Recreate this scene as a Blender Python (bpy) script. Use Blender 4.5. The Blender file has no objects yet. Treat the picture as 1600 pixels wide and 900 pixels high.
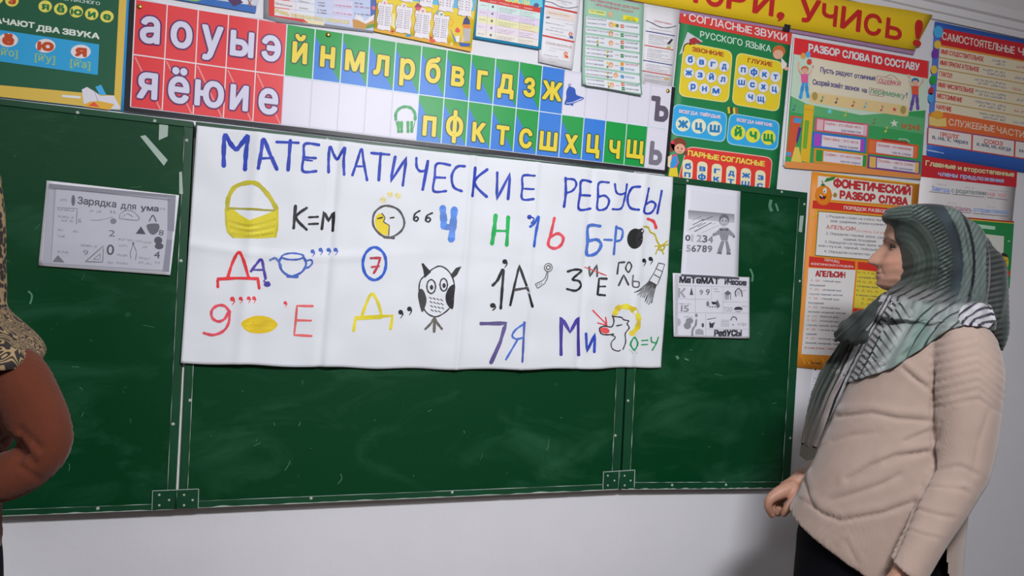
import bpy, bmesh, math, random
from math import sin, cos, pi, sqrt, exp, atan2
from mathutils import Vector, Matrix, noise as mnoise
from mathutils.bvhtree import BVHTree
random.seed(7)
SC = bpy.context.scene
COL = SC.collection

# ---------------------------------------------------------------- camera
FPX = 1155.0
X_ = Vector((3456, -194, -FPX)).normalized()          # wall direction "right" in camera axes
Z_ = Vector((0.052, 1.0, -0.0124)); Z_ = (Z_ - X_ * Z_.dot(X_)).normalized()
Y_ = Z_.cross(X_)
RCW = Matrix((X_, Y_, Z_))                            # camera vector -> world vector
CAM = Vector((0.0, -2.05, 1.35))
cd = bpy.data.cameras.new('camera'); cam = bpy.data.objects.new('camera', cd); COL.objects.link(cam)
cd.sensor_width = 36.0; cd.lens = FPX * 36.0 / 1600.0; cd.clip_start = 0.02
cam.matrix_world = Matrix.Translation(CAM) @ RCW.to_4x4()
SC.camera = cam

# ---------------------------------------------------------------- light and exposure
vs = SC.view_settings
vs.view_transform = 'Standard'; vs.look = 'None'; vs.gamma = 1.0; vs.use_curve_mapping = False; vs.exposure = 0.0
w = bpy.data.worlds.new('world'); SC.world = w; w.use_nodes = True
w.node_tree.nodes['Background'].inputs[0].default_value = (0.8, 0.85, 1.0, 1)
w.node_tree.nodes['Background'].inputs[1].default_value = 0.3

def area_light(name, loc, size, size_y, power, color, rot=(0, 0, 0)):
    l = bpy.data.lights.new(name, 'AREA'); l.shape = 'RECTANGLE'; l.size = size; l.size_y = size_y
    l.energy = power; l.color = color
    o = bpy.data.objects.new(name, l); COL.objects.link(o); o.location = loc; o.rotation_euler = rot
    return o
LAMPS = [((0.60, -2.15, 2.42), 0.6, 0.20, 50.0, (0.95, 0.96, 1.0), 38, 'white board lamp tilted towards the chalkboard'),
         ((2.9, -3.7, 2.60), 1.2, 0.22, 2.5, (0.95, 0.95, 1.0), 0, 'white ceiling lamp nearest the right wall'),
         ((-1.5, -3.2, 2.60), 1.2, 0.22, 20.0, (0.93, 0.95, 1.0), 0, 'added white fill lamp under the ceiling nearest the left wall')]  # last entry is an added fill lamp that evens out the left side

# ---------------------------------------------------------------- helpers
def ray(px, py):
    return RCW @ Vector((px - 800.0, 450.0 - py, -FPX))
def wallpt(px, py, d=0.0):                            # pixel of the photograph -> (x, z) on the plane d metres off the wall
    r = ray(px, py); t = (-d - CAM.y) / r.y
    return (CAM.x + r.x * t, CAM.z + r.z * t)
def W(px, py, z):                                     # point z metres deep in front of the camera
    return CAM + ray(px, py) * (z / FPX)

def s2l(v):
    return v / 12.92 if v <= 0.04045 else ((v + 0.055) / 1.055) ** 2.4
def hexc(h, k=1.0, cap=0.86):
    h = h.lstrip('#'); r = [s2l(int(h[i:i + 2], 16) / 255.0) / k for i in (0, 2, 4)]
    m = max(r)
    if m > cap: r = [x * cap / m for x in r]
    return tuple(r) + (1.0,)

_mats = {}
def mat(name, col=(0.8, 0.8, 0.8, 1), rough=0.6, spec=0.4, metal=0.0, attr=False, bump=None, var=0.0, coat=0.0, alpha=None, sheen=0.0):
    if name in _mats: return _mats[name]
    m = bpy.data.materials.new(name); m.use_nodes = True; nt = m.node_tree; b = nt.nodes['Principled BSDF']
    b.inputs['Roughness'].default_value = rough; b.inputs['Specular IOR Level'].default_value = spec
    b.inputs['Metallic'].default_value = metal; b.inputs['Base Color'].default_value = col
    b.inputs['Coat Weight'].default_value = coat
    b.inputs['Sheen Weight'].default_value = sheen
    src = None
    if attr:
        a = nt.nodes.new('ShaderNodeAttribute'); a.attribute_name = 'Col'; src = a.outputs['Color']
    if var:
        n = nt.nodes.new('ShaderNodeTexNoise'); n.inputs['Scale'].default_value = 9.0; n.inputs['Detail'].default_value = 5
        tc = nt.nodes.new('ShaderNodeTexCoord'); nt.links.new(tc.outputs['Object'], n.inputs['Vector'])
        mr = nt.nodes.new('ShaderNodeMapRange'); mr.inputs['To Min'].default_value = 1 - var; mr.inputs['To Max'].default_value = 1 + var
        nt.links.new(n.outputs['Fac'], mr.inputs['Value'])
        mx = nt.nodes.new('ShaderNodeVectorMath'); mx.operation = 'MULTIPLY'
        if src: nt.links.new(src, mx.inputs[0])
        else: mx.inputs[0].default_value = col[:3]
        nt.links.new(mr.outputs[0], mx.inputs[1]); src = mx.outputs[0]
    if src: nt.links.new(src, b.inputs['Base Color'])
    if bump:
        kind, scale, strength, dist = bump
        tc = nt.nodes.new('ShaderNodeTexCoord')
        if kind == 'wave':
            t = nt.nodes.new('ShaderNodeTexWave'); t.inputs['Scale'].default_value = scale; t.inputs['Distortion'].default_value = 0.6
        else:
            t = nt.nodes.new('ShaderNodeTexNoise'); t.inputs['Scale'].default_value = scale; t.inputs['Detail'].default_value = 4
        nt.links.new(tc.outputs['Object'], t.inputs['Vector'])
        bp = nt.nodes.new('ShaderNodeBump'); bp.inputs['Strength'].default_value = strength; bp.inputs['Distance'].default_value = dist
        nt.links.new(t.outputs['Fac'], bp.inputs['Height']); nt.links.new(bp.outputs[0], b.inputs['Normal'])
    if alpha is not None:
        b.inputs['Alpha'].default_value = alpha
    _mats[name] = m
    return m

def tag(o, label=None, cat=None, group=None, kind=None):
    if label: o['label'] = label
    if cat: o['category'] = cat
    if group: o['group'] = group
    if kind: o['kind'] = kind
    return o
def empty(name, loc=(0, 0, 0)):
    o = bpy.data.objects.new(name, None); COL.objects.link(o); o.location = loc; o.empty_display_size = 0.05
    return o
def link(name, me, parent=None, m=None, smooth=False):
    o = bpy.data.objects.new(name, me); COL.objects.link(o)
    if m: me.materials.append(m)
    if parent is not None:
        o.parent = parent
        # meshes are authored in world coordinates; shift them under their thing's base
        T = parent_world(parent)
        me.transform(Matrix.Translation(-T))
    if smooth:
        me.polygons.foreach_set('use_smooth', [True] * len(me.polygons))
    return o
def parent_world(p):
    v = Vector((0, 0, 0))
    while p is not None:
        v += p.location; p = p.parent
    return v
def rebase(o):                                        # put a top-level mesh's origin at the bottom centre of its box
    xs = [v.co for v in o.data.vertices]
    b = Vector(((min(v.x for v in xs) + max(v.x for v in xs)) / 2, (min(v.y for v in xs) + max(v.y for v in xs)) / 2, min(v.z for v in xs)))
    o.data.transform(Matrix.Translation(-b)); o.location = b
    return o
def mesh(name, vs_, fs, parent=None, m=None, smooth=False, cols=None):
    me = bpy.data.meshes.new(name); me.from_pydata([tuple(v) for v in vs_], [], fs); me.update()
    if cols is not None:
        at = me.color_attributes.new('Col', 'FLOAT_COLOR', 'POINT')
        flat = []
        for c in cols: flat.extend(c)
        at.data.foreach_set('color', flat)
    return link(name, me, parent, m, smooth)
def box_mesh(name, lo, hi, parent=None, m=None, bevel=0.0):
    bm = bmesh.new(); bmesh.ops.create_cube(bm, size=1.0)
    for v in bm.verts:
        v.co = Vector([lo[i] + (v.co[i] + 0.5) * (hi[i] - lo[i]) for i in range(3)])
    if bevel: bmesh.ops.bevel(bm, geom=bm.edges[:], offset=bevel, segments=2, profile=0.5, affect='EDGES')
    me = bpy.data.meshes.new(name); bm.to_mesh(me); bm.free()
    return link(name, me, parent, m)

# ---------------------------------------------------------------- glyphs (built-in font)
_gl = {}
_fc = bpy.data.curves.new('glyph_tmp', 'FONT'); _fo = bpy.data.objects.new('glyph_tmp', _fc); COL.objects.link(_fo)
_fc.resolution_u = 3; _fc.fill_mode = 'NONE'
_dg = bpy.context.evaluated_depsgraph_get()
from mathutils.geometry import delaunay_2d_cdt
def fill_outline(vs_, es):                            # closed outlines -> triangles, holes left open
    nb = {}
    for a, b in es: nb.setdefault(a, []).append(b); nb.setdefault(b, []).append(a)
    seen = set(); loops = []
    for st in nb:
        if st in seen: continue
        lp = [st]; seen.add(st); cur = st
        while True:
            nx = [x for x in nb[cur] if x not in seen]
            if not nx: break
            cur = nx[0]; seen.add(cur); lp.append(cur)
        if len(lp) > 2: loops.append(lp)
    if not loops: return vs_, []
    cv = [Vector(v) for v in vs_]
    r = delaunay_2d_cdt(cv, [], loops, 2, 1e-5)
    V = [(v.x, v.y) for v in r[0]]
    # keep the triangles whose centre lies inside by the even-odd rule
    out = []
    for f in r[2]:
        cx = sum(V[i][0] for i in f) / len(f); cy = sum(V[i][1] for i in f) / len(f); wn = 0
        for lp in loops:
            for i in range(len(lp)):
                x1, y1 = vs_[lp[i - 1]]; x2, y2 = vs_[lp[i]]
                if (y1 > cy) != (y2 > cy) and cx < (x2 - x1) * (cy - y1) / (y2 - y1) + x1: wn += 1 if y2 > y1 else -1
        if wn != 0: out.append(tuple(f))
    return V, out
def glyph(ch, off):
    k = (ch, round(off, 4))
    if k not in _gl:
        _fc.body = ch; _fc.offset = off
        _fo.update_tag(); _dg.update()
        me = bpy.data.meshes.new_from_object(_fo.evaluated_get(_dg), depsgraph=_dg)
        me_v, fs = fill_outline([(v.co.x, v.co.y) for v in me.vertices], [tuple(e.vertices) for e in me.edges])
        if off == 0:
            xs = [v[0] for v in me_v] or [0, .3]
            _gl[k] = (me_v, fs, min(xs), max(xs))
        else:
            b = glyph(ch, 0); _gl[k] = (me_v, fs, b[2], b[3])
        bpy.data.meshes.remove(me)
    return _gl[k]
def layout(s, off, gap=0.09):
    x = 0; out = []
    for ch in s:
        if ch == ' ': x += 0.30; continue
        v, f, a, b = glyph(ch, off); out.append((v, f, x - a)); x += (b - a) + gap
    return out, x - gap

# ---------------------------------------------------------------- flat sheets with print on them
class Ink:                                            # one mesh of flat print; colours are the inks' own
    def __init__(s): s.v = []; s.f = []; s.c = []
CT = (0.0, 0.0, 1.0)
def crop(ox, oy, sc):
    global CT
    CT = (ox, oy, sc)
class Sheet:
    def __init__(s, name, label, cat, corners, d, paper='#e8e8ea', k=0.75, curl=None, group=None, gloss=0.5, n=(12, 12), edge=None, thick=0.0006, paper_name='paper', pm=None):
        # corners (photo pixels, TL TR BR BL) -> the plane d metres off the wall
        s.d = d; s.k = k; s.curl = curl
        s.q = [wallpt(*c, d) for c in corners]
        cx = sum(p[0] for p in s.q) / 4; zb = min(p[1] for p in s.q)
        s.root = tag(empty(name, (cx, -d, zb)), label, cat, group)
        s.inks = {}; s.gloss = gloss; s.lay = 0
        nu, nv = n; vv = []; ff = []
        for side in (0, 1):
            for j in range(nv + 1):
                for i in range(nu + 1):
                    u, v = i / nu, j / nv
                    if edge: x, z = s.uv(u, v + edge(u, v))
                    else: x, z = s.uv(u, v)
                    vv.append(s.w3(x, z, 0) + Vector((0, thick * side, 0)))
        N = (nu + 1) * (nv + 1)
        for j in range(nv):
            for i in range(nu):
                a = j * (nu + 1) + i; b = a + 1; c = a + nu + 2; e = a + nu + 1
                ff.append((a, e, c, b)); ff.append((N + a, N + b, N + c, N + e))
        rim = [i for i in range(nu + 1)] + [j * (nu + 1) + nu for j in range(1, nv + 1)] + [nv * (nu + 1) + i for i in range(nu - 1, -1, -1)] + [j * (nu + 1) for j in range(nv - 1, 0, -1)]
        for a, b in zip(rim, rim[1:] + rim[:1]): ff.append((a, b, N + b, N + a))
        s.paper = mesh(paper_name, vv, ff, s.root, pm or mat('paper_' + paper.strip('#') + str(int(k * 100)), hexc(paper, k), gloss, 0.35, var=0.02))
        sm = [True] * (2 * nu * nv) + [False] * (len(ff) - 2 * nu * nv)
        s.paper.data.polygons.foreach_set('use_smooth', sm)
    def uv(s, u, v):
        a, b, c, e = s.q
        return tuple((a[i] * (1 - u) + b[i] * u) * (1 - v) + (e[i] * (1 - u) + c[i] * u) * v for i in (0, 1))
    def inv(s, x, z):                                 # wall -> approximate u, v
        a, b, c, e = s.q; u = v = 0.5
        for _ in range(4):
            p = s.uv(u, v); dx, dz = x - p[0], z - p[1]
            ux = (b[0] - a[0], b[1] - a[1]); vx = (e[0] - a[0], e[1] - a[1])
            det = ux[0] * vx[1] - ux[1] * vx[0]
            u += (dx * vx[1] - dz * vx[0]) / det; v += (ux[0] * dz - ux[1] * dx) / det
        return u, v
    def w3(s, x, z, lay):
        h = 0.0
        if s.curl:
            u, v = s.inv(x, z); h = s.curl(u, v)
        return Vector((x, -(s.d + h + lay * 0.00030), z))
    def ink(s, part):
        if part not in s.inks: s.inks[part] = Ink()
        return s.inks[part]
    def add(s, part, pts, faces, col, lay, raw=False):    # pts are (x, z) on the wall
        I = s.ink(part); n = len(I.v); c = hexc(col, s.k) if isinstance(col, str) else col
        thr = (0.016 if s.curl else 0.2) ** 2
        pts = list(pts); out = []
        for f in faces:
            tri = [f] if len(f) <= 4 and max((pts[a][0] - pts[b][0]) ** 2 + (pts[a][1] - pts[b][1]) ** 2 for a in f for b in f) < thr else [(f[0], f[i], f[i + 1]) for i in range(1, len(f) - 1)]
            while tri:
                t = tri.pop()
                if len(t) == 4: out.append(t); continue
                ls = [((pts[t[i]][0] - pts[t[(i + 1) % 3]][0]) ** 2 + (pts[t[i]][1] - pts[t[(i + 1) % 3]][1]) ** 2, i) for i in range(3)]
                L, i = max(ls)
                if L <= thr: out.append(t); continue
                a, b, d = t[i], t[(i + 1) % 3], t[(i + 2) % 3]
                pts.append(((pts[a][0] + pts[b][0]) / 2, (pts[a][1] + pts[b][1]) / 2)); m = len(pts) - 1
                tri += [(a, m, d), (m, b, d)]
        for p in pts: I.v.append(s.w3(p[0], p[1], lay)); I.c.append(c)
        for f in out: I.f.append(tuple(n + i for i in f))
    def px(s, x, y): return wallpt(CT[0] + x / CT[2], CT[1] + y / CT[2], s.d)
    # --- shapes in frame coordinates
    def rect(s, u0, v0, u1, v1, col, lay=1, part='printed_background', n=1, sk=0.0):
        pts = []; fs = []; m = n
        for j in range(m + 1):
            for i in range(m + 1):
                pts.append(s.uv(u0 + (u1 - u0) * i / m, v0 + (v1 - v0) * j / m))
        for j in range(m):
            for i in range(m):
                a = j * (m + 1) + i; fs.append((a, a + m + 1, a + m + 2, a + 1))
        s.add(part, pts, fs, col, lay)
    def rrect(s, u0, v0, u1, v1, r, col, lay=1, part='printed_background'):
        asp = s.aspect(); ru, rv = r, r * asp; pts = []
        for cu, cv, a0 in ((u1 - ru, v0 + rv, -90), (u1 - ru, v1 - rv, 0), (u0 + ru, v1 - rv, 90), (u0 + ru, v0 + rv, 180)):
            for k in range(6):
                a = math.radians(a0 + 18 * k); pts.append(s.uv(cu + ru * cos(a), cv + rv * sin(a)))
        s.add(part, pts, [tuple(range(len(pts)))[::-1]], col, lay)
    def aspect(s):
        a, b, c, e = s.q
        return math.dist(a, b) / math.dist(a, e)
    def poly(s, uvs, col, lay=1, part='printed_background'):
        s.add(part, [s.uv(*p) for p in uvs], [tuple(range(len(uvs)))], col, lay)
    def disc(s, u, v, r, col, lay=2, part='printed_background', sy=1.0, n=20):
        asp = s.aspect()
        s.add(part, [s.uv(u + r * cos(2 * pi * i / n), v + r * asp * sy * sin(2 * pi * i / n)) for i in range(n)], [tuple(range(n))[::-1]], col, lay)
    def text(s, t, u0, u1, vb, h, col, lay=3, bold=0.0, outline=None, slant=0.0, part='lettering', gap=0.09, ow=0.03, dv=0.0):
        # fits the words between u0 and u1 on baseline vb, capital height h (frame units)
        b0 = s.uv(u0, vb); b1 = s.uv(u1, vb + dv); up = s.uv((u0 + u1) / 2, vb + dv / 2 - h); mid = s.uv((u0 + u1) / 2, vb + dv / 2)
        s._text(t, b0, b1, (up[0] - mid[0], up[1] - mid[1]), col, lay, bold, outline, slant, part, gap, ow)
    def _text(s, t, b0, b1, up, col, lay, bold, outline, slant, part, gap, ow):
        # heavier strokes and outlines are the same letter printed again with tiny shifts
        pxh = math.hypot(up[0], up[1])
        for off, cc, ly in (((bold + ow, outline, lay - 0.5) if outline else (None, None, None)), (bold, col, lay)):
            if cc is None: continue
            out, wd = layout(t, 0.0, gap)
            dx = ((b1[0] - b0[0]) / wd, (b1[1] - b0[1]) / wd); uy = (up[0] / 0.729, up[1] / 0.729)
            kx = math.hypot(*uy) / max(1e-6, math.hypot(*dx))
            n = 1 if off < .004 else (2 if pxh < .009 else 4 if pxh < .02 else 8)
            sh = [(0, 0)] if n == 1 else [(off * .8, 0), (-off * .8, 0)] if n == 2 else [(off * cos(2 * pi * (i + .5) / n), off * sin(2 * pi * (i + .5) / n)) for i in range(n)]
            for v, f, x0 in out:
                for si, (sx, sy) in enumerate(sh):
                    pts = [(b0[0] + dx[0] * (x0 + p[0] + sx * kx + slant * p[1]) + uy[0] * (p[1] + sy), b0[1] + dx[1] * (x0 + p[0] + sx * kx + slant * p[1]) + uy[1] * (p[1] + sy)) for p in v]
                    s.add(part, pts, f, cc, ly + si * .05)
    def lines(s, u0, u1, v, h, col, lay=3, part='small_print', dens=1.0):   # small print too fine to read in the photograph
        u = u0; asp = s.aspect(); cw = h / asp * 0.62
        while u < u1 - cw:
            wl = random.randint(3, 9)
            for _ in range(wl):
                if u > u1 - cw: break
                hh = h * random.choice((0.72, 0.72, 0.8, 1.0)); ww = cw * random.uniform(0.55, 0.8)
                k = random.random()
                if k < .5:
                    s.rect(u, v - hh, u + ww * .32, v, col, lay, part); s.rect(u + ww * .68, v - hh, u + ww, v, col, lay, part)
                    s.rect(u, v - hh * (.55 if k < .25 else 1.0), u + ww, v - hh * (.3 if k < .25 else .78), col, lay, part)
                else:
                    s.rect(u, v - hh, u + ww, v - hh * .75, col, lay, part); s.rect(u, v - hh, u + ww * .35, v, col, lay, part); s.rect(u, v - hh * .25, u + ww, v, col, lay, part)
                u += cw
            u += cw * 1.0
    # --- shapes in photo-crop coordinates
    def pt(s, t, x0, y0, x1, y1, h, col, lay=3, bold=0.0, outline=None, slant=0.0, part='lettering', gap=0.09, ow=0.03):
        b0 = s.px(x0, y0); b1 = s.px(x1, y1); mx, my = (x0 + x1) / 2, (y0 + y1) / 2
        m = s.px(mx, my); up = s.px(mx + h * 0.05, my - h)
        s._text(t, b0, b1, (up[0] - m[0], up[1] - m[1]), col, lay, bold, outline, slant, part, gap, ow)
    def pp(s, pts, col, lay=1, part='printed_background', smooth=False):
        if smooth: pts = spline(pts, True, 5)
        P = [s.px(*p) for p in pts]
        me = tess(P)
        s.add(part, P, me, col, lay)
    def pe(s, x, y, rx, ry, col, lay=2, part='printed_background', n=24, rot=0.0):
        P = [s.px(x + rx * cos(a) * cos(rot) - ry * sin(a) * sin(rot), y + rx * cos(a) * sin(rot) + ry * sin(a) * cos(rot)) for a in [2 * pi * i / n for i in range(n)]]
        s.add(part, P, [tuple(range(n))], col, lay)
    def st(s, pts, w_, col, lay=3, part='marker_lettering', smooth=True, closed=False, wob=0.12, streak=0.10, taper=False):
        if smooth and len(pts) > 2: pts = spline(pts, closed, 7)
        elif len(pts) == 2 and smooth:
            a, b = pts; pts = [(a[0] + (b[0] - a[0]) * t / 6, a[1] + (b[1] - a[1]) * t / 6) for t in range(7)]
        else:
            q = []
            for a, b in zip(pts, pts[1:]):
                q += [(a[0] + (b[0] - a[0]) * t / 4, a[1] + (b[1] - a[1]) * t / 4) for t in range(4)]
            pts = q + [pts[-1]]
        n = len(pts); L = []; R = []; ph = random.random() * 9
        for i, p in enumerate(pts):
            a = pts[(i - 1) % n if closed else max(i - 1, 0)]; b = pts[(i + 1) % n if closed else min(i + 1, n - 1)]
            dx, dy = b[0] - a[0], b[1] - a[1]; l = math.hypot(dx, dy) or 1
            ww = w_ / 2 * (1 + wob * sin(ph + i * 0.9) + wob * 0.6 * sin(ph * 2 + i * 2.1))
            if taper: ww *= 1.0 - 0.75 * i / (n - 1)
            L.append((p[0] - dy / l * ww, p[1] + dx / l * ww)); R.append((p[0] + dy / l * ww, p[1] - dx / l * ww))
        base = hexc(col, s.k) if isinstance(col, str) else col
        I = s.ink(part); m = n if closed else n - 1
        e = 1.0
        for i in range(m):
            j = (i + 1) % n
            c1 = tuple(min(0.9, x * (1 + streak * sin(ph + i * .5)) + streak * 0.10 * (1 + sin(ph * 3 + i * .37))) for x in base[:3]) + (1,)
            k = len(I.v)
            for q in (L[i], R[i], R[j], L[j]):
                x, z = s.px(*q); I.v.append(s.w3(x, z, lay + 0.2 * sin(i * 1.3))); I.c.append(c1)
            I.f.append((k, k + 1, k + 2, k + 3))
        if not closed:
            for p, q in ((pts[0], w_ / 2), (pts[-1], w_ / 2 * (0.25 if taper else 1))):
                s.pe(p[0], p[1], q, q, base, lay - 0.1, part, 10)
    def comma(s, x, y, r, col, part='marker_lettering', lay=3, flip=1):
        s.pe(x, y, r, r, col, lay, part, 12)
        s.st([(x + r * .4 * flip, y - r * .2), (x + r * .9 * flip, y + r * .9), (x - r * .1 * flip, y + r * 2.6)], r * 0.9, col, lay, part, taper=True)
    def finish(s, split=()):
        m = mat('print_ink_%d' % int(s.gloss * 100), rough=s.gloss, spec=0.35, attr=True)
        for part, I in s.inks.items():
            if not I.f: continue
            nm = part.split('#')[0]
            if nm in split:                           # every painted letter or sign becomes a part of its own
                for vv, ff, cc in clusters(I): mesh(split[nm], vv, ff, s.root, m, cols=cc)
                continue
            o = mesh(nm, I.v, I.f, s.root, m, cols=I.c)
            if '#' not in part and not nm.endswith('_drawing') : o['kind'] = 'stuff'
        return s.root
def clusters(I):                                      # groups faces whose flat outlines touch
    par = list(range(len(I.v)))
    def find(a):
        while par[a] != a: par[a] = par[par[a]]; a = par[a]
        return a
    for f in I.f:
        for a in f[1:]: par[find(a)] = find(f[0])
    comp = {}
    for i in range(len(I.v)): comp.setdefault(find(i), []).append(i)
    grid = {}
    g = 0.0045                                        # vertices closer than this belong together
    for f in I.f:
        r = find(f[0])
        for a in f:
            p = I.v[a]; grid.setdefault((round(p.x / g), round(p.z / g)), set()).add(r)
    for (i, j), rs in list(grid.items()):
        for di in (0, 1):
            for dj in (-1, 0, 1):
                for q in grid.get((i + di, j + dj), ()):
                    for r in rs: par[find(r)] = find(q)
    out = {}
    for f in I.f: out.setdefault(find(f[0]), []).append(f)
    res = []
    for fs in out.values():
        ids = sorted({a for f in fs for a in f}); mp = {a: k for k, a in enumerate(ids)}
        res.append(([I.v[a] for a in ids], [tuple(mp[a] for a in f) for f in fs], [I.c[a] for a in ids]))
    return res

def spline(pts, closed=False, n=6):
    out = []; N = len(pts)
    rng = range(N if closed else N - 1)
    for i in rng:
        if closed: p0, p1, p2, p3 = pts[i - 1], pts[i], pts[(i + 1) % N], pts[(i + 2) % N]
        else: p0, p1, p2, p3 = pts[max(i - 1, 0)], pts[i], pts[i + 1], pts[min(i + 2, N - 1)]
        for k in range(n):
            t = k / n
            out.append(tuple(0.5 * ((2 * p1[j]) + (-p0[j] + p2[j]) * t + (2 * p0[j] - 5 * p1[j] + 4 * p2[j] - p3[j]) * t * t + (-p0[j] + 3 * p1[j] - 3 * p2[j] + p3[j]) * t ** 3) for j in range(len(p1))))
    if not closed: out.append(tuple(pts[-1]))
    return out
from mathutils.geometry import tessellate_polygon
def tess(P):
    return [tuple(t) for t in tessellate_polygon([[Vector((p[0], p[1], 0)) for p in P]])]
# ================================================================ the setting
wallm = mat('wall_paint', hexc('#c9c8cc', 0.72), 0.75, 0.25, bump=('noise', 60, 0.12, 0.004), var=0.03)
XL, XR, YB, ZC = -3.2, 3.7, -5.6, 2.62
def structure(name, lo, hi, m): return tag(box_mesh(name, lo, hi, None, m), kind='structure')
structure('wall_front', (XL - .1, 0, -0.1), (XR + .1, 0.12, ZC + .1), wallm)
sidem = mat('side_wall_paint', (.38, .39, .42, 1), .8, .2, var=.03)
structure('wall_left', (XL - .12, YB, 0), (XL, 0, ZC), sidem)
structure('wall_right', (XR, YB, 0), (XR + .12, 0, ZC), sidem)
structure('wall_back', (XL - .1, YB - .12, -0.1), (XR + .1, YB, ZC + .1), sidem)
structure('ceiling', (XL - .1, YB, ZC), (XR + .1, 0.1, ZC + .1), mat('ceiling_paint', hexc('#dcdcdc', 0.9), 0.8, 0.2, bump=('noise', 40, 0.1, 0.003)))
def wood_floor():
    m = mat('floor_boards', (0.16, 0.12, 0.09, 1), 0.45, 0.4, var=0.25, bump=('noise', 30, 0.15, 0.002))
    structure('floor', (XL - .1, YB, -0.1), (XR + .1, 0, 0), m)
wood_floor()
# stepped ceiling cornice along the front wall
prof = [(0, 2.62), (0, 2.425), (0.012, 2.425), (0.014, 2.447), (0.022, 2.45), (0.024, 2.474), (0.036, 2.478), (0.045, 2.505), (0.066, 2.535), (0.072, 2.56), (0.09, 2.563), (0.092, 2.592), (0.115, 2.596), (0.118, 2.62)]
v_ = []; f_ = []; n_ = len(prof)
for X in (XL, XR):
    for d_, z_ in prof: v_.append((X, -d_, z_))
for i in range(n_ - 1): f_.append((i, i + 1, n_ + i + 1, n_ + i))
f_.append(tuple(range(n_))[::-1]); f_.append(tuple(range(n_, 2 * n_)))
tag(mesh('trim_1', v_, f_, None, mat('cornice_paint', hexc('#d2d0d2', 0.8), 0.6, 0.3)), kind='structure')
tag(box_mesh('baseboard_front', (XL, -0.018, 0), (XR, 0, 0.09), None, mat('baseboard_wood', (0.16, 0.08, 0.04, 1), 0.5), 0.004), kind='structure')

# ceiling lamps, all out of frame; the left one is an added fill
gm = mat('lamp_glow'); gb = gm.node_tree.nodes['Principled BSDF']; gb.inputs['Emission Color'].default_value = (1, 1, 1, 1); gb.inputs['Emission Strength'].default_value = 3.0
for loc, sx, sy, pw, colr, tilt, lab_ in LAMPS:
    R_ = Matrix.Rotation(math.radians(tilt), 3, 'X'); L_ = Vector(loc)
    area_light('lamp_light', L_ + R_ @ Vector((0, 0, -.075)), sx, sy, pw, colr, (math.radians(tilt), 0, 0))
    t = tag(empty('ceiling_lamp', L_), lab_, 'lamp', group='ceiling lamps')
    def lbox(nm, lo, hi, m_):
        o = box_mesh(nm, lo, hi, None, m_, 0.003); o.data.transform(R_.to_4x4()); o.parent = t
    lbox('housing', (-sx / 2 - .03, -sy / 2 - .03, -.03), (sx / 2 + .03, sy / 2 + .03, .019), mat('lamp_housing', (.8, .8, .8, 1)))
    lbox('diffuser', (-sx / 2, -sy / 2, -.055), (sx / 2, sy / 2, -.031), gm)
    if tilt:
        for dx in (-.2, .2):
            o = box_mesh('bracket', (dx - .01, -.01, 0), (dx + .01, .01, ZC - loc[2]), None, mat('lamp_housing')); o.parent = t

# ================================================================ the chalkboard
def board_mat(name, col, rough):
    m = mat(name, col, rough, 0.3); nt = m.node_tree; b = nt.nodes['Principled BSDF']
    tc = nt.nodes.new('ShaderNodeTexCoord')
    n1 = nt.nodes.new('ShaderNodeTexNoise'); n1.inputs['Scale'].default_value = 3.2; n1.inputs['Detail'].default_value = 7; n1.inputs['Roughness'].default_value = .62; n1.inputs['Distortion'].default_value = 0.8
    mp = nt.nodes.new('ShaderNodeMapping'); mp.inputs['Rotation'].default_value = (0, 0.5, 0); mp.inputs['Scale'].default_value = (1, 1, 2.2)
    nt.links.new(tc.outputs['Object'], mp.inputs[0]); nt.links.new(mp.outputs[0], n1.inputs['Vector'])
    r1 = nt.nodes.new('ShaderNodeMapRange'); r1.inputs['From Min'].default_value = .5; r1.inputs['From Max'].default_value = .8; r1.inputs['To Max'].default_value = 0.5
    nt.links.new(n1.outputs['Fac'], r1.inputs['Value'])
    n2 = nt.nodes.new('ShaderNodeTexNoise'); n2.inputs['Scale'].default_value = 42; n2.inputs['Detail'].default_value = 2
    nt.links.new(tc.outputs['Object'], n2.inputs['Vector'])
    r2 = nt.nodes.new('ShaderNodeMapRange'); r2.inputs['From Min'].default_value = .735; r2.inputs['From Max'].default_value = .79; r2.inputs['To Max'].default_value = .3
    nt.links.new(n2.outputs['Fac'], r2.inputs['Value'])
    ad = nt.nodes.new('ShaderNodeMath'); ad.operation = 'ADD'; ad.use_clamp = True
    nt.links.new(r1.outputs[0], ad.inputs[0]); nt.links.new(r2.outputs[0], ad.inputs[1])
    mx = nt.nodes.new('ShaderNodeMix'); mx.data_type = 'RGBA'; mx.inputs[6].default_value = col; mx.inputs[7].default_value = (.045, .17, .09, 1)
    nt.links.new(ad.outputs[0], mx.inputs[0]); nt.links.new(mx.outputs[2], b.inputs['Base Color'])
    bp = nt.nodes.new('ShaderNodeBump'); bp.inputs['Strength'].default_value = .12; bp.inputs['Distance'].default_value = .01
    nt.links.new(n1.outputs['Fac'], bp.inputs['Height']); nt.links.new(bp.outputs[0], b.inputs['Normal'])
    return m
GREEN = board_mat('chalkboard_enamel', (0.0006, 0.050, 0.014, 1), 0.38)
FRAME = mat('board_frame_paint', (0.003, 0.062, 0.022, 1), 0.45, 0.5, var=0.35)
ALU = mat('worn_white_paint', hexc('#9aa39d', 0.72), 0.6, 0.3, var=0.3)
BD = 0.034                                            # the board's face stands this far off the wall
board = tag(empty('chalkboard', (wallpt(640, 790, BD)[0], -BD / 2, wallpt(640, 790, BD)[1])), 'long green three-leaf classroom chalkboard hung on the white wall', 'chalkboard')
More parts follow.
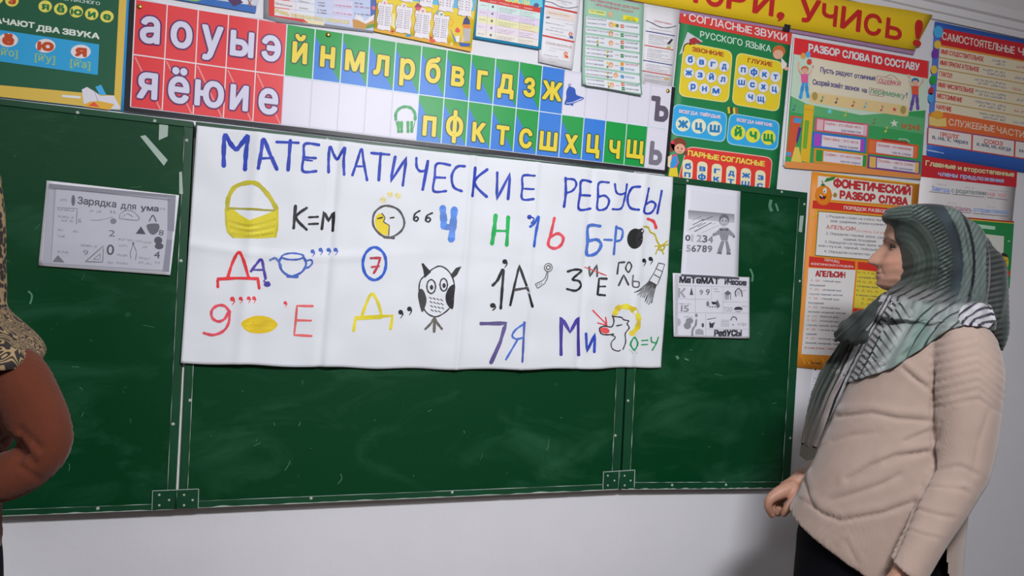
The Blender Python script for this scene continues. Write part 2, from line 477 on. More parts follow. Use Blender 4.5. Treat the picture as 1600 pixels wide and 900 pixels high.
def slab(name, quad, d0, d1, parent, m, bev=0.0015):  # quad of pixels, from d0 to d1 off the wall
    q = [wallpt(*p, d1) for p in quad]
    bm = bmesh.new(); a = [bm.verts.new((x, -d1, z)) for x, z in q]; b = [bm.verts.new((x, -d0, z)) for x, z in q]
    bm.faces.new(a[::-1]); bm.faces.new(b)
    for i in range(4): bm.faces.new((a[i], a[(i + 1) % 4], b[(i + 1) % 4], b[i]))
    bmesh.ops.recalc_face_normals(bm, faces=bm.faces[:])
    if bev: bmesh.ops.bevel(bm, geom=bm.edges[:], offset=bev, segments=2, profile=0.5, affect='EDGES')
    me = bpy.data.meshes.new(name); bm.to_mesh(me); bm.free()
    return link(name, me, parent, m)
def lerp(a, b, t): return (a[0] + (b[0] - a[0]) * t, a[1] + (b[1] - a[1]) * t)
leaves = [  # TL TR BR BL
    ((-300, 118), (302, 190), (273, 796), (-330, 820)),
    ((306, 190), (991, 268), (968, 765), (279, 795)),
    ((994, 269), (1262, 301), (1234, 763), (971, 765))]
for qi, q in enumerate(leaves):
    leaf = slab('board_leaf', q, 0.006, BD - 0.004, board, GREEN)
    # narrow raised rails round each leaf
    TL, TR, BR, BL = q
    wid = math.dist(TL, TR); hei = math.dist(TL, BL); fx = 13 / wid; fy = 11 / hei
    def inner(u, v): return lerp(lerp(TL, TR, u), lerp(BL, BR, u), v)
    rails = [((0, 0), (1, 0), (1, fy), (0, fy)), ((0, 1 - fy), (1, 1 - fy), (1, 1), (0, 1)), ((0, fy), (fx, fy), (fx, 1 - fy), (0, 1 - fy)), ((1 - fx, fy), (1, fy), (1, 1 - fy), (1 - fx, 1 - fy))]
    for r in rails:
        slab('frame_rail', [inner(*p) for p in r], 0.004, BD, board, FRAME, 0.0012)
    # worn bright line where paint has chipped off the rails' inner lip and the lower edge
    for (a, b_, off) in (((fx, 1 - fy), (1 - fx, 1 - fy), 0), ((fx, fy), (fx, 1 - fy), 0), ((1 - fx, fy), (1 - fx, 1 - fy), 0), ((0, 1.0), (1, 1.0), 1)):
        n = 120; vv = []; ff = []
        for i in range(n + 1):
            u = a[0] + (b_[0] - a[0]) * i / n; v = a[1] + (b_[1] - a[1]) * i / n
            p = inner(u, v); nn = mnoise.noise(Vector((u * 25, v * 25, qi * 5 + off * 3 + a[0] * 9)))
            h = max(0.12, (0.55 + 1.4 * nn)) * (0.8 if off == 0 else 1.9)
            if a[1] == b_[1]: e1, e2 = (p[0], p[1] - h * (1 if off else .5)), (p[0], p[1] + (0.2 if off else h * .5))
            else: e1, e2 = (p[0] - h * .5, p[1]), (p[0] + h * .5, p[1])
            for e in (e1, e2):
                x, z = wallpt(*e, BD + .0006); vv.append((x, -(BD + .0006), z))
        for i in range(n): ff.append((2 * i, 2 * i + 1, 2 * i + 3, 2 * i + 2))
        o = mesh('chipped_paint', vv, ff, board, ALU); o['label'] = 'pale worn line of chipped paint'
    # screws round the rails
    spots = [(0.015, .25), (0.015, .72), (0.985, .04), (0.985, .3), (.985, .83), (.3, .987), (.62, .987), (.3, .008), (.85, .008)]
    if qi == 0: spots = [(.985, .05), (.985, .36), (.985, .78), (.9, .01), (.7, .012), (.8, .99)]
    for u, v in spots:
        p = inner(u, v); x, z = wallpt(*p, BD)
        bm = bmesh.new(); bmesh.ops.create_cone(bm, cap_ends=True, segments=14, radius1=.0042, radius2=.0028, depth=.002, matrix=Matrix.Translation((x, -BD - .001, z)) @ Matrix.Rotation(pi / 2, 4, 'X'))
        me = bpy.data.meshes.new('screw'); bm.to_mesh(me); bm.free(); link('screw', me, board, ALU)
# white aluminium strip showing in the joint between the left and middle leaves
for (quad) in (((303, 215), (306, 215), (279.5, 792), (273.5, 792)),):
    o = slab('joint_strip', quad, 0.004, BD - 0.010, board, mat('white_strip', hexc('#c9ccc8', .72), .5, .4)); o['label'] = 'white strip in the joint of two leaves'
slab('joint_strip', ((991, 270), (994, 270), (971, 764), (968, 764)), 0.004, BD - .012, board, FRAME)
# hinge plates
for (x0, y0, x1, y1, mid) in ((238.5, 766, 310.5, 796, 275), (943, 736.5, 992, 764.5, 967.5)):
    h = slab('hinge', ((x0 + 1, y0 + 1), (x1, y0 - 2), (x1 - 1, y1 - 2), (x0, y1)), BD - 0.002, BD + 0.0035, board, FRAME, 0.0008)
    for i in range(2):
        for j in range(3):
            px = (x0 + (mid - x0) * (.28 + .42 * (j % 2))) if i == 0 else (mid + (x1 - mid) * (.35 + .38 * (j % 2)))
            py = y0 + (y1 - y0) * (.25 + .27 * j)
            x, z = wallpt(px, py, BD + .0035)
            bm = bmesh.new(); bmesh.ops.create_uvsphere(bm, u_segments=10, v_segments=6, radius=.0032, matrix=Matrix.Translation((x, -BD - .0032, z)) @ Matrix.Diagonal((1, .5, 1, 1)))
            me = bpy.data.meshes.new('rivet'); bm.to_mesh(me); bm.free(); link('rivet', me, h, ALU, True)
    vv = []; ff = []
    for a, b_ in (((x0, y0 + 1), (x1, y0 - 2)), ((x0, y0), (x0 - 1, y1)), ((x1, y0 - 2), (x1 - 1, y1 - 3)), ((mid, y0), (mid - 1, y1))):
        k = len(vv); hor = abs(a[0] - b_[0]) > 8
        for p, sgn in ((a, 1), (b_, 1), (b_, -1), (a, -1)):
            x, z = wallpt(p[0] + (0 if hor else .55 * sgn), p[1] + (.55 * sgn if hor else 0), BD + .004); vv.append((x, -BD - .0040, z))
        ff.append((k, k + 1, k + 2, k + 3))
    mesh('worn_edge', vv, ff, h, ALU)
    vv = []
    # barrel of the hinge
    x, z = wallpt(mid, y1 - 1, BD + .003); x2, z2 = wallpt(mid + 1, y0, BD + .003)
    bm = bmesh.new(); bmesh.ops.create_cone(bm, cap_ends=True, segments=12, radius1=.003, radius2=.003, depth=abs(z2 - z), matrix=Matrix.Translation(((x + x2) / 2, -BD - .003, (z + z2) / 2)))
    me = bpy.data.meshes.new('hinge_pin'); bm.to_mesh(me); bm.free(); link('hinge_pin', me, h, FRAME, True)
# chalk scratches and old paint flakes
crop(0, 0, 1)
vv = []; ff = []
def scratch(pts, w_):
    P = spline(pts, False, 6)
    for i in range(len(P) - 1):
        a, b_ = P[i], P[i + 1]; dx, dy = b_[0] - a[0], b_[1] - a[1]; l = math.hypot(dx, dy) or 1; nx, ny = -dy / l * w_ / 2, dx / l * w_ / 2
        k = len(vv)
        for p in ((a[0] + nx, a[1] + ny), (b_[0] + nx, b_[1] + ny), (b_[0] - nx, b_[1] - ny), (a[0] - nx, a[1] - ny)):
            x, z = wallpt(*p, BD - .0034); vv.append((x, -BD + .0034, z))
        ff.append((k, k + 1, k + 2, k + 3))
for i in range(46):
    x = random.choice((random.uniform(5, 260), random.uniform(300, 960), random.uniform(1050, 1230))); y = random.uniform(585, 755) if 290 < x < 1040 else random.uniform(200, 740)
    a = random.uniform(-1.6, 1.6); l = random.choice((2, 3, 4, 7, 12, 18))
    scratch([(x, y), (x + l * .5 * cos(a) + 1, y + l * .5 * sin(a)), (x + l * cos(a), y + l * sin(a))], random.uniform(.35, .9))
for pts, w_ in (([(44, 455), (50, 462), (47, 475)], 3), ([(532, 740), (534, 748), (528, 756)], 1), ([(1172, 420), (1176, 430), (1175, 440)], 3), ([(1205, 312), (1203, 322), (1206, 330)], 5), ([(1212, 318), (1216, 330)], 3), ([(1057, 556), (1060, 561)], 4), ([(1070, 560), (1076, 563)], 2)):
    scratch(pts, w_)
o = mesh('chalk_marks', vv, ff, board, mat('chalk_dust', hexc('#4d7a60', .72), .9, .1)); o['kind'] = 'stuff'; o['label'] = 'pale chalk scratches and flakes on the green'
# strips of old adhesive tape
TAPE = mat('old_tape', hexc('#8fa096', .72), .4, .5)
for q in (((219, 213), (227, 211), (262, 250), (256, 259)), ((249, 190), (263, 191), (262, 213), (248, 219)), ((280, 269), (284, 268), (286, 303), (280, 303)), ((1250, 337), (1256, 337), (1253, 363), (1248, 362))):
    t = slab('tape_strip', q, BD - .0005 if q[0][0] > 275 else BD - .0045, BD + .0003 if q[0][0] > 275 else BD - .0036, None, TAPE, 0)
    rebase(t)
    lab = {219: 'diagonal strip of dried tape on the left board leaf', 249: 'upright strip of tape at the top of the left board leaf', 280: 'thin ragged tape strip beside the grey printed sheet', 1250: 'short pale tape strip on the right rail of the board'}[q[0][0]]
    tag(t, lab, 'tape')
# ================================================================ printed posters and sheets
SD = BD + 0.002
# ---- 1. big hand-drawn sheet
def crease(u, v):
    h = 0.0030 * mnoise.noise(Vector((u * 5, v * 2.2, 1.3))) + 0.0016 * mnoise.noise(Vector((u * 17, v * 7, 4.0)))
    for c, a, s_ in ((.11, .0022, .012), (.255, -.0024, .007), (.272, .0012, .02), (.53, .0024, .005), (.555, -.0014, .02), (.67, .0020, .006), (.80, -.0018, .006), (.86, .0014, .015), (.93, .0018, .008)):
        h += a * exp(-((u - c + .008 * v) / s_) ** 2)
    h += .0014 * exp(-((v - .50 - .03 * sin(u * 9)) / .02) ** 2) * (1 if u < .32 else .3)
    h += 0.006 * max(0, v - .9) * (1 + sin(u * 11))
    return 2.3 * h + 0.008
S = Sheet('rebus_sheet', 'large white paper sheet of hand-painted number and letter puzzles taped across the chalkboard', 'poster',
          ((308, 197), (1050, 277), (1032, 573.5), (283, 566.5)), SD, '#cfd1d6', .72, crease, n=(220, 80), edge=lambda u, v: (.018 * sin(pi * u) * v + .003 * sin(u * 40) * v), gloss=.6)
BL = '#1d369c'; BK = '#1c1c20'
crop(290, 180, 4)
P = 'blue_title_lettering'
for pts, w_ in (
    ([(240, 318), (240, 220), (248, 130), (285, 185), (318, 215), (352, 180), (388, 138), (378, 240), (372, 340)], 24), ([(455, 335), (472, 240), (488, 155), (525, 240), (570, 340)], 20), ([(470, 275), (545, 270)], 14),
    ([(568, 172), (705, 178)], 14), ([(654, 165), (640, 345)], 20), ([(832, 190), (745, 185), (738, 260), (732, 352), (815, 353)], 15), ([(740, 268), (812, 272)], 14), ([(742, 283), (790, 288)], 9),
    ([(892, 360), (892, 280), (900, 202), (925, 250), (945, 278), (968, 245), (992, 208), (985, 290), (988, 375)], 15), ([(1040, 378), (1070, 290), (1097, 215), (1112, 300), (1132, 408)], 14), ([(1060, 322), (1120, 322)], 11),
    ([(1160, 238), (1270, 248)], 14), ([(1218, 240), (1205, 408)], 16), ([(1308, 262), (1278, 420), (1378, 265), (1355, 440)], 15), ([(1440, 270), (1442, 325), (1465, 352), (1505, 345)], 14), ([(1512, 290), (1480, 465)], 17)):
    S.st(pts, w_ * 1.15, BL, 3, P, smooth=False if len(pts) == 4 and pts[0][0] == 1308 else True)
crop(650, 200, 3.902)
for pts, w_ in (([(205, 228), (125, 220), (112, 300), (105, 385), (180, 386)], 13), ([(115, 302), (175, 305)], 12), ([(294, 235), (248, 238), (216, 290), (226, 360), (275, 386)], 14),
    ([(357, 245), (340, 415)], 16), ([(430, 255), (352, 332), (428, 420)], 15), ([(489, 275), (488, 437), (566, 278), (555, 435)], 14), ([(713, 295), (645, 295), (641, 360), (640, 435), (706, 436)], 12), ([(645, 372), (708, 376)], 10),
    ([(903, 308), (905, 400), (895, 482)], 14), ([(905, 313), (955, 318), (968, 350), (945, 385), (902, 400)], 12), ([(1062, 330), (1000, 325), (992, 400), (985, 496), (1055, 493)], 13), ([(995, 412), (1055, 414)], 12),
    ([(1165, 335), (1108, 338), (1100, 420), (1095, 497), (1145, 493), (1165, 445), (1140, 415), (1105, 422)], 12), ([(1200, 345), (1208, 395), (1235, 408), (1262, 400)], 11), ([(1277, 345), (1262, 430), (1240, 492), (1185, 498)], 11),
    ([(1357, 360), (1308, 368), (1280, 430), (1298, 488), (1350, 500)], 13), ([(1410, 370), (1395, 440), (1380, 515), (1425, 518), (1452, 472), (1428, 450), (1390, 468)], 12), ([(1490, 385), (1463, 522)], 12)):
    S.st(pts, w_ * 1.15, BL, 3, P, smooth=False if len(pts) == 4 and pts[0][0] == 489 else True)
# row 1
crop(290, 180, 4); YL = '#b5a71e'; P = 'basket_drawing'
S.pp([(245, 578), (300, 590), (345, 625), (400, 658), (470, 632), (560, 597), (580, 590), (580, 660), (576, 725), (560, 765), (440, 772), (300, 767), (264, 735), (250, 660)], '#c2b52a', 2, P)
S.st([(262, 590), (268, 520), (310, 450), (395, 424), (455, 438), (520, 505), (568, 585)], 27, '#aaa021', 3, P)
S.st([(258, 582), (400, 588), (552, 597)], 13, '#938c30', 3, P)
for i in range(5): S.st([(275 + i * 4, 660 + i * 20), (400, 690 + i * 17), (560 - i * 3, 650 + i * 22)], 13, ('#b3a422', '#c9bd33')[i % 2], 2.8, P)
S.st([(252, 600), (256, 680), (268, 730), (300, 763)], 12, YL, 3.2, P); S.st([(574, 600), (574, 690), (562, 760)], 12, YL, 3.2, P)
P = 'black_marker_lettering'
for pts, w_ in (([(686, 570), (675, 706)], 17), ([(755, 582), (690, 640), (755, 716)], 15), ([(770, 640), (826, 637)], 12), ([(770, 682), (826, 680)], 12), ([(850, 712), (863, 606), (892, 662), (925, 606), (918, 722)], 16)):
    S.st(pts, w_ * 1.12, BK, 3, P, smooth=len(pts) != 5)
P = 'bird_drawing'; GR = '#4a484a'
S.pp([(1188, 632), (1205, 615), (1232, 615), (1246, 640), (1238, 668), (1272, 690), (1268, 752), (1215, 742), (1190, 705), (1180, 665)], '#d9c22e', 2, P)
S.st([(1265, 568), (1330, 595), (1365, 665), (1345, 725), (1275, 765), (1215, 745), (1172, 690), (1175, 620), (1215, 578)], 13, GR, 3, P, closed=True)
S.st([(1225, 615), (1245, 640), (1236, 668), (1272, 690), (1268, 752)], 7, GR, 3, P, smooth=False); S.st([(1200, 647), (1228, 640)], 9, BK, 3.3, P); S.st([(1278, 643), (1300, 640)], 9, BK, 3.3, P); S.st([(1240, 762), (1300, 768)], 16, GR, 3, P)
for (x, y) in ((1275, 496), (1325, 503), (1232, 530)):
    for a in range(4): S.st([(x + 20 * cos(a * .8), y + 20 * sin(a * .8)), (x - 20 * cos(a * .8), y - 20 * sin(a * .8))], 6, '#cfc27a', 3, P)
P = 'black_marker_lettering'
S.st([(1462, 598), (1432, 618), (1424, 650), (1440, 662), (1452, 648), (1442, 636), (1428, 645)], 11, BK, 3, P); S.st([(1540, 612), (1508, 628), (1498, 655), (1515, 667), (1528, 655), (1518, 640), (1502, 650)], 11, BK, 3, P)
crop(650, 200, 3.902); P = 'coloured_marker_lettering'
S.st([(160, 490), (166, 560), (170, 600), (215, 605)], 40, '#4a78c6', 3, P, streak=.25); S.st([(230, 500), (222, 590), (212, 678)], 42, '#4a78c6', 3.4, P, streak=.25)
S.st([(480, 535), (470, 620), (458, 705)], 25, '#0f9a48', 3, P); S.st([(556, 545), (545, 715)], 22, '#0f9a48', 3, P); S.st([(486, 628), (545, 630)], 14, '#0f9a48', 3.2, P)
S.pe(682, 545, 13, 14, BL, 3, P); S.st([(690, 545), (708, 558), (692, 582)], 8, BL, 3, P); S.st([(688, 603), (712, 580), (738, 545), (722, 640), (710, 722)], 17, '#2a56b4', 3, P)
S.st([(835, 552), (815, 640), (798, 712), (835, 735), (875, 715), (888, 670), (855, 645), (808, 668)], 18, '#c8404c', 3, P)
S.st([(1112, 600), (1045, 600), (1040, 690), (1035, 772), (1088, 765), (1120, 715), (1095, 682), (1045, 690)], 19, '#3b62b0', 3, P); S.st([(1140, 682), (1182, 684)], 14, '#3b62b0', 3, P)
S.st([(1210, 602), (1195, 770)], 15, '#3b62b0', 3, P); S.st([(1208, 608), (1248, 625), (1240, 680), (1205, 692)], 14, '#3b62b0', 3, P)
P = 'bomb_drawing'
S.pe(1323, 676, 47, 62, '#1b1a1c', 3, P, rot=.1); S.pp([(1325, 625), (1365, 612), (1378, 630), (1368, 650)], '#1b1a1c', 3.1, P)
S.st([(1375, 603), (1405, 607), (1420, 635), (1447, 650), (1463, 690), (1478, 718)], 10, '#ab9c1c', 3, P); S.st([(1405, 556), (1440, 572), (1455, 610)], 18, '#c8363c', 3, P)
for a, b_ in (((1450, 722), (1530, 712)), ((1465, 740), (1525, 690)), ((1470, 700), (1500, 770)), ((1452, 770), (1462, 745)), ((1490, 745), (1505, 735))): S.st([a, b_], 8, '#ab9c1c', 3, P)
S.st([(1485, 715), (1508, 728), (1490, 748), (1468, 735)], 8, '#9c9018', 3, P, closed=True)
# rows 2 and 3, left
crop(280, 370, 4); P = 'coloured_marker_lettering'
RD = '#cf2c34'
S.st([(305, 252), (335, 160), (372, 98), (400, 140), (435, 256)], 19, RD, 3, P); S.st([(243, 312), (242, 264), (365, 258), (492, 262), (500, 320)], 19, RD, 3.2, P, smooth=False)
S.st([(450, 215), (480, 175), (514, 142), (528, 200), (540, 260)], 17, '#42368c', 3, P); S.st([(468, 207), (528, 207)], 12, '#42368c', 3, P); S.st([(540, 262), (530, 280), (562, 284), (552, 300)], 8, '#42368c', 3, P); S.pe(550, 298, 22, 15, '#42368c', 3.1, P)
P = 'teapot_drawing'; TB = '#3a58a8'
S.st([(640, 128), (625, 160), (645, 215), (700, 246), (765, 220), (792, 170), (775, 125)], 14, TB, 3, P); S.st([(640, 128), (660, 110), (710, 103), (765, 112), (776, 128), (740, 142), (680, 142)], 11, TB, 3, P, closed=True)
S.st([(568, 146), (598, 134), (618, 150), (636, 182)], 14, '#5a70ac', 3, P); S.st([(788, 152), (822, 145), (830, 165), (808, 190), (778, 198)], 11, TB, 3, P); S.st([(678, 248), (738, 250)], 17, TB, 3, P)
P = 'coloured_marker_lettering'
for x, y in ((832, 92), (882, 82), (932, 82), (975, 82)): S.comma(x, y, 13, TB, P)
S.st([(1218, 66), (1272, 100), (1290, 168), (1270, 238), (1218, 270), (1165, 238), (1145, 168), (1165, 100)], 18, '#1f50b0', 3, P, closed=True)
S.st([(1195, 134), (1254, 132), (1238, 185), (1215, 226)], 15, '#a8323f', 3, P, smooth=False); S.st([(1200, 190), (1246, 184)], 12, '#a8323f', 3.1, P)
S.st([(318, 470), (285, 432), (240, 430), (205, 460), (208, 505), (245, 528), (285, 512), (310, 470), (312, 530), (280, 585), (215, 612), (155, 600)], 17, '#cc4452', 3, P)
for x, y in ((333, 388), (385, 385), (435, 383), (468, 383)): S.comma(x, y, 12 if x > 340 else 15, '#cc3a40', P)
S.comma(662, 412, 11, '#cc3a40', P)
S.st([(832, 432), (735, 430), (728, 520), (718, 612), (825, 618)], 14, '#d85c5c', 3, P, smooth=False); S.st([(730, 520), (822, 522)], 13, '#d85c5c', 3.1, P)
P = 'lemon_drawing'
S.pp([(388, 540), (440, 503), (500, 492), (570, 505), (615, 548), (570, 590), (500, 602), (430, 590)], '#d9b91c', 2, P, smooth=True)
for i in range(4): S.st([(420, 525 + i * 15), (500, 518 + i * 17), (590, 530 + i * 13)], 12, ('#cfae18', '#dec22c')[i % 2], 2.6, P)
P = 'coloured_marker_lettering'; YY = '#c9ba22'
S.st([(1142, 485), (1170, 410), (1200, 355), (1235, 400), (1262, 490)], 18, YY, 3, P); S.st([(1088, 585), (1102, 500), (1210, 498), (1330, 492), (1318, 572)], 18, YY, 3.2, P, smooth=False); S.st([(1105, 515), (1260, 508)], 9, YY, 3.1, P)
S.comma(1380, 470, 15, BK, P); S.comma(1435, 450, 15, BK, P)
# owl
crop(640, 370, 3.902); P = 'owl_drawing'
S.st([(95, 232), (145, 192), (190, 180), (238, 215), (266, 285), (258, 370), (240, 430), (195, 470), (150, 486), (100, 462), (68, 400), (55, 330), (62, 270)], 8, '#2c2a2c', 3, P, closed=True)
S.pp([(70, 165), (80, 160), (97, 180), (128, 215), (88, 252), (80, 200)], '#222024', 3.2, P); S.pp([(312, 180), (278, 190), (245, 232), (262, 252), (285, 232)], '#2c2a2c', 3.2, P)
S.pp([(60, 318), (82, 328), (100, 380), (90, 430), (72, 458), (55, 400), (48, 350)], '#3a393b', 3.2, P, smooth=True); S.pp([(270, 292), (235, 308), (214, 360), (222, 408), (250, 440), (262, 425), (266, 360)], '#222024', 3.2, P, smooth=True)
for x, y, rx, ry in ((128, 303, 26, 42), (203, 292, 22, 38)):
    S.st([(x + rx * cos(a * .785), y + ry * sin(a * .785)) for a in range(8)], 8, '#2a282a', 3.4, P, closed=True); S.pe(x + 2, y + 5, 10, 15, '#2a282a', 3.4, P)
for i in range(15):
    x = 118 + (i % 4) * 22 + (i // 4) * 3; y = 368 + (i // 4) * 25 + (i % 4) * 4; S.st([(x, y), (x + 13, y + 9)], 5, '#3a393b', 3.3, P)
S.st([(148, 490), (145, 576)], 17, '#5a574e', 3, P); S.st([(142, 500), (122, 530), (92, 560)], 14, '#5a574e', 3, P); S.st([(150, 500), (168, 530), (192, 560)], 14, '#5a574e', 3, P)
P = 'black_marker_lettering'
S.st([(500, 296), (530, 262), (562, 200), (556, 320), (548, 435)], 17, BK, 3, P); S.comma(573, 152, 15, BK, P); S.pe(500, 418, 17, 15, BK, 3, P); S.st([(512, 418), (516, 432), (500, 446)], 8, BK, 3, P)
S.st([(606, 416), (632, 290), (662, 175), (700, 290), (740, 425)], 15, BK, 3, P, smooth=False); S.st([(628, 324), (704, 312)], 15, '#3c3b3d', 3.1, P)
S.st([(955, 212), (1000, 200), (1040, 206), (1010, 235), (985, 260), (1025, 270), (1038, 300), (1005, 328), (952, 318)], 14, BK, 3, P)
S.st([(1088, 185), (1090, 242), (1135, 172), (1135, 240)], 12, '#4a4a4c', 3, P, smooth=False)
S.st([(1190, 256), (1147, 254), (1136, 352), (1178, 356)], 14, BK, 3, P, smooth=False); S.st([(1142, 303), (1182, 302)], 10, BK, 3, P)
S.st([(1300, 155), (1266, 158), (1256, 226)], 11, '#333', 3, P, smooth=False) if False else S.st([(1300, 155), (1266, 158), (1256, 226)], 11, '#333333', 3, P, smooth=False)
S.st([(1325, 155), (1342, 180), (1325, 216), (1308, 190)], 9, '#333333', 3, P, closed=True); S.st([(1265, 296), (1296, 232), (1325, 292)], 11, '#333333', 3, P, smooth=False)
S.st([(1352, 236), (1352, 300), (1382, 304), (1384, 276), (1355, 272)], 9, '#555555', 3, P)
S.comma(1416, 145, 13, BK, P); S.comma(1458, 135, 13, BK, P)
P = 'red_marker_line'; S.st([(1063, 185), (1120, 208), (1187, 235)], 6, '#c4382c', 3.6, P)
P = 'screw_drawing'
S.st([(835 + 24 * cos(a), 188 + 25 * sin(a)) for a in [i * .785 for i in range(8)]], 5, '#4a484a', 3, P, closed=True); S.st([(835 + 12 * cos(a), 188 + 12 * sin(a)) for a in [i * .785 for i in range(8)]], 6, '#4a484a', 3, P, closed=True)
S.st([(828, 214), (818, 250), (800, 268), (756, 288), (772, 314), (815, 285), (832, 250), (834, 216)], 5, '#4a484a', 3, P, smooth=False)
for x, y in ((770, 294), (782, 290), (794, 285)): S.pe(x, y, 3, 5, '#4a484a', 3, P, 8)
P = 'broom_drawing'
S.st([(1508, 160), (1545, 168), (1525, 225), (1498, 295), (1448, 268), (1482, 212), (1508, 160)], 5, '#3a393b', 3, P, smooth=False); S.st([(1492, 195), (1530, 212)], 5, '#3a393b', 3, P); S.st([(1478, 230), (1510, 248)], 5, '#3a393b', 3, P)
for i in range(13):
    t = i / 12; S.st([(1450 + 42 * t, 270 + 24 * t), (1400 + 75 * t, 315 + 45 * t), (1362 + 105 * t + random.uniform(-6, 6), 335 + 70 * min(1, t * 1.3) + random.uniform(-8, 8))], 4.5, '#3a393b', 3, P)
P = 'coloured_marker_lettering'
S.st([(432, 528), (578, 526), (545, 640), (490, 764)], 23, '#54497c', 3, P, smooth=False); S.st([(690, 520), (684, 640), (676, 758)], 13, '#3f4f96', 3, P)
S.st([(686, 532), (640, 565), (618, 602), (645, 622), (684, 612)], 12, '#3d62b4', 3, P); S.st([(655, 620), (618, 680), (580, 745)], 12, '#3d62b4', 3, P)
S.st([(914, 715), (916, 490), (970, 580), (1020, 490), (1026, 718)], 21, '#40328c', 3, P, smooth=False); S.st([(1068, 590), (1075, 698), (1124, 590), (1120, 700)], 17, '#2740a4', 3, P, smooth=False)
P = 'nose_face_drawing'
S.st([(1110, 448), (1190, 530)], 8, '#cc3a40', 3, P); S.st([(1140, 524), (1194, 538), (1186, 490)], 8, '#cc3a40', 3, P, smooth=False)
S.pe(1182, 570, 30, 18, '#cf4a4a', 2.6, P, rot=.2)
S.st([(1230, 480), (1240, 515), (1225, 548), (1180, 543), (1150, 558), (1162, 590), (1200, 596), (1238, 592)], 8, '#262428', 3, P)
S.st([(1230, 485), (1282, 490), (1300, 505), (1328, 512), (1320, 530), (1332, 555), (1310, 590), (1312, 640), (1295, 685)], 7, '#262428', 3, P); S.st([(1225, 598), (1248, 612), (1222, 645), (1228, 680), (1260, 695), (1278, 690)], 7, '#3a383c', 3, P)
S.st([(1258, 542), (1288, 536)], 8, '#262428', 3, P)
S.st([(1245, 465), (1262, 435), (1310, 425), (1355, 445), (1385, 490), (1382, 545), (1348, 588)], 32, '#d2bb26', 2.4, P, streak=.2, wob=.2)
P = 'coloured_marker_lettering'; GG = '#158a4a'
S.st([(1362, 612), (1386, 650), (1364, 688), (1340, 655)], 10, GG, 3, P, closed=True); S.st([(1410, 632), (1446, 630)], 8, GG, 3, P); S.st([(1410, 657), (1446, 655)], 8, GG, 3, P)
S.st([(1466, 612), (1472, 640), (1500, 645)], 9, GG, 3, P); S.st([(1510, 612), (1498, 650), (1475, 690)], 9, GG, 3, P)
for i in range(6): S.pe(1335 + i * 9, 690 + (i % 3) * 9, 2.6, 3, GG, 3, P, 8)
S.finish({'bomb_drawing': 'bomb_drawing', 'blue_title_lettering': 'painted_letter', 'coloured_marker_lettering': 'painted_sign', 'black_marker_lettering': 'painted_sign'})
crop(0, 0, 1)

# ---- 2. alphabet strip
def strip_curl(u, v): return 0.003 + .0025 * sin(u * 40) * (1 - v) * .5 + .002 * sin(u * 23 + 1) * v
A = Sheet('alphabet_strip', 'long laminated alphabet strip of red, green and blue letter cells above the chalkboard', 'poster',
          ((203, -1), (1054, 137), (1043, 272), (195, 174)), 0.006, '#cfccd8', .74, strip_curl, gloss=.42, n=(120, 16), edge=lambda u, v: -(1 - v) * .012 * (sin(u * 70) + sin(u * 41)) * .7)
K = .74
A.rect(0, 0, .0085, 1, '#1c1a20', 1, 'black_border', 4)
A.rect(0, .962, 1, 1.0, '#1c1a20', 1, 'black_border', 24); A.rect(0.992, 0, 1, 1, '#1c1a20', 1, 'black_border', 4)
cu = lambda i: .0085 + (.9835) * i / 21.0
# columns are of equal width on the strip
r0, r1, r2 = .0, .49, .955
REDc, GRc, BLc, YEc = '#cc3a3e', '#128a3c', '#2e6fc0', '#efd53a'
def cell(i, a, b_, kind):
    u0, u1 = cu(i), cu(i + 1)
    if kind == 'r': A.rect(u0, a, u1, b_, REDc, 1.5, 'letter_cell#%d_%d' % (i, a > .2))
    elif kind == 'g': A.rect(u0, a, u1, b_, GRc, 1.5, 'letter_cell#%d_%d' % (i, a > .2))
    elif kind == 'b': A.rect(u0, a, u1, b_, BLc, 1.5, 'letter_cell#%d_%d' % (i, a > .2))
    elif kind == 'd':
        A.rect(u0, a, u1, b_, GRc, 1.5, 'letter_cell#%d_%d' % (i, a > .2)); A.poly([(u0, a + (b_ - a) * .12), (u0, b_), (u1, b_)][::1], BLc, 2.0, 'letter_cell#%d_%d' % (i, a > .2))
    A.rect(u0 - .0009, a, u0 + .0009, b_, '#e9d9dc' if kind == 'r' else '#d6e6ee' if kind else '#b9b6c2', 2.4, 'cell_lines', 3)
row1 = ['r'] * 5 + ['g'] + ['d'] * 9 + ['b'] + [None] * 5
row2 = ['r'] * 5 + [None] * 5 + ['d', 'd', 'd', 'd', 'd', 'b', 'd', 'b', 'g', 'g', None]
for i, kd in enumerate(row1): cell(i, r0, r1, kd)
for i, kd in enumerate(row2): cell(i, r1, r2, kd)
A.rect(.0085, r1 - .006, cu(5), r1 + .006, '#e9d9dc', 2.5, 'cell_lines', 12); A.rect(cu(5), r1 - .005, .992, r1 + .005, '#d6e6ee', 2.5, 'cell_lines', 20)
for i in range(5):
    A.poly([(cu(i) + .002, r1 + .02), (cu(i) + .0045, r1 + .02), (cu(i + 1) - .001, r2), (cu(i + 1) - .0035, r2)], '#dd8a8a', 1.9, 'cell_lines')
def L1(ch, i, vb, col, out, hx=.185, part='alphabet_letter', wf=1.0, bold=.028):
    part = 'alphabet_letter#' + ch + str(i)
    gv = glyph(ch, 0); wid = (gv[3] - gv[2]); k = hx / .55                 # frame height of one em
    uw = wid * k / A.aspect() * wf * 0.80; c = (cu(i) + cu(i + 1)) / 2
    A.text(ch, c - uw / 2, c + uw / 2, vb, k * .729, col, 4.4, bold, out, 0, part, ow=.035)
for i, ch in enumerate('аоуыэ'): L1(ch, i, .36 - .01 * (ch == 'у'), '#cfcde0', '#5a2a5c', .222)
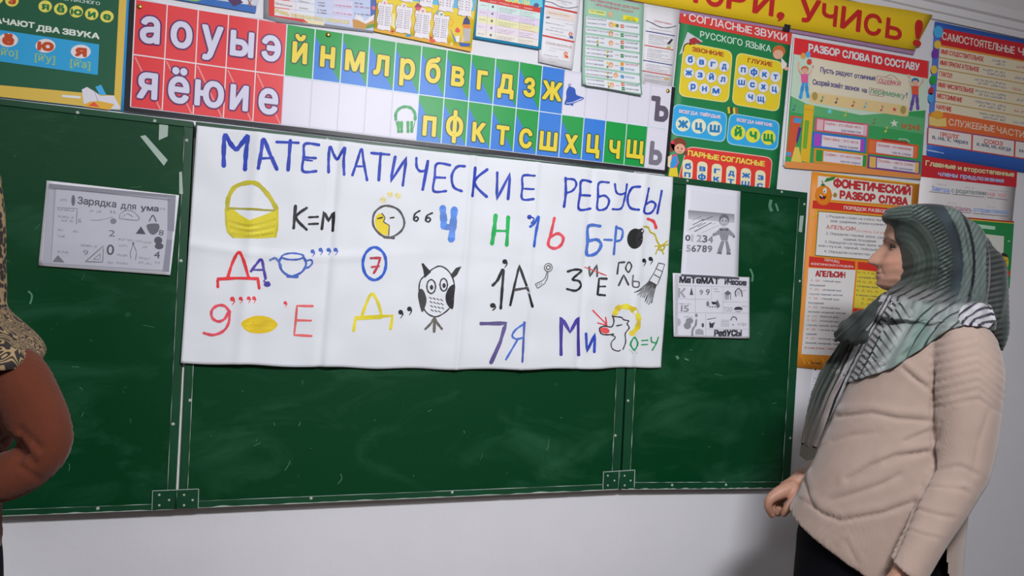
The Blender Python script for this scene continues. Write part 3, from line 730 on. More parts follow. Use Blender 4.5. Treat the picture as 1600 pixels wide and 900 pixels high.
for i, ch in enumerate('яёюие'): L1(ch, i, .862, '#cfcde0', '#5a2a5c', .222)
for i, ch in enumerate('йнмлрбвгдзж'): L1(ch, i + 5, .345, YEc, '#1d4a34', .190)
for i, ch in enumerate('пфктсшхцчщ'): L1(ch, i + 10, .890 - (.03 if ch in 'фцщ' else 0), YEc, '#1d4a34', .190)
L1('Ъ', 20, .40, '#57505f', None, .19, bold=.05); L1('Ь', 20, .90, '#6e6a76', None, .18, bold=.05)
# bell and headphones pictograms
crop(720, 0, 4.444); P = 'bell_picture'
A.pp([(745, 605), (765, 605), (790, 620), (800, 660), (845, 680), (830, 700), (725, 722), (730, 680), (730, 640)], '#1e4aa0', 3, P, smooth=True)
A.st([(722, 722), (760, 722), (845, 684)], 12, '#1e4aa0', 3.3, P); A.st([(732, 718), (770, 714), (838, 686)], 5, '#dfe2ee', 3.6, P); A.pe(770, 728, 9, 8, '#1e4aa0', 3.5, P); A.st([(752, 585), (762, 590), (752, 600), (744, 592)], 4, '#1e4aa0', 3, P, closed=True)
A.st([(798, 625), (812, 655), (826, 668)], 3, '#dfe2ee', 3.6, P)
crop(400, 0, 4.444); P = 'headphones_picture'
A.st([(970, 830), (972, 785), (1000, 752), (1040, 742), (1080, 755), (1102, 790), (1104, 830)], 20, '#1f8a4c', 3, P)
A.st([(970, 830), (980, 880), (1000, 915)], 5, '#1f8a4c', 3, P); A.st([(1104, 830), (1095, 880), (1080, 915)], 5, '#1f8a4c', 3, P)
for x in (988, 1010, 1054, 1080): A.st([(x, 850), (x + 1, 915)], 20, '#138a3a', 3.2, P)
A.finish()
# clear tape shine on strip
crop(0, 0, 1)

# ---- 3. green vowel poster, top left
G = Sheet('vowel_sound_poster', 'green vowel poster with yellow letter discs and blue band, left of the alphabet strip', 'poster',
          ((-107, -125), (208, -62), (193, 174), (-118, 138)), 0.005, '#2f7fb4', .74, lambda u, v: .001 + .001 * sin(u * 5), n=(16, 8))
crop(0, 0, 5)
G.pp([(-700, -420), (1000, -200), (942, 862), (-700, 680)], '#c9a94a', 1); G.pp([(-680, -380), (940, -180), (893, 746), (-640, 610)], '#1d5238', 1.6)
G.pp([(-560, 180), (0, 236), (776, 348), (764, 586), (0, 482), (-560, 410)], '#2c93c4', 2)
G.pt('ОБОЗНАЧАЮТ', -330, 140, 270, 222, 42, '#c9cfc6', 3, .06); G.pt('ДВА', 288, 240, 466, 262, 42, '#c9cfc6', 3, .06); G.pt('ЗВУКА', 490, 266, 775, 305, 42, '#c9cfc6', 3, .06)
G.pt('МЯГКОСТЬ СОГЛАСНОГО', 180, -40, 780, 42, 26, '#b9c9bf', 3, .03)
for x, y, ch, cc in ((355, 52, 'я', '#1f6a3c'), (475, 72, 'ё', '#1f6a3c'), (597, 92, 'ю', '#1f6a3c'), (717, 111, 'и', '#1f6a3c'), (836, 130, 'е', '#1f6a3c'), (96, 8, 'э', '#a8321f'), (-24, -10, 'у', '#a8321f'), (-144, -28, 'о', '#a8321f')):
    G.pe(x, y, 53, 47, '#c9bd4c', 2); G.pe(x, y, 47, 41, '#d3c95c', 2.4); w0 = 26 if ch != 'ю' else 40
    G.pt(ch, x - w0, y + 20, x + w0, y + 28, 52, cc, 3, .07)
for x, y, ch, tr in ((66, 316, 'ё', "[й'о]"), (357, 360, 'ю', "[й'у]"), (632, 404, 'я', "[й'а]"), (-215, 275, 'е', "[й'э]")):
    G.pe(x, y, 78, 54, '#d9cfd0', 2.6); w0 = 38 if ch != 'ю' else 56
    G.pt(ch, x - w0, y + 28, x + w0, y + 36, 74, '#b0431f', 3.2, .08)
    G.pt(tr, x - 82, y + 112, x + 72, y + 134, 56, '#8fae72', 3.2, .02)
P = 'book_picture'
G.pp([(485, 742), (630, 752), (630, 772), (485, 760)], '#d9d9dc', 3, P); G.pp([(640, 700), (680, 680), (740, 715), (785, 750), (890, 748), (945, 850), (860, 856), (740, 800), (655, 812)], '#c9c6cf', 3, P); G.st([(740, 715), (765, 790)], 4, '#8a8a94', 3.6, P)
G.pp([(745, 680), (790, 662), (832, 742), (780, 742)], '#3f9ccc', 3.3, P); G.pp([(645, 832), (700, 795), (780, 790), (895, 815), (860, 860)], '#d8a53a', 3.2, P); G.pp([(690, 828), (735, 795), (780, 838)], '#d05038', 3.5, P)
G.finish()

crop(0, 0, 3.75)
N0_ = Sheet('corner_study_poster', 'blue-edged study poster showing only its lower corner above the red vowel cells', 'poster', ((262, -60), (414, -38), (400, 19), (256, -10)), 0.005, '#c9ccd8', .76, None, n=(4, 4))
N0_.pp([(990, -40), (1502, 35), (1498, 78), (985, -10)], '#2f62a8', 1.5); N0_.pp([(1080, -40), (1250, -20), (1150, 10), (1080, 0)], '#7aa84c', 2); N0_.pp([(1330, -5), (1395, -15), (1425, 15), (1370, 40)], '#4a2c54', 2.4, 'printed_picture'); N0_.st([(1445, -20), (1465, 20), (1485, 48)], 6, '#8a4a2c', 2.6, 'printed_picture'); N0_.st([(1485, -20), (1455, 30)], 6, '#8a4a2c', 2.8, 'printed_picture')
N0_.finish()

# ---- 4. case poster
crop(400, 0, 8)
N = Sheet('grammar_case_poster', 'red and blue noun case poster at the top edge, left of the yellow one', 'poster',
          ((414, -62), (606, -34), (584, 51), (412, 32)), 0.005, '#9a9aa0', .76, None, n=(8, 6))
N.pp([(160, -480), (1640, -250), (1470, 385), (1180, 345), (160, 195)], '#b9c4e0', 1); N.pp([(160, -480), (420, -440), (420, 120), (660, 290), (160, 195)], '#c4302c', 1.5)
N.pp([(480, 150), (860, 230), (850, 320), (620, 290), (420, 215)], '#e4d9b0', 1.4)
for r in range(6):
    y = -420 + r * 105 - 8
    for (a, b_, cc) in ((230, 500, '#e0d6d8'), (500, 740, '#d9d9de'), (740, 960, '#c9cfe6'), (960, 1215, '#d0cbe2')):
        N.pp([(a, y + (a - 230) * .13), (b_ - 6, y + (b_ - 230) * .13), (b_ - 6, y + (b_ - 230) * .13 + 95), (a, y + (a - 230) * .13 + 95)], cc, 2)
for x0, y0, x1, y1, t, cc in ((240, 50, 450, 90, 'Предложный', '#55505a'), (240, -50, 470, 0, 'Творительный', '#55505a'), (530, 20, 660, 45, 'горжусь', '#77707a'), (540, 105, 650, 125, 'думаю', '#77707a'), (775, 40, 860, 50, 'кем?', '#55505a'), (775, 75, 860, 88, 'чем?', '#55505a'), (768, 130, 880, 145, 'о ком?', '#55505a'), (768, 165, 880, 180, 'о чём?', '#55505a'), (975, 70, 1195, 95, 'с, за, над, под, между', '#b04a66'), (965, 165, 1195, 195, 'о, об, в, на, при', '#b04a66'), (1230, 45, 1330, 60, 'ом, ем', '#55505a'), (1230, 90, 1420, 110, 'ой, ей, ью', '#b04a66'), (1230, 180, 1420, 200, 'о, в, на, при', '#55505a')):
    N.pt(t, x0, y0, x1, y1, 22, cc, 3, .02)
N.pt('Учись', 225, 148, 410, 200, 46, '#f0dc8c', 3.4, .05, '#5a4a2c', .12); N.pt('определять', 435, 205, 840, 262, 46, '#f0e0a0', 3.4, .05, '#5a4a2c', .12); N.pt('падежи!', 875, 262, 1160, 300, 46, '#e6dc9c', 3.4, .05, '#4a4a3c', .12)
P = 'open_book_picture'
N.pp([(1430, -200), (1510, -190), (1500, 330), (1430, 230)], '#4a5c9c', 2, P); N.pp([(1205, 240), (1300, 260), (1370, 300), (1480, 240), (1490, 330), (1350, 365), (1215, 345)], '#b8843c', 2.4, P); N.pp([(1250, 170), (1330, 220), (1360, 270), (1420, 215), (1480, 180), (1470, 250), (1370, 300), (1240, 235)], '#d6d0d2', 2.8, P)
N.pp([(1380, 320), (1480, 290), (1490, 340), (1370, 360)], '#5c8a3c', 2.9, P); N.pe(1470, 100, 22, 26, '#d86a72', 2.9, P)
N.finish()

# ---- 5. multiplication table poster
crop(570, 0, 8.421)
O = Sheet('multiplication_poster', 'yellow multiplication table poster with white scrolls and a small sailing boat', 'poster',
          ((600, -104), (756, -82), (736, 80.5), (584, 49)), 0.0075, '#e2c22c', .76, lambda u, v: .0005, n=(8, 6))
O.pp([(230, -700), (1540, -560), (1440, 150), (1300, 180), (230, -60)], '#58a8cc', 1); O.pp([(120, 370), (1410, 640), (1400, 682), (118, 408)], '#cf9a22', 1.5); O.pp([(330, 330), (360, 180), (395, 180), (400, 380)], '#f0e8a0', 1.4)
O.pp([(150, -60), (330, -40), (900, 60), (1440, 150), (1430, 260), (500, 100), (150, 40)], '#e0c62e', 1.2)
for x0, y0, x1, y1, n_, cc in ((172, 30, 350, 400, '6', '#d0404c'), (415, 75, 610, 440, '7', '#3a3a44'), (662, 140, 860, 505, '8', '#d0404c'), (905, 190, 1095, 560, '9', '#2c7a5c'), (480, -330, 640, 30, None, None), (725, -300, 905, 95, None, None), (980, -260, 1170, 155, None, None), (1235, -220, 1415, 215, None, None)):
    w0 = x1 - x0; sk = -.03; Q = []
    for i in range(24):
        t = i / 24
        if t < .25: u, v = t * 4, 0
        elif t < .5: u, v = 1, (t - .25) * 4
        elif t < .75: u, v = 1 - (t - .5) * 4, 1
        else: u, v = 0, 1 - (t - .75) * 4
        Q.append((x0 + w0 * u + (v - .5) * -25 + 9 * sin(i * 2.1), y0 + (y1 - y0 - 20) * v + 30 * u + 7 * sin(i * 1.7)))
    O.pp([(x0 - 8 + (p[0] - x0) * 1.06, y0 - 8 + (p[1] - y0) * 1.035) for p in Q], '#8a6a3c', 2, 'scroll_picture', True); O.pp(Q, '#e2dce2', 2.4, 'scroll_picture', True)
    for c_ in range(2):
        for r in range(9):
            xa = x0 + 18 + c_ * w0 * .48 - r * 2.5; ya = y0 + 62 + r * (y1 - y0 - 100) / 9.4 + c_ * 14
            if n_: O.pt('%s·%d=%d' % (n_, r + 1, int(n_) * (r + 1)) if c_ == 0 else '%d:%s=%d' % (int(n_) * (r + 1), n_, r + 1), xa, ya, xa + w0 * .36, ya + 10, 17, '#55525c', 3, .02, part='small_print')
            else: O.pt('%d·%d' % (r + 1, 2 + c_), xa, ya, xa + w0 * .3, ya + 10, 17, '#55525c', 3, .02, part='small_print')
    if n_:
        O.pp([(x0 + w0 * .36, y0 - 25), (x0 + w0 * .5, y0 - 38), (x0 + w0 * .62, y0 - 22), (x0 + w0 * .72, y0), (x0 + w0 * .6, y0 + 45), (x0 + w0 * .38, y0 + 38), (x0 + w0 * .3, y0 + 8)], '#e6dadd', 3.2, 'scroll_picture')
        O.pt(n_, x0 + w0 * .43, y0 + 22, x0 + w0 * .58, y0 + 24, 32, cc, 3.8, .05)
P = 'boat_picture'
O.pp([(1235, 560), (1395, 575), (1370, 612), (1260, 615)], '#2c4a9c', 3, P); O.pp([(1290, 540), (1295, 360), (1395, 370), (1385, 550)], '#a9a4a0', 3, P); O.pp([(1260, 560), (1270, 480), (1300, 470), (1310, 560)], '#c9b27c', 3.2, P); O.pp([(1275, 320), (1395, 340), (1380, 380), (1300, 370)], '#d8742c', 3.3, P); O.pp([(1285, 320), (1305, 250), (1340, 210), (1378, 265), (1385, 325)], '#3c3c6c', 3.3, P)
O.pp([(1120, 375), (1205, 540), (1225, 555), (1185, 560)], '#4a7ca4', 3, P); O.pp([(1185, 480), (1245, 470), (1240, 560), (1200, 550)], '#e0dcd6', 3.1, P); O.pp([(1185, 400), (1215, 355), (1255, 400), (1245, 430), (1195, 425)], '#d0483c', 3.2, P)
O.st([(1130 + 32 * cos(a), 295 + 45 * sin(a)) for a in [i * .785 for i in range(8)]], 6, '#c9861c', 3, P, closed=True)
P = 'sea_creature_picture'
for x, y in ((362, 415), (870, 500)):
    for i in range(5): O.st([(x, y), (x + 34 * cos(i * 1.256 - 1.5), y + 40 * sin(i * 1.256 - 1.5))], 18, '#d8542c', 3, P, taper=True)
O.pe(890, 540, 40, 26, '#d0502c', 3, P); O.pe(575, 468, 38, 20, '#2c86b4', 3, P); O.pe(700, 95, 42, 42, '#c8506c', 3, P); O.pp([(650, 95), (690, 40), (740, 75), (748, 100)], '#8a3c5c', 3.3, P); O.pe(1010, 190, 26, 34, '#e0e4e4', 3.4, P); O.pt('9', 998, 205, 1022, 207, 30, '#2c7a5c', 4, .05); O.pe(1140, 582, 22, 26, '#e6c86a', 3, P); O.pe(958, 165, 26, 20, '#7a9ca0', 3, P)
O.finish()

# ---- 6. blue framed punctuation/ word table
crop(730, 0, 8.183)
Bp = Sheet('blue_frame_table_poster', 'blue-framed table poster with red header row and five ruled rows', 'poster',
           ((751, -60), (855, -42), (845, 78), (739.5, 60)), 0.007, '#2b8cb8', .76, lambda u, v: .001 + .002 * v * v, n=(8, 8))
Bp.pp([(160, -300), (940, -210), (900, 597), (106, 465)], '#e2dade', 1)
Bp.pp([(160, -60), (938, 100), (932, 168), (156, 18)], '#c23a34', 2)
for i, (cc) in enumerate(('#cfe2de', '#dccfe2', '#e8e4b4', '#e4d6e0', '#e6e0d6')):
    y = 20 + i * 89; Bp.pp([(156 - i * 9, y), (930 - i * 6, y + 150 - i * 4), (924 - i * 6, y + 240 - i * 4), (146 - i * 9, y + 88)], cc, 1.6)
Bp.pp([(465, -70), (960, -20), (960, 96), (870, 84), (470, 20)], '#62b8cc', 1.8)
Bp.pt('СВОЙСТВА', 480, 18, 800, 74, 62, '#d8d06a', 3, .04); Bp.pe(880, 72, 34, 30, '#4a5a74', 3)
for x, y0_, x2 in ((277, -10, 232), (395, 12, 350), (682, 70, 648)): Bp.st([(x, y0_), (x2, y0_ + 465)], 3, '#8a8890', 3, 'ruled_lines', wob=0)
def ln(S_, x0, y0, x1, slope, h, cc): S_.pp([(x0, y0), (x1, y0 + (x1 - x0) * slope), (x1, y0 + (x1 - x0) * slope + h), (x0, y0 + h)], cc, 3, 'small_print')
def wordline(S_, x0, y0, x1, slope, h, cc):
    x = x0
    while x < x1 - 4:
        l = random.uniform(18, 60) * h / 10; l = min(l, x1 - x)
        cx = x
        while cx < x + l - h * .3:
            ww = h * .5; k = random.random(); yy = y0 + (cx - x0) * slope
            if k < .6: S_.pp([(cx, yy), (cx + ww * .35, yy), (cx + ww * .35, yy + h), (cx, yy + h)], cc, 3, 'small_print')
            S_.pp([(cx, yy + h * (0 if k < .5 else .7)), (cx + ww, yy + h * (0 if k < .5 else .7)), (cx + ww, yy + h * (.3 if k < .5 else 1)), (cx, yy + h * (.3 if k < .5 else 1))], cc, 3.2, 'small_print')
            if k > .35: S_.pp([(cx + ww * .7, yy), (cx + ww, yy), (cx + ww, yy + h), (cx + ww * .7, yy + h)], cc, 3, 'small_print')
            cx += ww * 1.45
        x += l + h * .7
for t, x0, y0, x1, y1 in (('ПРИМЕР', 720, 112, 835, 132), ('ПРАВИЛО ЧТЕНИЯ', 410, 48, 655, 100), ('ЗНАК', 290, 30, 370, 42)): Bp.pt(t, x0, y0, x1, y1, 17, '#e8c6bc', 3, .04)
for i, cc in enumerate(('#3a5a58', '#6a5a88', '#5a7a5c', '#8a6a8c', '#6a4a5c')):
    yy = 62 + i * 91; xx = 168 - i * 9
    wordline(Bp, xx, yy, xx + 78, .16, 10, cc); Bp.pe(325 - i * 7, yy + 28, 14, 17, ('#5c5c64', '#7a7086')[i % 2], 3)
    for r in range(3): wordline(Bp, 410 - i * 9, yy + 38 + r * 22 - i * 1, 640 - i * 9 - r * 35, .17, 9, cc); wordline(Bp, 690 - i * 8, yy + 86 + r * 25 - i, 870 - i * 8 - (r % 2) * 40, .14, 9, ('#4a6a60', '#7a5a90', '#b46a4a', '#4a4a88', '#6a4a5c')[i])
Bp.finish()

# ---- 7. white reading cards either side of the green task poster
Wp = Sheet('white_task_card_poster', 'narrow white poster with two red bands, left of the pale green task poster', 'poster',
           ((849, -50), (912, -40), (894, 109), (841, 97)), 0.006, '#dcdade', .76, lambda u, v: .0005 + .0025 * v * v, n=(6, 10))
Wp.st([(990, 18), (1080, 35), (1180, 85), (1300, 105), (1410, 88)], 8, '#4a4a58', 3, 'curved_line', taper=False)
Wp.pp([(990, 68), (1408, 155), (1402, 178), (988, 88)], '#b8322e', 2, 'red_bands'); Wp.pp([(960, 445), (1368, 530), (1364, 550), (958, 465)], '#b8322e', 2, 'red_bands')
Wp.pt('ЗАДАЧА', 1135, 8, 1340, 55, 22, '#8a8490', 3, .02); Wp.pt('1 2 3', 1205, 50, 1265, 72, 14, '#8a6a70', 3, .02)
Wp.pp([(1010, 110), (1375, 200), (1368, 268), (1000, 180)], '#ecd9cc', 1.6)
for y, x0, x1, cc in ((155, 1030, 1310, '#7a6460'), (225, 1085, 1360, '#c09a90'), (285, 1000, 1240, '#4a6484'), (300, 1250, 1355, '#8a8a90'), (345, 1060, 1330, '#a0a0a6'), (372, 1000, 1225, '#4a6484'), (425, 1060, 1260, '#a09aa0'), (535, 1000, 1330, '#8a5a50'), (552, 1000, 1330, '#9a6a5c'), (605, 1050, 1300, '#a8a0a4'), (640, 1040, 1130, '#a09aa0'), (695, 970, 1160, '#4a6a90'), (745, 1040, 1310, '#a8a0a4'), (778, 1040, 1130, '#b0a8ac')):
    wordline(Wp, x0, y, x1, .19, 11, cc)
P = 'reader_picture'
for x, y, c1, c2 in ((1318, 440, '#b8503c', '#2c5a94'), (1255, 690, '#c85a30', '#c8502c')):
    Wp.pe(x, y, 26, 24, c1, 3, P); Wp.pe(x, y + 4, 17, 15, '#e0b094', 3.4, P); Wp.pp([(x - 35, y + 50), (x - 10, y + 22), (x + 28, y + 25), (x + 35, y + 58)], c2, 3.2, P); Wp.pp([(x - 60, y + 22), (x - 10, y + 38), (x - 12, y + 52), (x - 55, y + 35)], '#e8e6ea', 3.6, P)
Wp.pe(1030, 225, 28, 13, '#7a6a74', 3, P)
Wp.finish()
crop(895, 0, 5.622)
W2 = Sheet('white_grammar_card_poster', 'narrow white poster with blue and red ruled bands, right of the pale green task poster', 'poster',
           ((1006, 4), (1063, 15), (1050, 138.5), (1001.5, 131)), 0.0085, '#dcdade', .74, None, n=(4, 4))
W2.st([(645, 182), (700, 205), (760, 235), (830, 245), (905, 228)], 7, '#4a4a58', 3, 'curved_line', taper=False); W2.pt('ОРФОГРАММА', 715, 190, 865, 220, 14, '#b0605c', 3, .02)
for y, cc in ((268, '#34447c'), (392, '#b04440'), (525, '#34447c'), (617, '#b04440')): W2.pp([(640 - (y - 268) * .09, y), (898 - (y - 268) * .09, y + 44), (898 - (y - 268) * .09, y + 52), (640 - (y - 268) * .09, y + 9)], cc, 2, 'ruled_bands')
for y in (245, 300, 312, 325, 340, 360, 375, 425, 440, 460, 475, 490, 510, 558, 572, 590, 605, 650, 662, 690, 705):
    x0 = 668 - (y - 268) * .09; wordline(W2, x0, y, x0 + random.choice((130, 190, 215)), .17, 6, '#7c7682')
W2.pp([(825, 385), (865, 340), (880, 350), (850, 390)], '#34343c', 3.5, 'feather_picture'); W2.pe(840, 418, 18, 14, '#a8a050', 3.5, 'feather_picture'); W2.pe(825, 692, 24, 11, '#b89a5c', 3.5, 'feather_picture')
W2.finish()

# ---- 8. pale green task poster
def gcurl(u, v): return 0.002 + 0.010 * max(0, v - .75) / .25 * max(0, v - .75) * 4 + .002 * sin(u * 6)
TG = Sheet('green_task_poster', 'pale green poster of arithmetic task rules curling off the wall over the alphabet strip', 'poster',
           ((913, -12), (1006, 7), (1001, 150), (908, 133)), 0.013, '#8fb4a0', .76, gcurl, n=(10, 24))
TG.pt('МАТЕМАТИЧЕСКИЕ ДЕЙСТВИЯ', 150, 12, 578, 88, 20, '#b8506c', 3, .03); TG.pt('ПРИ РЕШЕНИИ ЗАДАЧ', 195, 55, 525, 115, 20, '#b8506c', 3, .03)
TG.pp([(138, 82), (285, 108), (283, 145), (136, 118)], '#c9cf78', 2); TG.pt('ЧТО ГОВОРИТ', 148, 105, 275, 128, 14, '#4a6a4c', 3, .03); TG.pp([(440, 130), (578, 158), (574, 195), (438, 172)], '#d8d02c', 2, smooth=False); TG.pt('КАКОЕ', 475, 158, 540, 168, 11, '#6a6a2c', 3, .03); TG.pt('ДЕЙСТВИЕ', 465, 176, 550, 188, 11, '#6a6a2c', 3, .03); TG.pe(326, 130, 20, 26, '#c9a27c', 3, 'child_picture')
rows = [(148, 232, ['СКОЛЬКО ВСЕГО?', 'СКОЛЬКО СТАЛО?'], '+'), (245, 292, ['СКОЛЬКО ОСТАЛОСЬ?'], '-'), (308, 395, ['БОЛЬШЕ НА', 'МЕНЬШЕ НА'], '+-'), (410, 490, ['НА СКОЛЬКО БОЛЬШЕ', 'НА СКОЛЬКО МЕНЬШЕ'], '-'), (503, 582, ['В РАЗ БОЛЬШЕ', 'В РАЗ МЕНЬШЕ'], 'x:'), (597, 670, ['ВО СКОЛЬКО РАЗ БОЛЬШЕ', 'ВО СКОЛЬКО РАЗ МЕНЬШЕ'], ':'), (685, 762, ['ЭТО НА МЕНЬШЕ', 'ЭТО НА БОЛЬШЕ'], '+-')]
for a, b_, ts, op in rows:
    x0 = 112 - (a - 148) * .02; x1 = 583
    TG.pp([(x0, a), (x1, a + 68), (x1, b_ + 65), (x0, b_ - 3)], '#d4d6dc', 2)
    for i, t in enumerate(ts): 
        y = a + 25 + i * 38; TG.pt(t, x0 + 10, y, x0 + (160 if len(t) < 14 else 175 if len(t) < 16 else 240), y + (18 if len(t) < 16 else 30), 13, '#45425c', 3, .03)
    cx = 432 if len(op) < 3 else 430
    for i, o_ in enumerate(op):
        y = (a + b_) / 2 + 42 + (i - (len(op) - 1) / 2) * 40; cc = {'+': '#c05228', '-': '#1f7a3c', 'x': '#d08a28', ':': '#2c7aac'}[o_]
        TG.pp([(cx - 15, y - 17), (cx + 14, y - 14), (cx + 14, y + 17), (cx - 15, y + 14)], cc, 3, 'sign_boxes')
        if o_ == '+': TG.st([(cx, y - 8), (cx, y + 8)], 4, '#e8e4e0', 3.6, 'sign_boxes', wob=0)
        if o_ in '+-': TG.st([(cx - 8, y), (cx + 8, y + 1)], 4, '#e8e4e0', 3.6, 'sign_boxes', wob=0)
        if o_ in ':': TG.pe(cx, y - 6, 3, 3, '#e8e4e0', 3.6, 'sign_boxes'); TG.pe(cx, y + 6, 3, 3, '#e8e4e0', 3.6, 'sign_boxes')
        TG.pt({'+': 'СЛОЖЕНИЕ', '-': 'ВЫЧИТАНИЕ', 'x': 'УМНОЖЕНИЕ', ':': 'ДЕЛЕНИЕ'}[o_], 455, y + 6, 570 if o_ != ':' else 540, y + 20, 14, {'x': '#b8406c', ':': '#4a7a9c'}.get(o_, '#4a4a5c'), 3, .03)
    yy = (a + b_) / 2 + 32
    if a != 410: TG.pe(330 if a != 597 else 372, yy - 2, 21, 24, '#c9936c', 3, 'child_picture'); TG.pe(330 if a != 597 else 372, yy + 4, 13, 14, '#e0bc9c', 3.5, 'child_picture')
    if a in (148,): TG.pe(362, yy, 20, 18, '#d0c04c', 3, 'child_picture'); TG.pe(388, yy + 6, 14, 16, '#5a7a4c', 3, 'child_picture')
    TG.st([(368, yy + 2), (402, yy + 6)], 4, '#b04a4c', 3, 'sign_boxes', wob=0)
    if len(ts) == 2 and a > 200:
        for i, cc in enumerate(('#c8b02c', '#6a7a2c')): TG.pe(300 if a > 400 else 212, yy - 18 + i * 34, 9, 11, cc, 3, 'sign_boxes')
TG.finish()

# ---- 9. consonant poster
KR = .52
Cn = Sheet('consonant_poster', 'green poster of Russian consonants in yellow, blue and red panels, above the right board leaf', 'poster',
           ((1065, 15), (1237, 51), (1213, 297), (1039, 277)), 0.0065, '#1a6a3c', .62, lambda u, v: .0008, n=(10, 12))
Cn.k = .6
crop(1030, 0, 3)
Cn.pp([(98, 48), (622, 155), (616, 212), (94, 106)], '#b3342e', 1.5)
Cn.pt('СОГЛАСНЫЕ', 138, 98, 432, 160, 34, '#d8cfd2', 3, .02); Cn.pt('ЗВУКИ', 445, 162, 596, 194, 34, '#d8cfd2', 3, .02); Cn.pt('РУССКОГО', 190, 176, 388, 216, 30, '#c2d6c8', 3, .015); Cn.pt('ЯЗЫКА', 402, 220, 522, 245, 30, '#c2d6c8', 3, .015)
Cn.pe(118, 72, 5, 6, '#e8e4e4', 3); 
P = 'book_and_child_picture'
Cn.pp([(92, 258), (132, 150), (205, 195), (150, 215)], '#a9a9b0', 2, P); Cn.pp([(140, 185), (165, 175), (198, 200), (140, 212)], '#8a2a2c', 2.4, P)
Cn.pe(560, 240, 30, 27, '#a8582c', 2.6, P); Cn.pe(556, 256, 24, 22, '#d8a488', 3, P); Cn.pp([(570, 270), (598, 300), (590, 325), (572, 320)], '#d8d0cc', 2.8, P); Cn.pe(594, 322, 9, 9, '#d8a488', 3, P)
def rr(S_, pts, r, col, lay, part='printed_background'):    # rounded quad from crop corners
    out = []; n = len(pts)
    for i in range(n):
        p0, p1, p2 = pts[i - 1], pts[i], pts[(i + 1) % n]
        def toward(p, q): l = math.dist(p, q); return (p[0] + (q[0] - p[0]) * r / l, p[1] + (q[1] - p[1]) * r / l)
        a, b_ = toward(p1, p0), toward(p1, p2)
        for k in range(5):
            t = k / 4; out.append(tuple((1 - t) ** 2 * a[j] + 2 * t * (1 - t) * p1[j] + t * t * b_[j] for j in (0, 1)))
    S_.pp(out, col, lay, part)
rr(Cn, [(114, 196), (344, 240), (324, 484), (88, 450)], 34, '#d8d088', 2); rr(Cn, [(117, 201), (340, 244), (320, 479), (93, 446)], 32, '#d8c02a', 2.4)
rr(Cn, [(362, 244), (582, 292), (560, 526), (338, 490)], 34, '#d8d088', 2); rr(Cn, [(366, 249), (578, 296), (556, 521), (342, 486)], 32, '#d8c02a', 2.4)
Cn.pt('ЗВОНКИЕ', 153, 240, 300, 266, 19, '#8a2a20', 3, .05); Cn.pt('ГЛУХИЕ', 414, 292, 528, 313, 19, '#8a2a20', 3, .05)
def disc(x, y, ch, r=24, bg='#dcdce0', fg='#1f5aa0', ring='#9a9270'):
    Cn.pe(x, y, r + 2, r + 3, ring, 2.9); Cn.pe(x, y, r, r + 1, bg, 3.2); w0 = r * (.42 if ch not in 'жщшфмю' else .62)
    Cn.pt(ch, x - w0, y + r * .40, x + w0, y + r * .48, r * 1.15, fg, 3.8, .07)
for x, y, ch in ((144, 282, 'б'), (197, 292, 'в'), (250, 302, 'г'), (303, 312, 'д'), (137, 342, 'ж'), (190, 352, 'з'), (243, 363, 'й'), (296, 373, 'л'), (157, 406, 'р'), (210, 417, 'н'), (264, 427, 'м'), (392, 328, 'п'), (442, 339, 'ф'), (492, 350, 'к'), (543, 361, 'т'), (384, 387, 'ш'), (435, 398, 'с'), (486, 408, 'х'), (538, 418, 'ц'), (426, 455, 'ч'), (475, 465, 'щ')): disc(x, y, ch)
for q, rim in (([(66, 484), (320, 528), (308, 670), (52, 632)], '#8fc4d8'), ([(328, 528), (566, 568), (554, 708), (312, 676)], '#8fc4d8')):
    rr(Cn, q, 34, rim, 2.2)
rr(Cn, [(70, 489), (316, 532), (304, 665), (57, 628)], 32, '#2c8cbc', 2.6); rr(Cn, [(332, 533), (562, 572), (550, 703), (317, 671)], 32, '#2c8cbc', 2.6)
Cn.pt('ВСЕГДА ТВЁРДЫЕ', 92, 528, 286, 556, 14, '#d8c8d8', 3.3, .06, '#8a2a6a'); Cn.pt('ВСЕГДА МЯГКИЕ', 362, 568, 528, 594, 14, '#d8c8d8', 3.3, .06, '#8a2a6a')
for x, y, ch in ((110, 582, 'ж'), (184, 592, 'ц'), (258, 603, 'ш')): disc(x, y, ch, 34, '#d6d6b8', '#1f6a9a', '#2c8cbc')
for x, y, ch in ((368, 622, 'й'), (438, 634, 'ч'), (510, 645, 'щ')): disc(x, y, ch, 34, '#d0cc3c', '#1f7a3c', '#2c8cbc')
for i, cc in enumerate(('#b8a02c', '#3a3a34', '#c9b23c', '#8a5a2c')): Cn.pp([(318 + i * 13, 505 + i), (328 + i * 13, 500 + i), (332 + i * 12, 530 + i), (322 + i * 12, 534 + i)], cc, 2.9)
rr(Cn, [(128, 684), (532, 738), (514, 905), (84, 850)], 34, '#d0a89c', 2); rr(Cn, [(131, 689), (528, 742), (512, 900), (88, 845)], 32, '#b8302a', 2.4)
Cn.pt('ПАРНЫЕ', 133, 728, 278, 752, 23, '#d8cf52', 3.2, .05); Cn.pt('СОГЛАСНЫЕ', 288, 753, 492, 780, 23, '#d8cf52', 3.2, .05)
for i, (a, b_) in enumerate(zip('бвгджз', 'пфктшс')):
    x = 133 + i * 68; y = 778 + i * 10.2
    rr(Cn, [(x - 23, y - 33), (x + 25, y - 27), (x + 20, y + 68), (x - 27, y + 62)], 22, '#d6d0ac', 3)
    w0 = 13 if a not in 'ж' else 18; Cn.pt(a, x - w0, y + 12, x + w0, y + 15, 26, '#1f5aa0', 3.7, .07)
    w0 = 13 if b_ not in 'шф' else 17; Cn.pt(b_, x - w0 - 3, y + 50, x + w0 - 3, y + 53, 26, '#1f5aa0', 3.7, .07)
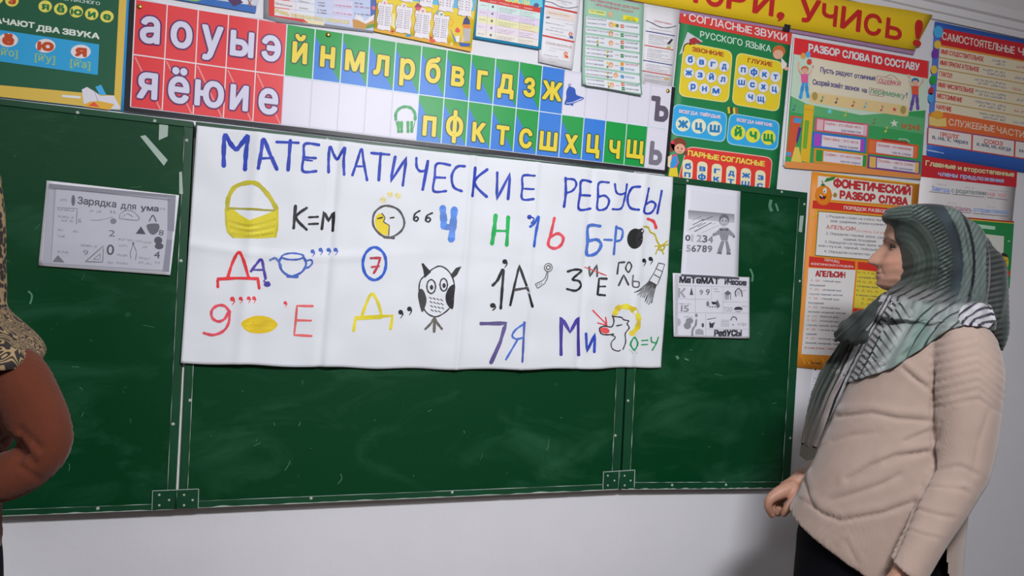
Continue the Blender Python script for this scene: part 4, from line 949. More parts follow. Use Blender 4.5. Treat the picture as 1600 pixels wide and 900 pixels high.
P = 'girl_picture'
Cn.pe(90, 680, 36, 34, '#6a3424', 3, P); Cn.pe(56, 690, 16, 22, '#6a3424', 3, P); Cn.pe(122, 712, 12, 16, '#6a3424', 3, P); Cn.pe(95, 698, 25, 24, '#dca48c', 3.5, P); Cn.pe(62, 668, 8, 8, '#c8304c', 3.8, P); Cn.pe(126, 702, 7, 7, '#c8304c', 3.8, P)
Cn.pe(86, 694, 3, 4, '#2a2020', 3.9, P); Cn.pe(104, 698, 3, 4, '#2a2020', 3.9, P); Cn.st([(88, 710), (95, 714), (104, 711)], 2, '#8a3030', 3.9, P)
Cn.pp([(58, 730), (80, 720), (92, 760), (60, 825), (45, 815)], '#c8406c', 3.2, P); Cn.pp([(62, 735), (82, 730), (86, 765), (55, 800), (50, 770)], '#2c7cb4', 3.5, P); Cn.pp([(40, 735), (58, 725), (56, 790), (38, 780)], '#c8b88c', 3.1, P); Cn.pp([(48, 790), (82, 785), (88, 830), (42, 826)], '#c8b02c', 3.6, P)
Cn.finish()

# ---- 10. yellow slogan banner and lilac rail below it
crop(1000, 0, 3.478)
Bn = Sheet('slogan_banner', 'yellow banner with large red slogan lettering under the ceiling cornice', 'banner',
           ((770, -86), (1458, 22), (1428, 78.5), (755, -40)), 0.012, '#c8a81c', .58, lambda u, v: .001, n=(40, 3))
Bn.k = .56
RR = '#9a1f1c'
Bn.q = [wallpt(*c, .012) for c in ((770, -86), (1458, 22), (1428, 78.5), (755, -40))]
for t, x0, y0, x1, y1, h in (('ПОВТ', -130, -62, 350, 20, 130), ('О', 352, 22, 447, 40, 118), ('Р', 470, 42, 570, 60, 118), ('И', 612, 66, 718, 86, 120), ('У', 862, 112, 968, 130, 122), ('Ч', 984, 128, 1062, 144, 108), ('И', 1088, 148, 1190, 172, 112), ('С', 1214, 180, 1302, 196, 108), ('Ь', 1332, 202, 1414, 220, 104), ('!', 1484, 242, 1520, 249, 140)):
    Bn.pt(t, x0, y0, x1, y1, h, RR, 3, .035, slant=.04)
Bn.pe(762, 86, 22, 20, RR, 3, 'lettering'); Bn.st([(775, 80), (772, 100), (752, 112)], 11, RR, 3, 'lettering', wob=0)
Bn.finish()
def rail(quad, name_lab):
    r = slab('wooden_rail', quad, 0.0, 0.008, None, mat('lilac_rail_paint', hexc('#8a6a86', .6), .5, .4, var=.1)); rebase(r); tag(r, name_lab, 'rail', group=None)
rail(((560, -78), (1226, 37), (1224, 47.5), (556, -62)), 'lilac wooden rail on the wall left of the dark joint, under the yellow banner')
rail(((1236, 39), (1432, 76), (1428, 85.5), (1234, 50)), 'short lilac wooden rail right of the dark joint, under the yellow banner end')
j = slab('rail_joint', ((1226, 37), (1236, 39), (1234, 50), (1224, 48)), 0, .014, None, mat('dark_clip', (.02, .018, .02, 1), .5)); rebase(j); tag(j, 'small dark joint block between the two lilac rails', 'bracket')

# ---- 11. word structure poster
crop(1220, 55, 4)
Z1 = Sheet('word_parts_poster', 'green poster with red heading, paper scroll and stacked books for splitting words into parts', 'poster',
           ((1240, 56), (1452, 95.5), (1438, 281), (1223, 259)), 0.0065, '#c3bfc0', .55, lambda u, v: .0006 + .001 * v, n=(10, 10))
Z1.pp([(85, 18), (918, 170), (870, 898), (22, 826)], '#2f8048', 1)
Z1.pp([(82, 95), (918, 265), (906, 470), (500, 500), (160, 430), (60, 380)], '#9fb0a0', 1.3); Z1.pp([(70, 330), (180, 400), (900, 520), (905, 430), (890, 620), (60, 480)], '#4c8c5c', 1.2)
Z1.pp([(85, 16), (918, 162), (916, 272), (78, 118)], '#b3262a', 2)
Z1.pt('РАЗБОР СЛОВА', 172, 100, 552, 168, 44, '#d9d2d4', 3, .05, '#8a2024'); Z1.pt('ПО СОСТАВУ', 568, 172, 862, 222, 44, '#d9d2d4', 3, .05, '#8a2024')
Z1.pp([(26, 790), (200, 798), (870, 868), (868, 898), (22, 828)], '#b8743c', 2)
P = 'paper_scroll_picture'
rr(Z1, [(200, 140), (800, 262), (796, 510), (168, 412)], 20, '#c9bda0', 2.4, P); rr(Z1, [(182, 355), (800, 445), (792, 512), (172, 420)], 28, '#bfa878', 2.6, P); Z1.pe(210, 382, 18, 26, '#8a7a44', 3, P); Z1.pe(762, 468, 18, 26, '#8a7a44', 3, P); rr(Z1, [(196, 145), (800, 262), (795, 440), (186, 345)], 12, '#cdc4ae', 2.9, P)
Z1.pt('Пусть', 245, 232, 328, 245, 32, '#3a3468', 4, .035); Z1.pt('радуют', 342, 246, 445, 262, 30, '#3a3468', 4, .035); Z1.pt('отличные', 457, 268, 588, 284, 30, '#3a3468', 4, .035); Z1.pt('оценки', 606, 296, 742, 318, 36, '#a04458', 4, .01, slant=.2)
Z1.pt('Скорей', 196, 308, 300, 322, 32, '#3a3468', 4, .035); Z1.pt('зовёт', 308, 322, 385, 336, 30, '#3a3468', 4, .035); Z1.pt('звонок', 396, 338, 488, 352, 30, '#3a3468', 4, .035); Z1.pt('на', 504, 356, 534, 362, 30, '#3a3468', 4, .035); Z1.pt('переменку', 556, 364, 772, 398, 36, '#3c7a5c', 4, .01, slant=.2); Z1.pt('!', 780, 392, 788, 393, 36, '#7a3c8c', 4, .01)
for q in ([(598, 255), (690, 272), (690, 312), (598, 300), (598, 255)], [(550, 330), (640, 344), (640, 386), (550, 372), (550, 330)]): Z1.st(q, 3, '#8a4458', 4, 'lettering', smooth=False, wob=0)
Z1.st([(650, 262), (690, 250), (742, 290)], 3, '#8a4458', 4, 'lettering'); 
P = 'children_picture'
for x, y, hair, top, leg, s_ in ((148, 225, '#a85a34', '#b8507c', '#2c7ab0', 1), (838, 300, '#2c5c8c', '#b84a34', '#5a3c84', -1)):
    Z1.pe(x, y - 12, 24, 20, hair, 3, P); Z1.pe(x, y, 20, 18, '#d0a088', 3.4, P); Z1.pp([(x - 25, y + 18), (x + 22, y + 18), (x + 20, y + 75), (x - 22, y + 70)], top, 3.2, P)
    Z1.st([(x - 20, y + 25), (x - 38, y - 10), (x - 40, y - 52)], 11, '#d0a088', 3, P); Z1.st([(x + 20, y + 25), (x + 42, y - 2), (x + 52, y - 30)], 11, '#d0a088', 3, P)
    Z1.st([(x - 8, y + 70), (x - 18, y + 120), (x - 28, y + 165)], 20, leg, 3.1, P); Z1.st([(x + 10, y + 70), (x + 12, y + 115), (x + 18 + s_ * 2, y + 160)], 20, leg, 3.1, P)
for x, y, cc in ((138, 130, '#b8843c'), (168, 122, '#4c8cb8'), (176, 168, '#b03c34')): Z1.pe(x, y, 16, 19, cc, 3.6, P)
P = 'star_and_note_picture'
for x, y, r, cc in ((303, 477, 20, '#5ab0b8'), (706, 552, 27, '#c9cfc0'), (708, 465, 16, '#a83434')):
    Z1.pp([(x + (r if i % 2 == 0 else r * .4) * sin(i * pi / 5), y - (r if i % 2 == 0 else r * .4) * cos(i * pi / 5)) for i in range(10)], cc, 3.2, P)
for x, y, cc in ((402, 490, '#a8a03c'), (655, 590, '#b8a83c'), (580, 540, '#7a5a4c'), (345, 410, '#4a3a4c'), (450, 430, '#8a3a3c'), (255, 400, '#3c6a4c'), (525, 438, '#4c8cac'), (628, 458, '#8a4a5c'), (80, 455, '#3c5c7c')):
    Z1.pe(x - 4, y + 12, 8, 6, cc, 3.4, P); Z1.st([(x + 2, y + 12), (x + 2, y - 18), (x + 12, y - 8)], 4, cc, 3.4, P, smooth=False)
Z1.pt('1+2=3', 752, 582, 862, 596, 32, '#a8482c', 3.4, .05)
P = 'stacked_books_picture'
Z1.pp([(58, 500), (132, 512), (72, 765), (30, 755)], '#a8482c', 3, P); Z1.pp([(82, 515), (128, 522), (120, 552), (76, 545)], '#3c7cac', 3.3, P); Z1.pp([(35, 728), (62, 735), (58, 758), (30, 750)], '#3c7cac', 3.3, P); Z1.pp([(108, 575), (128, 580), (100, 680), (92, 660)], '#4a2c6c', 3.3, P)
Z1.pp([(145, 432), (206, 440), (176, 798), (118, 785)], '#c8a028', 3.4, P); Z1.pp([(148, 530), (175, 535), (158, 712), (133, 708)], '#5c8c2c', 3.7, P); Z1.st([(145, 462), (200, 470)], 3, '#8a6a1c', 3.8, P)
Z1.pp([(60, 790), (85, 700), (110, 700), (128, 795)], '#c8b04c', 3.8, P, smooth=False)
def bk(q, body, ends, t1, t2, tc='#a05048'):
    Z1.pp(q, body, 3.4, P)
    a, b_, c_, d_ = q
    i = lambda u, v: (a[0] + (b_[0] - a[0]) * u + (d_[0] - a[0]) * v, a[1] + (b_[1] - a[1]) * u + (d_[1] - a[1]) * v)
    Z1.pp([i(.04, .1), i(.16, .1), i(.16, .9), i(.04, .9)], ends, 3.6, P); Z1.pp([i(.9, .1), i(.97, .1), i(.97, .9), i(.9, .9)], ends, 3.6, P)
    Z1.pp([i(.12 if len(t1) > 28 else .18, .14), i(.9, .14), i(.9, .86), i(.12 if len(t1) > 28 else .18, .86)], '#cfc6cc', 3.8, P)
    x0, y0 = i(.2, .42); x1, y1 = i(.86, .42); Z1.pt(t1, x0, y0, x1, y1, 17, tc, 4.2, .02, part='small_print'); x0, y0 = i(.5, .78); x1, y1 = i(.86, .78); Z1.pt(t2, x0, y0, x1, y1, 15, '#3a3458', 4.2, .02, part='small_print')
bk([(212, 515), (548, 556), (540, 640), (206, 600)], '#a84a5c', '#c8a0a8', 'Корень – это общая часть', 'родственных слов')
bk([(196, 603), (530, 645), (524, 735), (190, 700)], '#2c5ca8', '#8c3c9c', 'Приставка – это часть', 'перед корнем')
bk([(206, 705), (545, 745), (535, 835), (200, 795)], '#b8742c', '#2c7a34', 'Суффикс – это часть слова', 'после корня')
bk([(538, 645), (858, 688), (852, 770), (532, 740)], '#b8482c', '#c86a3c', 'Окончание – это изменяемая', 'часть слова')
bk([(540, 748), (870, 790), (862, 872), (535, 832)], '#5a3474', '#b8944c', 'Основа – часть слова', 'без окончания')
Z1.pp([(630, 645), (790, 668), (792, 680), (628, 660)], '#8a2c24', 4, P); Z1.st([(735, 650), (780, 652), (800, 668)], 6, '#9ab0a0', 4.1, P)
Z1.finish()

# ---- 12. parts of speech poster
crop(1440, 20, 3.6)
Z2 = Sheet('parts_of_speech_poster', 'blue-edged poster of parts of speech with cream rows, rightmost under the cornice', 'poster',
           ((1461, 33.5), (1722, 88), (1700, 286), (1448, 244)), 0.0065, '#274a8c', .5, lambda u, v: .0006, n=(10, 10))
Z2.k = .5
Z2.pp([(118, 88), (980, 250), (980, 345), (100, 180)], '#9a1c24', 1.6); Z2.pp([(104, 180), (980, 345), (975, 372), (100, 205)], '#b8742c', 1.8)
Z2.pt('САМОСТОЯТЕЛЬНЫЕ', 112, 150, 520, 232, 40, '#c9bcb4', 3, .02); Z2.pt('ЧАСТИ РЕЧИ', 540, 236, 880, 300, 40, '#c9bcb4', 3, .02)
for i, (t, w0, w1) in enumerate((('ИМЯ СУЩЕСТВИТЕЛЬНОЕ', 345, 72), ('ИМЯ ПРИЛАГАТЕЛЬНОЕ', 320, 72), ('ГЛАГОЛ', 168, 72), ('ИМЯ ЧИСЛИТЕЛЬНОЕ', 290, 72), ('МЕСТОИМЕНИЕ', 225, 72), ('НАРЕЧИЕ', 165, 72))):
    y = 192 + i * 62; x0 = 100 - i * 5
    Z2.pp([(x0, y), (960, y + 156), (957, y + 214), (x0 - 4, y + 56)], '#bfb49c', 2); Z2.pp([(x0, y + 56), (960, y + 212), (960, y + 219), (x0, y + 62)], '#9a8048', 2.2)
    Z2.pt(t, x0 + 6, y + 38, w0, y + 38 + (w0 - x0) * .18, 25, '#9a3434', 3, .04)
    for r in range(2): wordline(Z2, 395 - [0, 50, 100, 95, 95, 70][i] + r * 20, y + 68 + r * 22 - [0, 8, 16, 14, 14, 10][i], 470, .17, 11, '#4a5478')
    wordline(Z2, 530 - (i % 3) * 10, y + 105, 700, .17, 12, ('#9a3434', '#6a6a8c')[i % 2])
Z2.pp([(40, 565), (130, 560), (960, 712), (955, 785), (38, 640)], '#b4542c', 2.8)
Z2.pt('СЛУЖЕБНЫЕ', 150, 632, 408, 672, 36, '#c9b8a4', 3.3, .02); Z2.pt('ЧАСТИ РЕЧИ', 420, 675, 700, 728, 36, '#c9b8a4', 3.3, .02)
for x0, x1, t, t2 in ((38, 278, 'ПРЕДЛОГ', 'в, на, к, через'), (288, 518, 'СОЮЗ', 'и, или, но, когда'), (528, 760, 'ЧАСТИЦА', 'не, ли, бы')):
    y0 = 648 + (x0 - 38) * .155; y1 = 648 + (x1 - 38) * .155
    Z2.pp([(x0 - 6, y0 - 4), (x1 + 4, y1 - 4), (x1 + 2, y1 + 92), (x0 - 8, y0 + 92)], '#a03a34', 2.9); Z2.pp([(x0, y0), (x1, y1), (x1 - 3, y1 + 86), (x0 - 4, y0 + 86)], '#c3beba', 3.2)
    m = (x0 + x1) / 2; Z2.pt(t, m - 55, (y0 + y1) / 2 + 28, m + 50, (y0 + y1) / 2 + 44, 22, '#a03a34', 3.7, .04); Z2.pt(t2, x0 + 20, y0 + 60, x1 - 20, y1 + 56, 22, '#34405c', 3.7, .03)
P = 'balloon_picture'
for x, y, rx, ry, cc in ((92, 108, 27, 34, '#3c8cb8'), (88, 180, 20, 24, '#c8a83c'), (75, 230, 19, 30, '#5c2c7c'), (68, 320, 18, 24, '#c8a83c'), (62, 378, 18, 28, '#1f7a34'), (50, 480, 16, 28, '#3c7cac'), (52, 440, 15, 22, '#8a2c34')): Z2.pe(x, y, rx, ry, cc, 3.6, P)
Z2.pe(85, 575, 34, 24, '#b8842c', 3.8, P); Z2.pp([(40, 580), (85, 600), (135, 590), (138, 640), (88, 640), (40, 630)], '#c9b068', 4.1, P)
Z2.st([(30, 772), (120, 790)], 7, '#7a8cac', 3, 'small_print', wob=.3)
Z2.finish()

# ---- 13. sentence members poster
crop(1430, 235, 4.188)
Z3 = Sheet('sentence_members_poster', 'white and green poster with red heading directly below the blue-edged poster', 'poster',
           ((1441, 242), (1590, 262), (1571, 455), (1424, 438)), 0.0055, '#b9b4b4', .5, lambda u, v: .0004, n=(6, 8))
Z3.k = .5
Z3.pp([(46, 30), (668, 112), (660, 242), (34, 172)], '#9a1f26', 1.6)
Z3.pt('Главные', 66, 98, 262, 124, 32, '#c2bd92', 3, .045, '#5a2020'); Z3.pt('и', 278, 126, 300, 130, 28, '#c2bd92', 3, .045, '#5a2020'); Z3.pt('второстепенные', 316, 134, 644, 172, 30, '#c2bd92', 3, .045, '#5a2020'); Z3.pt('члены предложения', 148, 165, 576, 212, 28, '#aeb4d0', 3, .05, '#2c2c7c')
Z3.pt('Завтра', 104, 262, 222, 276, 30, '#5a7ab0', 3, .02); Z3.pt('с родителями', 235, 274, 462, 294, 28, '#5a6a68', 3, .02); Z3.pt('на юг', 470, 296, 600, 308, 28, '#b07a7c', 3, .02)
Z3.pt('едем отдыхать', 185, 378, 366, 402, 28, '#8a5a74', 3, .02); Z3.pt('отправляемся', 378, 400, 606, 418, 28, '#6a8ab8', 3, .02)
for a, b_ in (((90, 270), (225, 284)), ((240, 286), (450, 306)), ((470, 308), (512, 312)), ((522, 314), (598, 324)), ((190, 392), (362, 410)), ((380, 412), (600, 432))): Z3.st([a, b_], 3, '#4a4448', 3, 'small_print', wob=0)
for x, y in ((145, 218), (325, 238), (480, 255), (545, 262), (210, 340), (470, 365)): wordline(Z3, x, y, x + 58, .12, 7, '#8a8484')
Z3.pp([(-10, 408), (646, 464), (645, 474), (-10, 420)], '#8a2a20', 2); Z3.pp([(-12, 424), (645, 478), (616, 900), (-30, 840)], '#1d6a38', 1.8); Z3.pp([(-12, 418), (645, 474), (645, 480), (-12, 425)], '#b89a34', 2.2)
Z3.pp([(385, 480), (522, 498), (520, 520), (385, 505)], '#8fb09a', 2.6); Z3.pp([(440, 545), (580, 562), (574, 700), (440, 690)], '#a8aaa0', 2.6); Z3.pp([(-20, 745), (620, 790), (618, 822), (-20, 778)], '#a03024', 2.6)
P = 'pencil_face_picture'; Z3.pe(582, 730, 27, 46, '#c8a82c', 3, P); Z3.pp([(555, 690), (570, 668), (600, 682), (606, 700)], '#2a2420', 3.4, P); Z3.pe(573, 720, 3.5, 6, '#2a2420', 3.8, P); Z3.pe(592, 722, 3.5, 6, '#2a2420', 3.8, P); Z3.st([(568, 748), (582, 754), (597, 746)], 3, '#6a2a1c', 3.8, P); Z3.pe(610, 594, 8, 4, '#c0ccc0', 3.4, P)
Z3.finish()

# ---- 14. phonetic analysis poster
crop(1240, 260, 5.625)
Z4 = Sheet('phonetic_poster', 'orange phonetic analysis poster with a smiling orange fruit, between the board and the woman', 'poster',
           ((1269, 268), (1437, 287.5), (1412, 592), (1243, 573)), 0.0045, '#c47a24', .58, lambda u, v: .0004 + .001 * v, n=(8, 12))
Z4.k = .57
for x0, y0, x1, y1 in ((170, 60, 1090, 155),): Z4.pp([(230, 52), (1090, 152), (1090, 160), (230, 62)], '#c8a834', 1.4)
Z4.pp([(212, 82), (1042, 172), (1030, 350), (205, 285)], '#c9c4bc', 2)
Z4.pt('ФОНЕТИЧЕСКИЙ', 350, 178, 1022, 250, 66, '#a3282c', 3.2, .045, '#6a2424'); Z4.pt('РАЗБОР', 405, 278, 712, 310, 62, '#a3282c', 3.2, .045, '#6a2424'); Z4.pt('СЛОВА', 748, 318, 998, 340, 62, '#a3282c', 3.2, .045, '#6a2424')
Z4.pp([(168, 298), (1030, 385), (1025, 448), (162, 370)], '#ad2a22', 2.4); Z4.pp([(168, 292), (1030, 378), (1030, 384), (168, 298)], '#c8a834', 2.5); Z4.pp([(163, 370), (1028, 448), (1028, 455), (163, 377)], '#c8a834', 2.5)
Z4.pt('ПОРЯДОК РАЗБОРА', 438, 376, 840, 412, 28, '#d9ccc4', 3.2, .04)
Z4.pp([(213, 393), (1015, 462), (985, 850), (185, 785)], '#3c5a34', 2.6); Z4.pp([(219, 399), (1010, 467), (980, 844), (191, 779)], '#c6c3c2', 3)
for t, x0, y0, x1, h, cc in (('1. Раздели слово на слоги, поставь', 288, 448, 845, 22, '#4a4450'), ('знак ударения, укажи количество', 318, 488, 845, 22, '#4a4450'), ('А/ПЕЛЬ/СИН', 284, 548, 540, 34, '#9a4034'), ('(3 слога, 2-й ударный)', 550, 575, 900, 20, '#a8604c'), ('2. Определи гласные звуки, ударный', 282, 598, 860, 22, '#4a4450'), ('ударный, безударный', 434, 648, 718, 22, '#4a4450'), ('3. Определи согласные звуки, звонкий', 272, 672, 850, 22, '#4a4450'), ('или глухой, парный, твёрдый', 215, 705, 730, 22, '#4a4450'), ('4. Определи количество звуков', 264, 755, 790, 22, '#4a4450')):
    Z4.pt(t, x0, y0, x1, y0 + (x1 - x0) * .075, h, cc, 3.6, .02, part='small_print')
P = 'orange_fruit_picture'
Z4.pe(260, 255, 74, 88, '#b8621c', 3.6, P); Z4.pe(258, 248, 66, 80, '#cf7a1c', 3.9, P); Z4.pp([(265, 140), (285, 105), (330, 95), (372, 88), (350, 118), (310, 130)], '#2c6a2c', 3.9, P, smooth=False); Z4.st([(248, 128), (258, 165)], 8, '#2c5a34', 4, P); Z4.pp([(232, 165), (255, 148), (280, 168), (258, 176)], '#2c5a34', 4.1, P)
Z4.pe(272, 215, 17, 26, '#dcd8d4', 4.2, P); Z4.pe(268, 222, 5, 9, '#26201e', 4.5, P); Z4.pp([(222, 238), (250, 262), (288, 262), (268, 292), (242, 300), (224, 275)], '#3a1a18', 4.2, P); Z4.pp([(225, 240), (252, 264), (250, 272), (226, 254)], '#dcd8d4', 4.5, P); Z4.pe(250, 290, 14, 8, '#b83c30', 4.5, P); Z4.st([(325, 262), (352, 250)], 6, '#8a6a2c', 3.6, P); Z4.pe(362, 252, 17, 21, '#8a6a2c', 3.8, P)
Z4.st([(135, 450), (175, 445), (210, 405)], 10, '#c8a01c', 2, 'swirl_picture')
crop(1240, 400, 4.5)
Z4.pp([(108, 2), (430, 38), (430, 96), (104, 76)], '#ad2a22', 2.4); Z4.pp([(450, 40), (760, 72), (756, 130), (448, 92)], '#ad2a22', 2.4)
Z4.pt('ОБРАЗЕЦ', 214, 34, 318, 50, 18, '#d9ccc4', 3.2, .04); Z4.pt('ФОНЕТИЧЕСКОГО РАЗБОРА', 118, 62, 418, 84, 16, '#d9ccc4', 3.2, .04)
Z4.pp([(102, 84), (434, 98), (378, 705), (52, 690)], '#c6c3c2', 2.8); Z4.pp([(446, 96), (760, 130), (735, 390), (420, 362)], '#c8b43c', 2.8); Z4.pp([(418, 368), (720, 398), (716, 455), (412, 420)], '#ad2a22', 2.8)
Z4.pt('АПЕЛЬСИН', 152, 142, 358, 152, 38, '#9a2a30', 3.4, .045, '#5a2424')
for i, (a, b_) in enumerate((('А – [а] –', 'гласный звук'), ('', 'безударный'), ('П – [п\'] –', 'согласный звук'), ('', 'глухой, парный, мягкий'), ('Е – [и] –', 'гласный звук'), ('', 'безударный'), ('Л – [л\'] –', 'согласный звук'), ('', 'звонкий, непарный, мягкий'), ('Ь – [–] –', 'звука не даёт'), ('С – [с\'] –', 'согласный звук'), ('', 'глухой, парный, мягкий'), ('И – [и] –', 'гласный звук'), ('', 'ударный'), ('Н – [н] –', 'согласный звук'), ('', 'звонкий, непарный, твёрдый'))):
    y = 176 + i * 31.2; x = 118 - i * 2.6
    if a: Z4.pt(a, x, y, x + 75, y + 3, 13, '#a04838', 3.4, .03, part='small_print'); Z4.pt(b_, x + 85, y + 4, x + 220 - (10 if len(b_) < 13 else 0), y + 12, 13, '#3a3650', 3.4, .03, part='small_print')
    else: Z4.pt(b_, x - 4, y + 2, x - 4 + len(b_) * 10.6, y + 2 + len(b_) * .5, 13, '#3a3650', 3.4, .03, part='small_print')
Z4.pt('В слове 8 букв, 7 звуков', 76, 650, 300, 660, 14, '#9a2a30', 3.4, .03, part='small_print')
for i, (t, cc) in enumerate((('Б, П, Т, Ш, Ц', '#7a5a20'), ('согласные звуки', '#3a3a44'), ('Й, Ц, Ж, Щ', '#7a5a20'), ('согласные звуки', '#3a3a44'), ('Е, Ё, Ю, Я', '#7a5a20'), ('в начале слова', '#3a3a44'))): Z4.pt(t, 452 - i * 3, 122 + i * 31.5, 600 - i * 3, 134 + i * 31.5, 14, cc, 3.4, .03, part='small_print')
Z4.pt('Я – [й\'а]', 478, 308, 560, 314, 14, '#7a3a20', 3.4, .03, part='small_print'); Z4.pt('Ё – [й\'о]', 476, 342, 556, 348, 14, '#7a3a20', 3.4, .03, part='small_print')
Z4.st([(125, 750), (185, 756)], 8, '#3a2a20', 3, 'small_print', wob=.3)
for i in range(6): Z4.st([(40 + i * 30, 700 + (i % 3) * 14), (60 + i * 34, 716 + (i % 2) * 22), (78 + i * 34, 760)], 6, '#d8922c', 2, 'swirl_picture')
Z4.finish()
# small calendar sheet below
crop(0, 0, 1)
cs = Sheet('small_hung_sheet', 'small white sheet hanging under the orange phonetic poster', 'paper', ((1270, 573), (1312, 578), (1300, 660), (1259, 655)), 0.003, '#b4b2ba', .58, None, n=(2, 2))
cs.pe(1274, 577, 1.6, 1.8, '#202024', 2)
for i in range(10): wordline(cs, 1270 - i * .9, 590 + i * 5, 1298 - i, .1, 1.6, '#8a8890')
cs.finish()

# ---- 15. grey printed sheets taped on the board
crop(0, 240, 4.09)
g1 = Sheet('exercise_printout', 'grey landscape printout of maths drawings taped on the left leaf of the board', 'paper',
           ((73, 282), (280, 305), (266.5, 430), (60, 415)), BD + .0006, '#d6d6dc', .68, lambda u, v: .0006 + .0035 * v * v * u + .001 * sin(u * 7), n=(20, 14))
g1.pp([(312, 190), (1125, 282), (1082, 757), (272, 705)], '#8d8d98', 1); g1.pp([(360, 228), (1090, 300), (1045, 745), (330, 700)], '#a4a4ae', 1.4); g1.pp([(312, 192), (1126, 268), (1122, 284), (312, 225)], '#76767f', 1.6); g1.st([(345, 225), (600, 245), (1085, 298)], 5, '#5e5e68', 2, 'printed_drawing', wob=.2)
g1.pp([(1072, 285), (1124, 290), (1112, 498), (1070, 492)], '#7a7a86', 1.8); g1.pp([(1066, 548), (1102, 552), (1082, 757), (1040, 752)], '#7a7a86', 1.8); g1.pp([(312, 230), (345, 235), (325, 700), (272, 700)], '#9a9aa4', 1.7)
g1.pt('Зарядка', 498, 320, 742, 345, 44, '#4c4c56', 3, .02); g1.pt('для', 772, 350, 868, 358, 40, '#4c4c56', 3, .02); g1.pt('ума', 900, 362, 1012, 370, 36, '#42424c', 3, .03)
g1.pe(470, 300, 12, 35, '#5e5e68', 3, 'printed_drawing'); g1.pt('2', 695, 528, 735, 530, 42, '#5e5e68', 3, 0); g1.pt('0', 682, 645, 728, 648, 68, '#4c4c56', 3, .01); g1.pt('9', 532, 650, 565, 652, 36, '#7a7a84', 3, 0); g1.pt('8', 1015, 522, 1046, 524, 36, '#4c4c56', 3, 0); g1.pt('4', 985, 668, 1022, 670, 46, '#4c4c56', 3, .01); g1.pt('6', 500, 440, 522, 442, 30, '#7a7a84', 3, 0)
P = 'printed_drawing'
g1.pp([(868, 512), (902, 465), (932, 516)], '#45454f', 3, P); g1.pp([(336, 692), (372, 648), (415, 696)], '#6a6a74', 3, P); g1.st([(548, 690), (662, 590), (658, 694), (548, 690)], 5, '#5e5e68', 3, P, smooth=False); g1.st([(600, 675), (642, 640), (640, 678), (600, 675)], 4, '#6e6e78', 3, P, smooth=False)
g1.pp([(940, 455), (1012, 450), (1015, 490), (985, 518), (955, 505)], '#5a5a64', 3, P, smooth=True); g1.st([(955, 430), (978, 395), (998, 432)], 9, '#5a5a64', 3, P); g1.pe(1012, 555, 26, 24, '#4a4a54', 3, P); g1.pe(1018, 592, 28, 20, '#4a4a54', 3, P)
g1.st([(765, 415), (770, 385), (815, 362), (865, 380), (885, 425), (765, 415)], 5, '#6e6e78', 3, P); g1.st([(785, 402), (815, 385), (850, 405)], 4, '#6e6e78', 3, P); g1.st([(580, 425), (640, 425), (720, 405)], 4, '#7a7a84', 3, P); g1.pe(725, 432, 20, 18, '#6e6e78', 3, P); g1.st([(708, 365), (715, 380)], 5, '#5e5e68', 3, P); g1.st([(728, 367), (735, 382)], 5, '#5e5e68', 3, P)
g1.st([(852, 580), (835, 630), (838, 670)], 4, '#5e5e68', 3, P); g1.st([(852, 580), (872, 630), (866, 680)], 4, '#5e5e68', 3, P); g1.pe(852, 575, 7, 9, '#5e5e68', 3, P)
g1.st([(365, 345), (495, 352), (490, 450)], 5, '#7a7a84', 3, P, smooth=False)
for x, y, x1 in ((370, 350, 480), (370, 395, 470), (395, 420, 470), (370, 480, 420), (465, 490, 500), (370, 520, 420), (575, 360, 655), (755, 540, 910), (760, 580, 820), (750, 640, 815), (915, 560, 970), (910, 590, 950), (890, 660, 960), (885, 690, 975), (745, 690, 815), (690, 690, 730), (370, 620, 440), (520, 580, 620), (1020, 345, 1060), (990, 690, 1030), (385, 290, 430)): wordline(g1, x, y, x1, .09, 13, '#7e7e88')
g1.finish({'printed_drawing': 'printed_drawing'})
crop(1040, 270, 6)
g2 = Sheet('boy_and_digits_sheet', 'tall white sheet with a printed boy and digits on the right board leaf', 'paper',
           ((1072.5, 288.5), (1157, 299), (1153, 440), (1063, 437)), BD + .0008, '#cdcdd6', .62, lambda u, v: .0008 + .0005 * sin(u * 4), n=(10, 16))
P = 'printed_drawing'
for i in range(6): g2.pp([(210, 350 + i * 13), (645, 388 + i * 13), (644, 403 + i * 13), (209, 364 + i * 13)], ('#77777f', '#7e7e86', '#86868e', '#8e8e96', '#96969e', '#9c9ca4')[i], 2 + i * .05, P)
g2.pp([(205, 440), (640, 470), (620, 560), (190, 545)], '#c2c2ca', 1.5, P)
for a, b_, w_ in (((248, 445), (330, 408), 4), ((255, 487), (350, 437), 7), ((218, 534), (338, 470), 6), ((300, 506), (370, 470), 6), ((270, 550), (425, 468), 8), ((340, 450), (435, 410), 7), ((330, 565), (500, 490), 2), ((440, 480), (470, 468), 2)): g2.st([a, b_], w_, '#5a5a62', 3, P)
for i, (ch, cc) in enumerate((('0', '#3a3a42'), ('1', '#a0a0a8'), ('2', '#8a8a92'), ('3', '#5a5a62'), ('4', '#75757d'))): g2.pt(ch, 182 + i * 53, 634 + i * 5, 182 + i * 53 + (44 if i not in (1,) else 20), 637 + i * 5, 54 if i == 0 else 66, cc, 3, .03)
for i, (ch, cc) in enumerate((('5', '#8a8a92'), ('6', '#5a5a62'), ('7', '#5a5a62'), ('8', '#5a5a62'), ('9', '#6a6a72'))): g2.pt(ch, 190 + i * 50, 735 + i * 1.5, 190 + i * 50 + 40, 738 + i * 1.5, 62, cc, 3, .03)
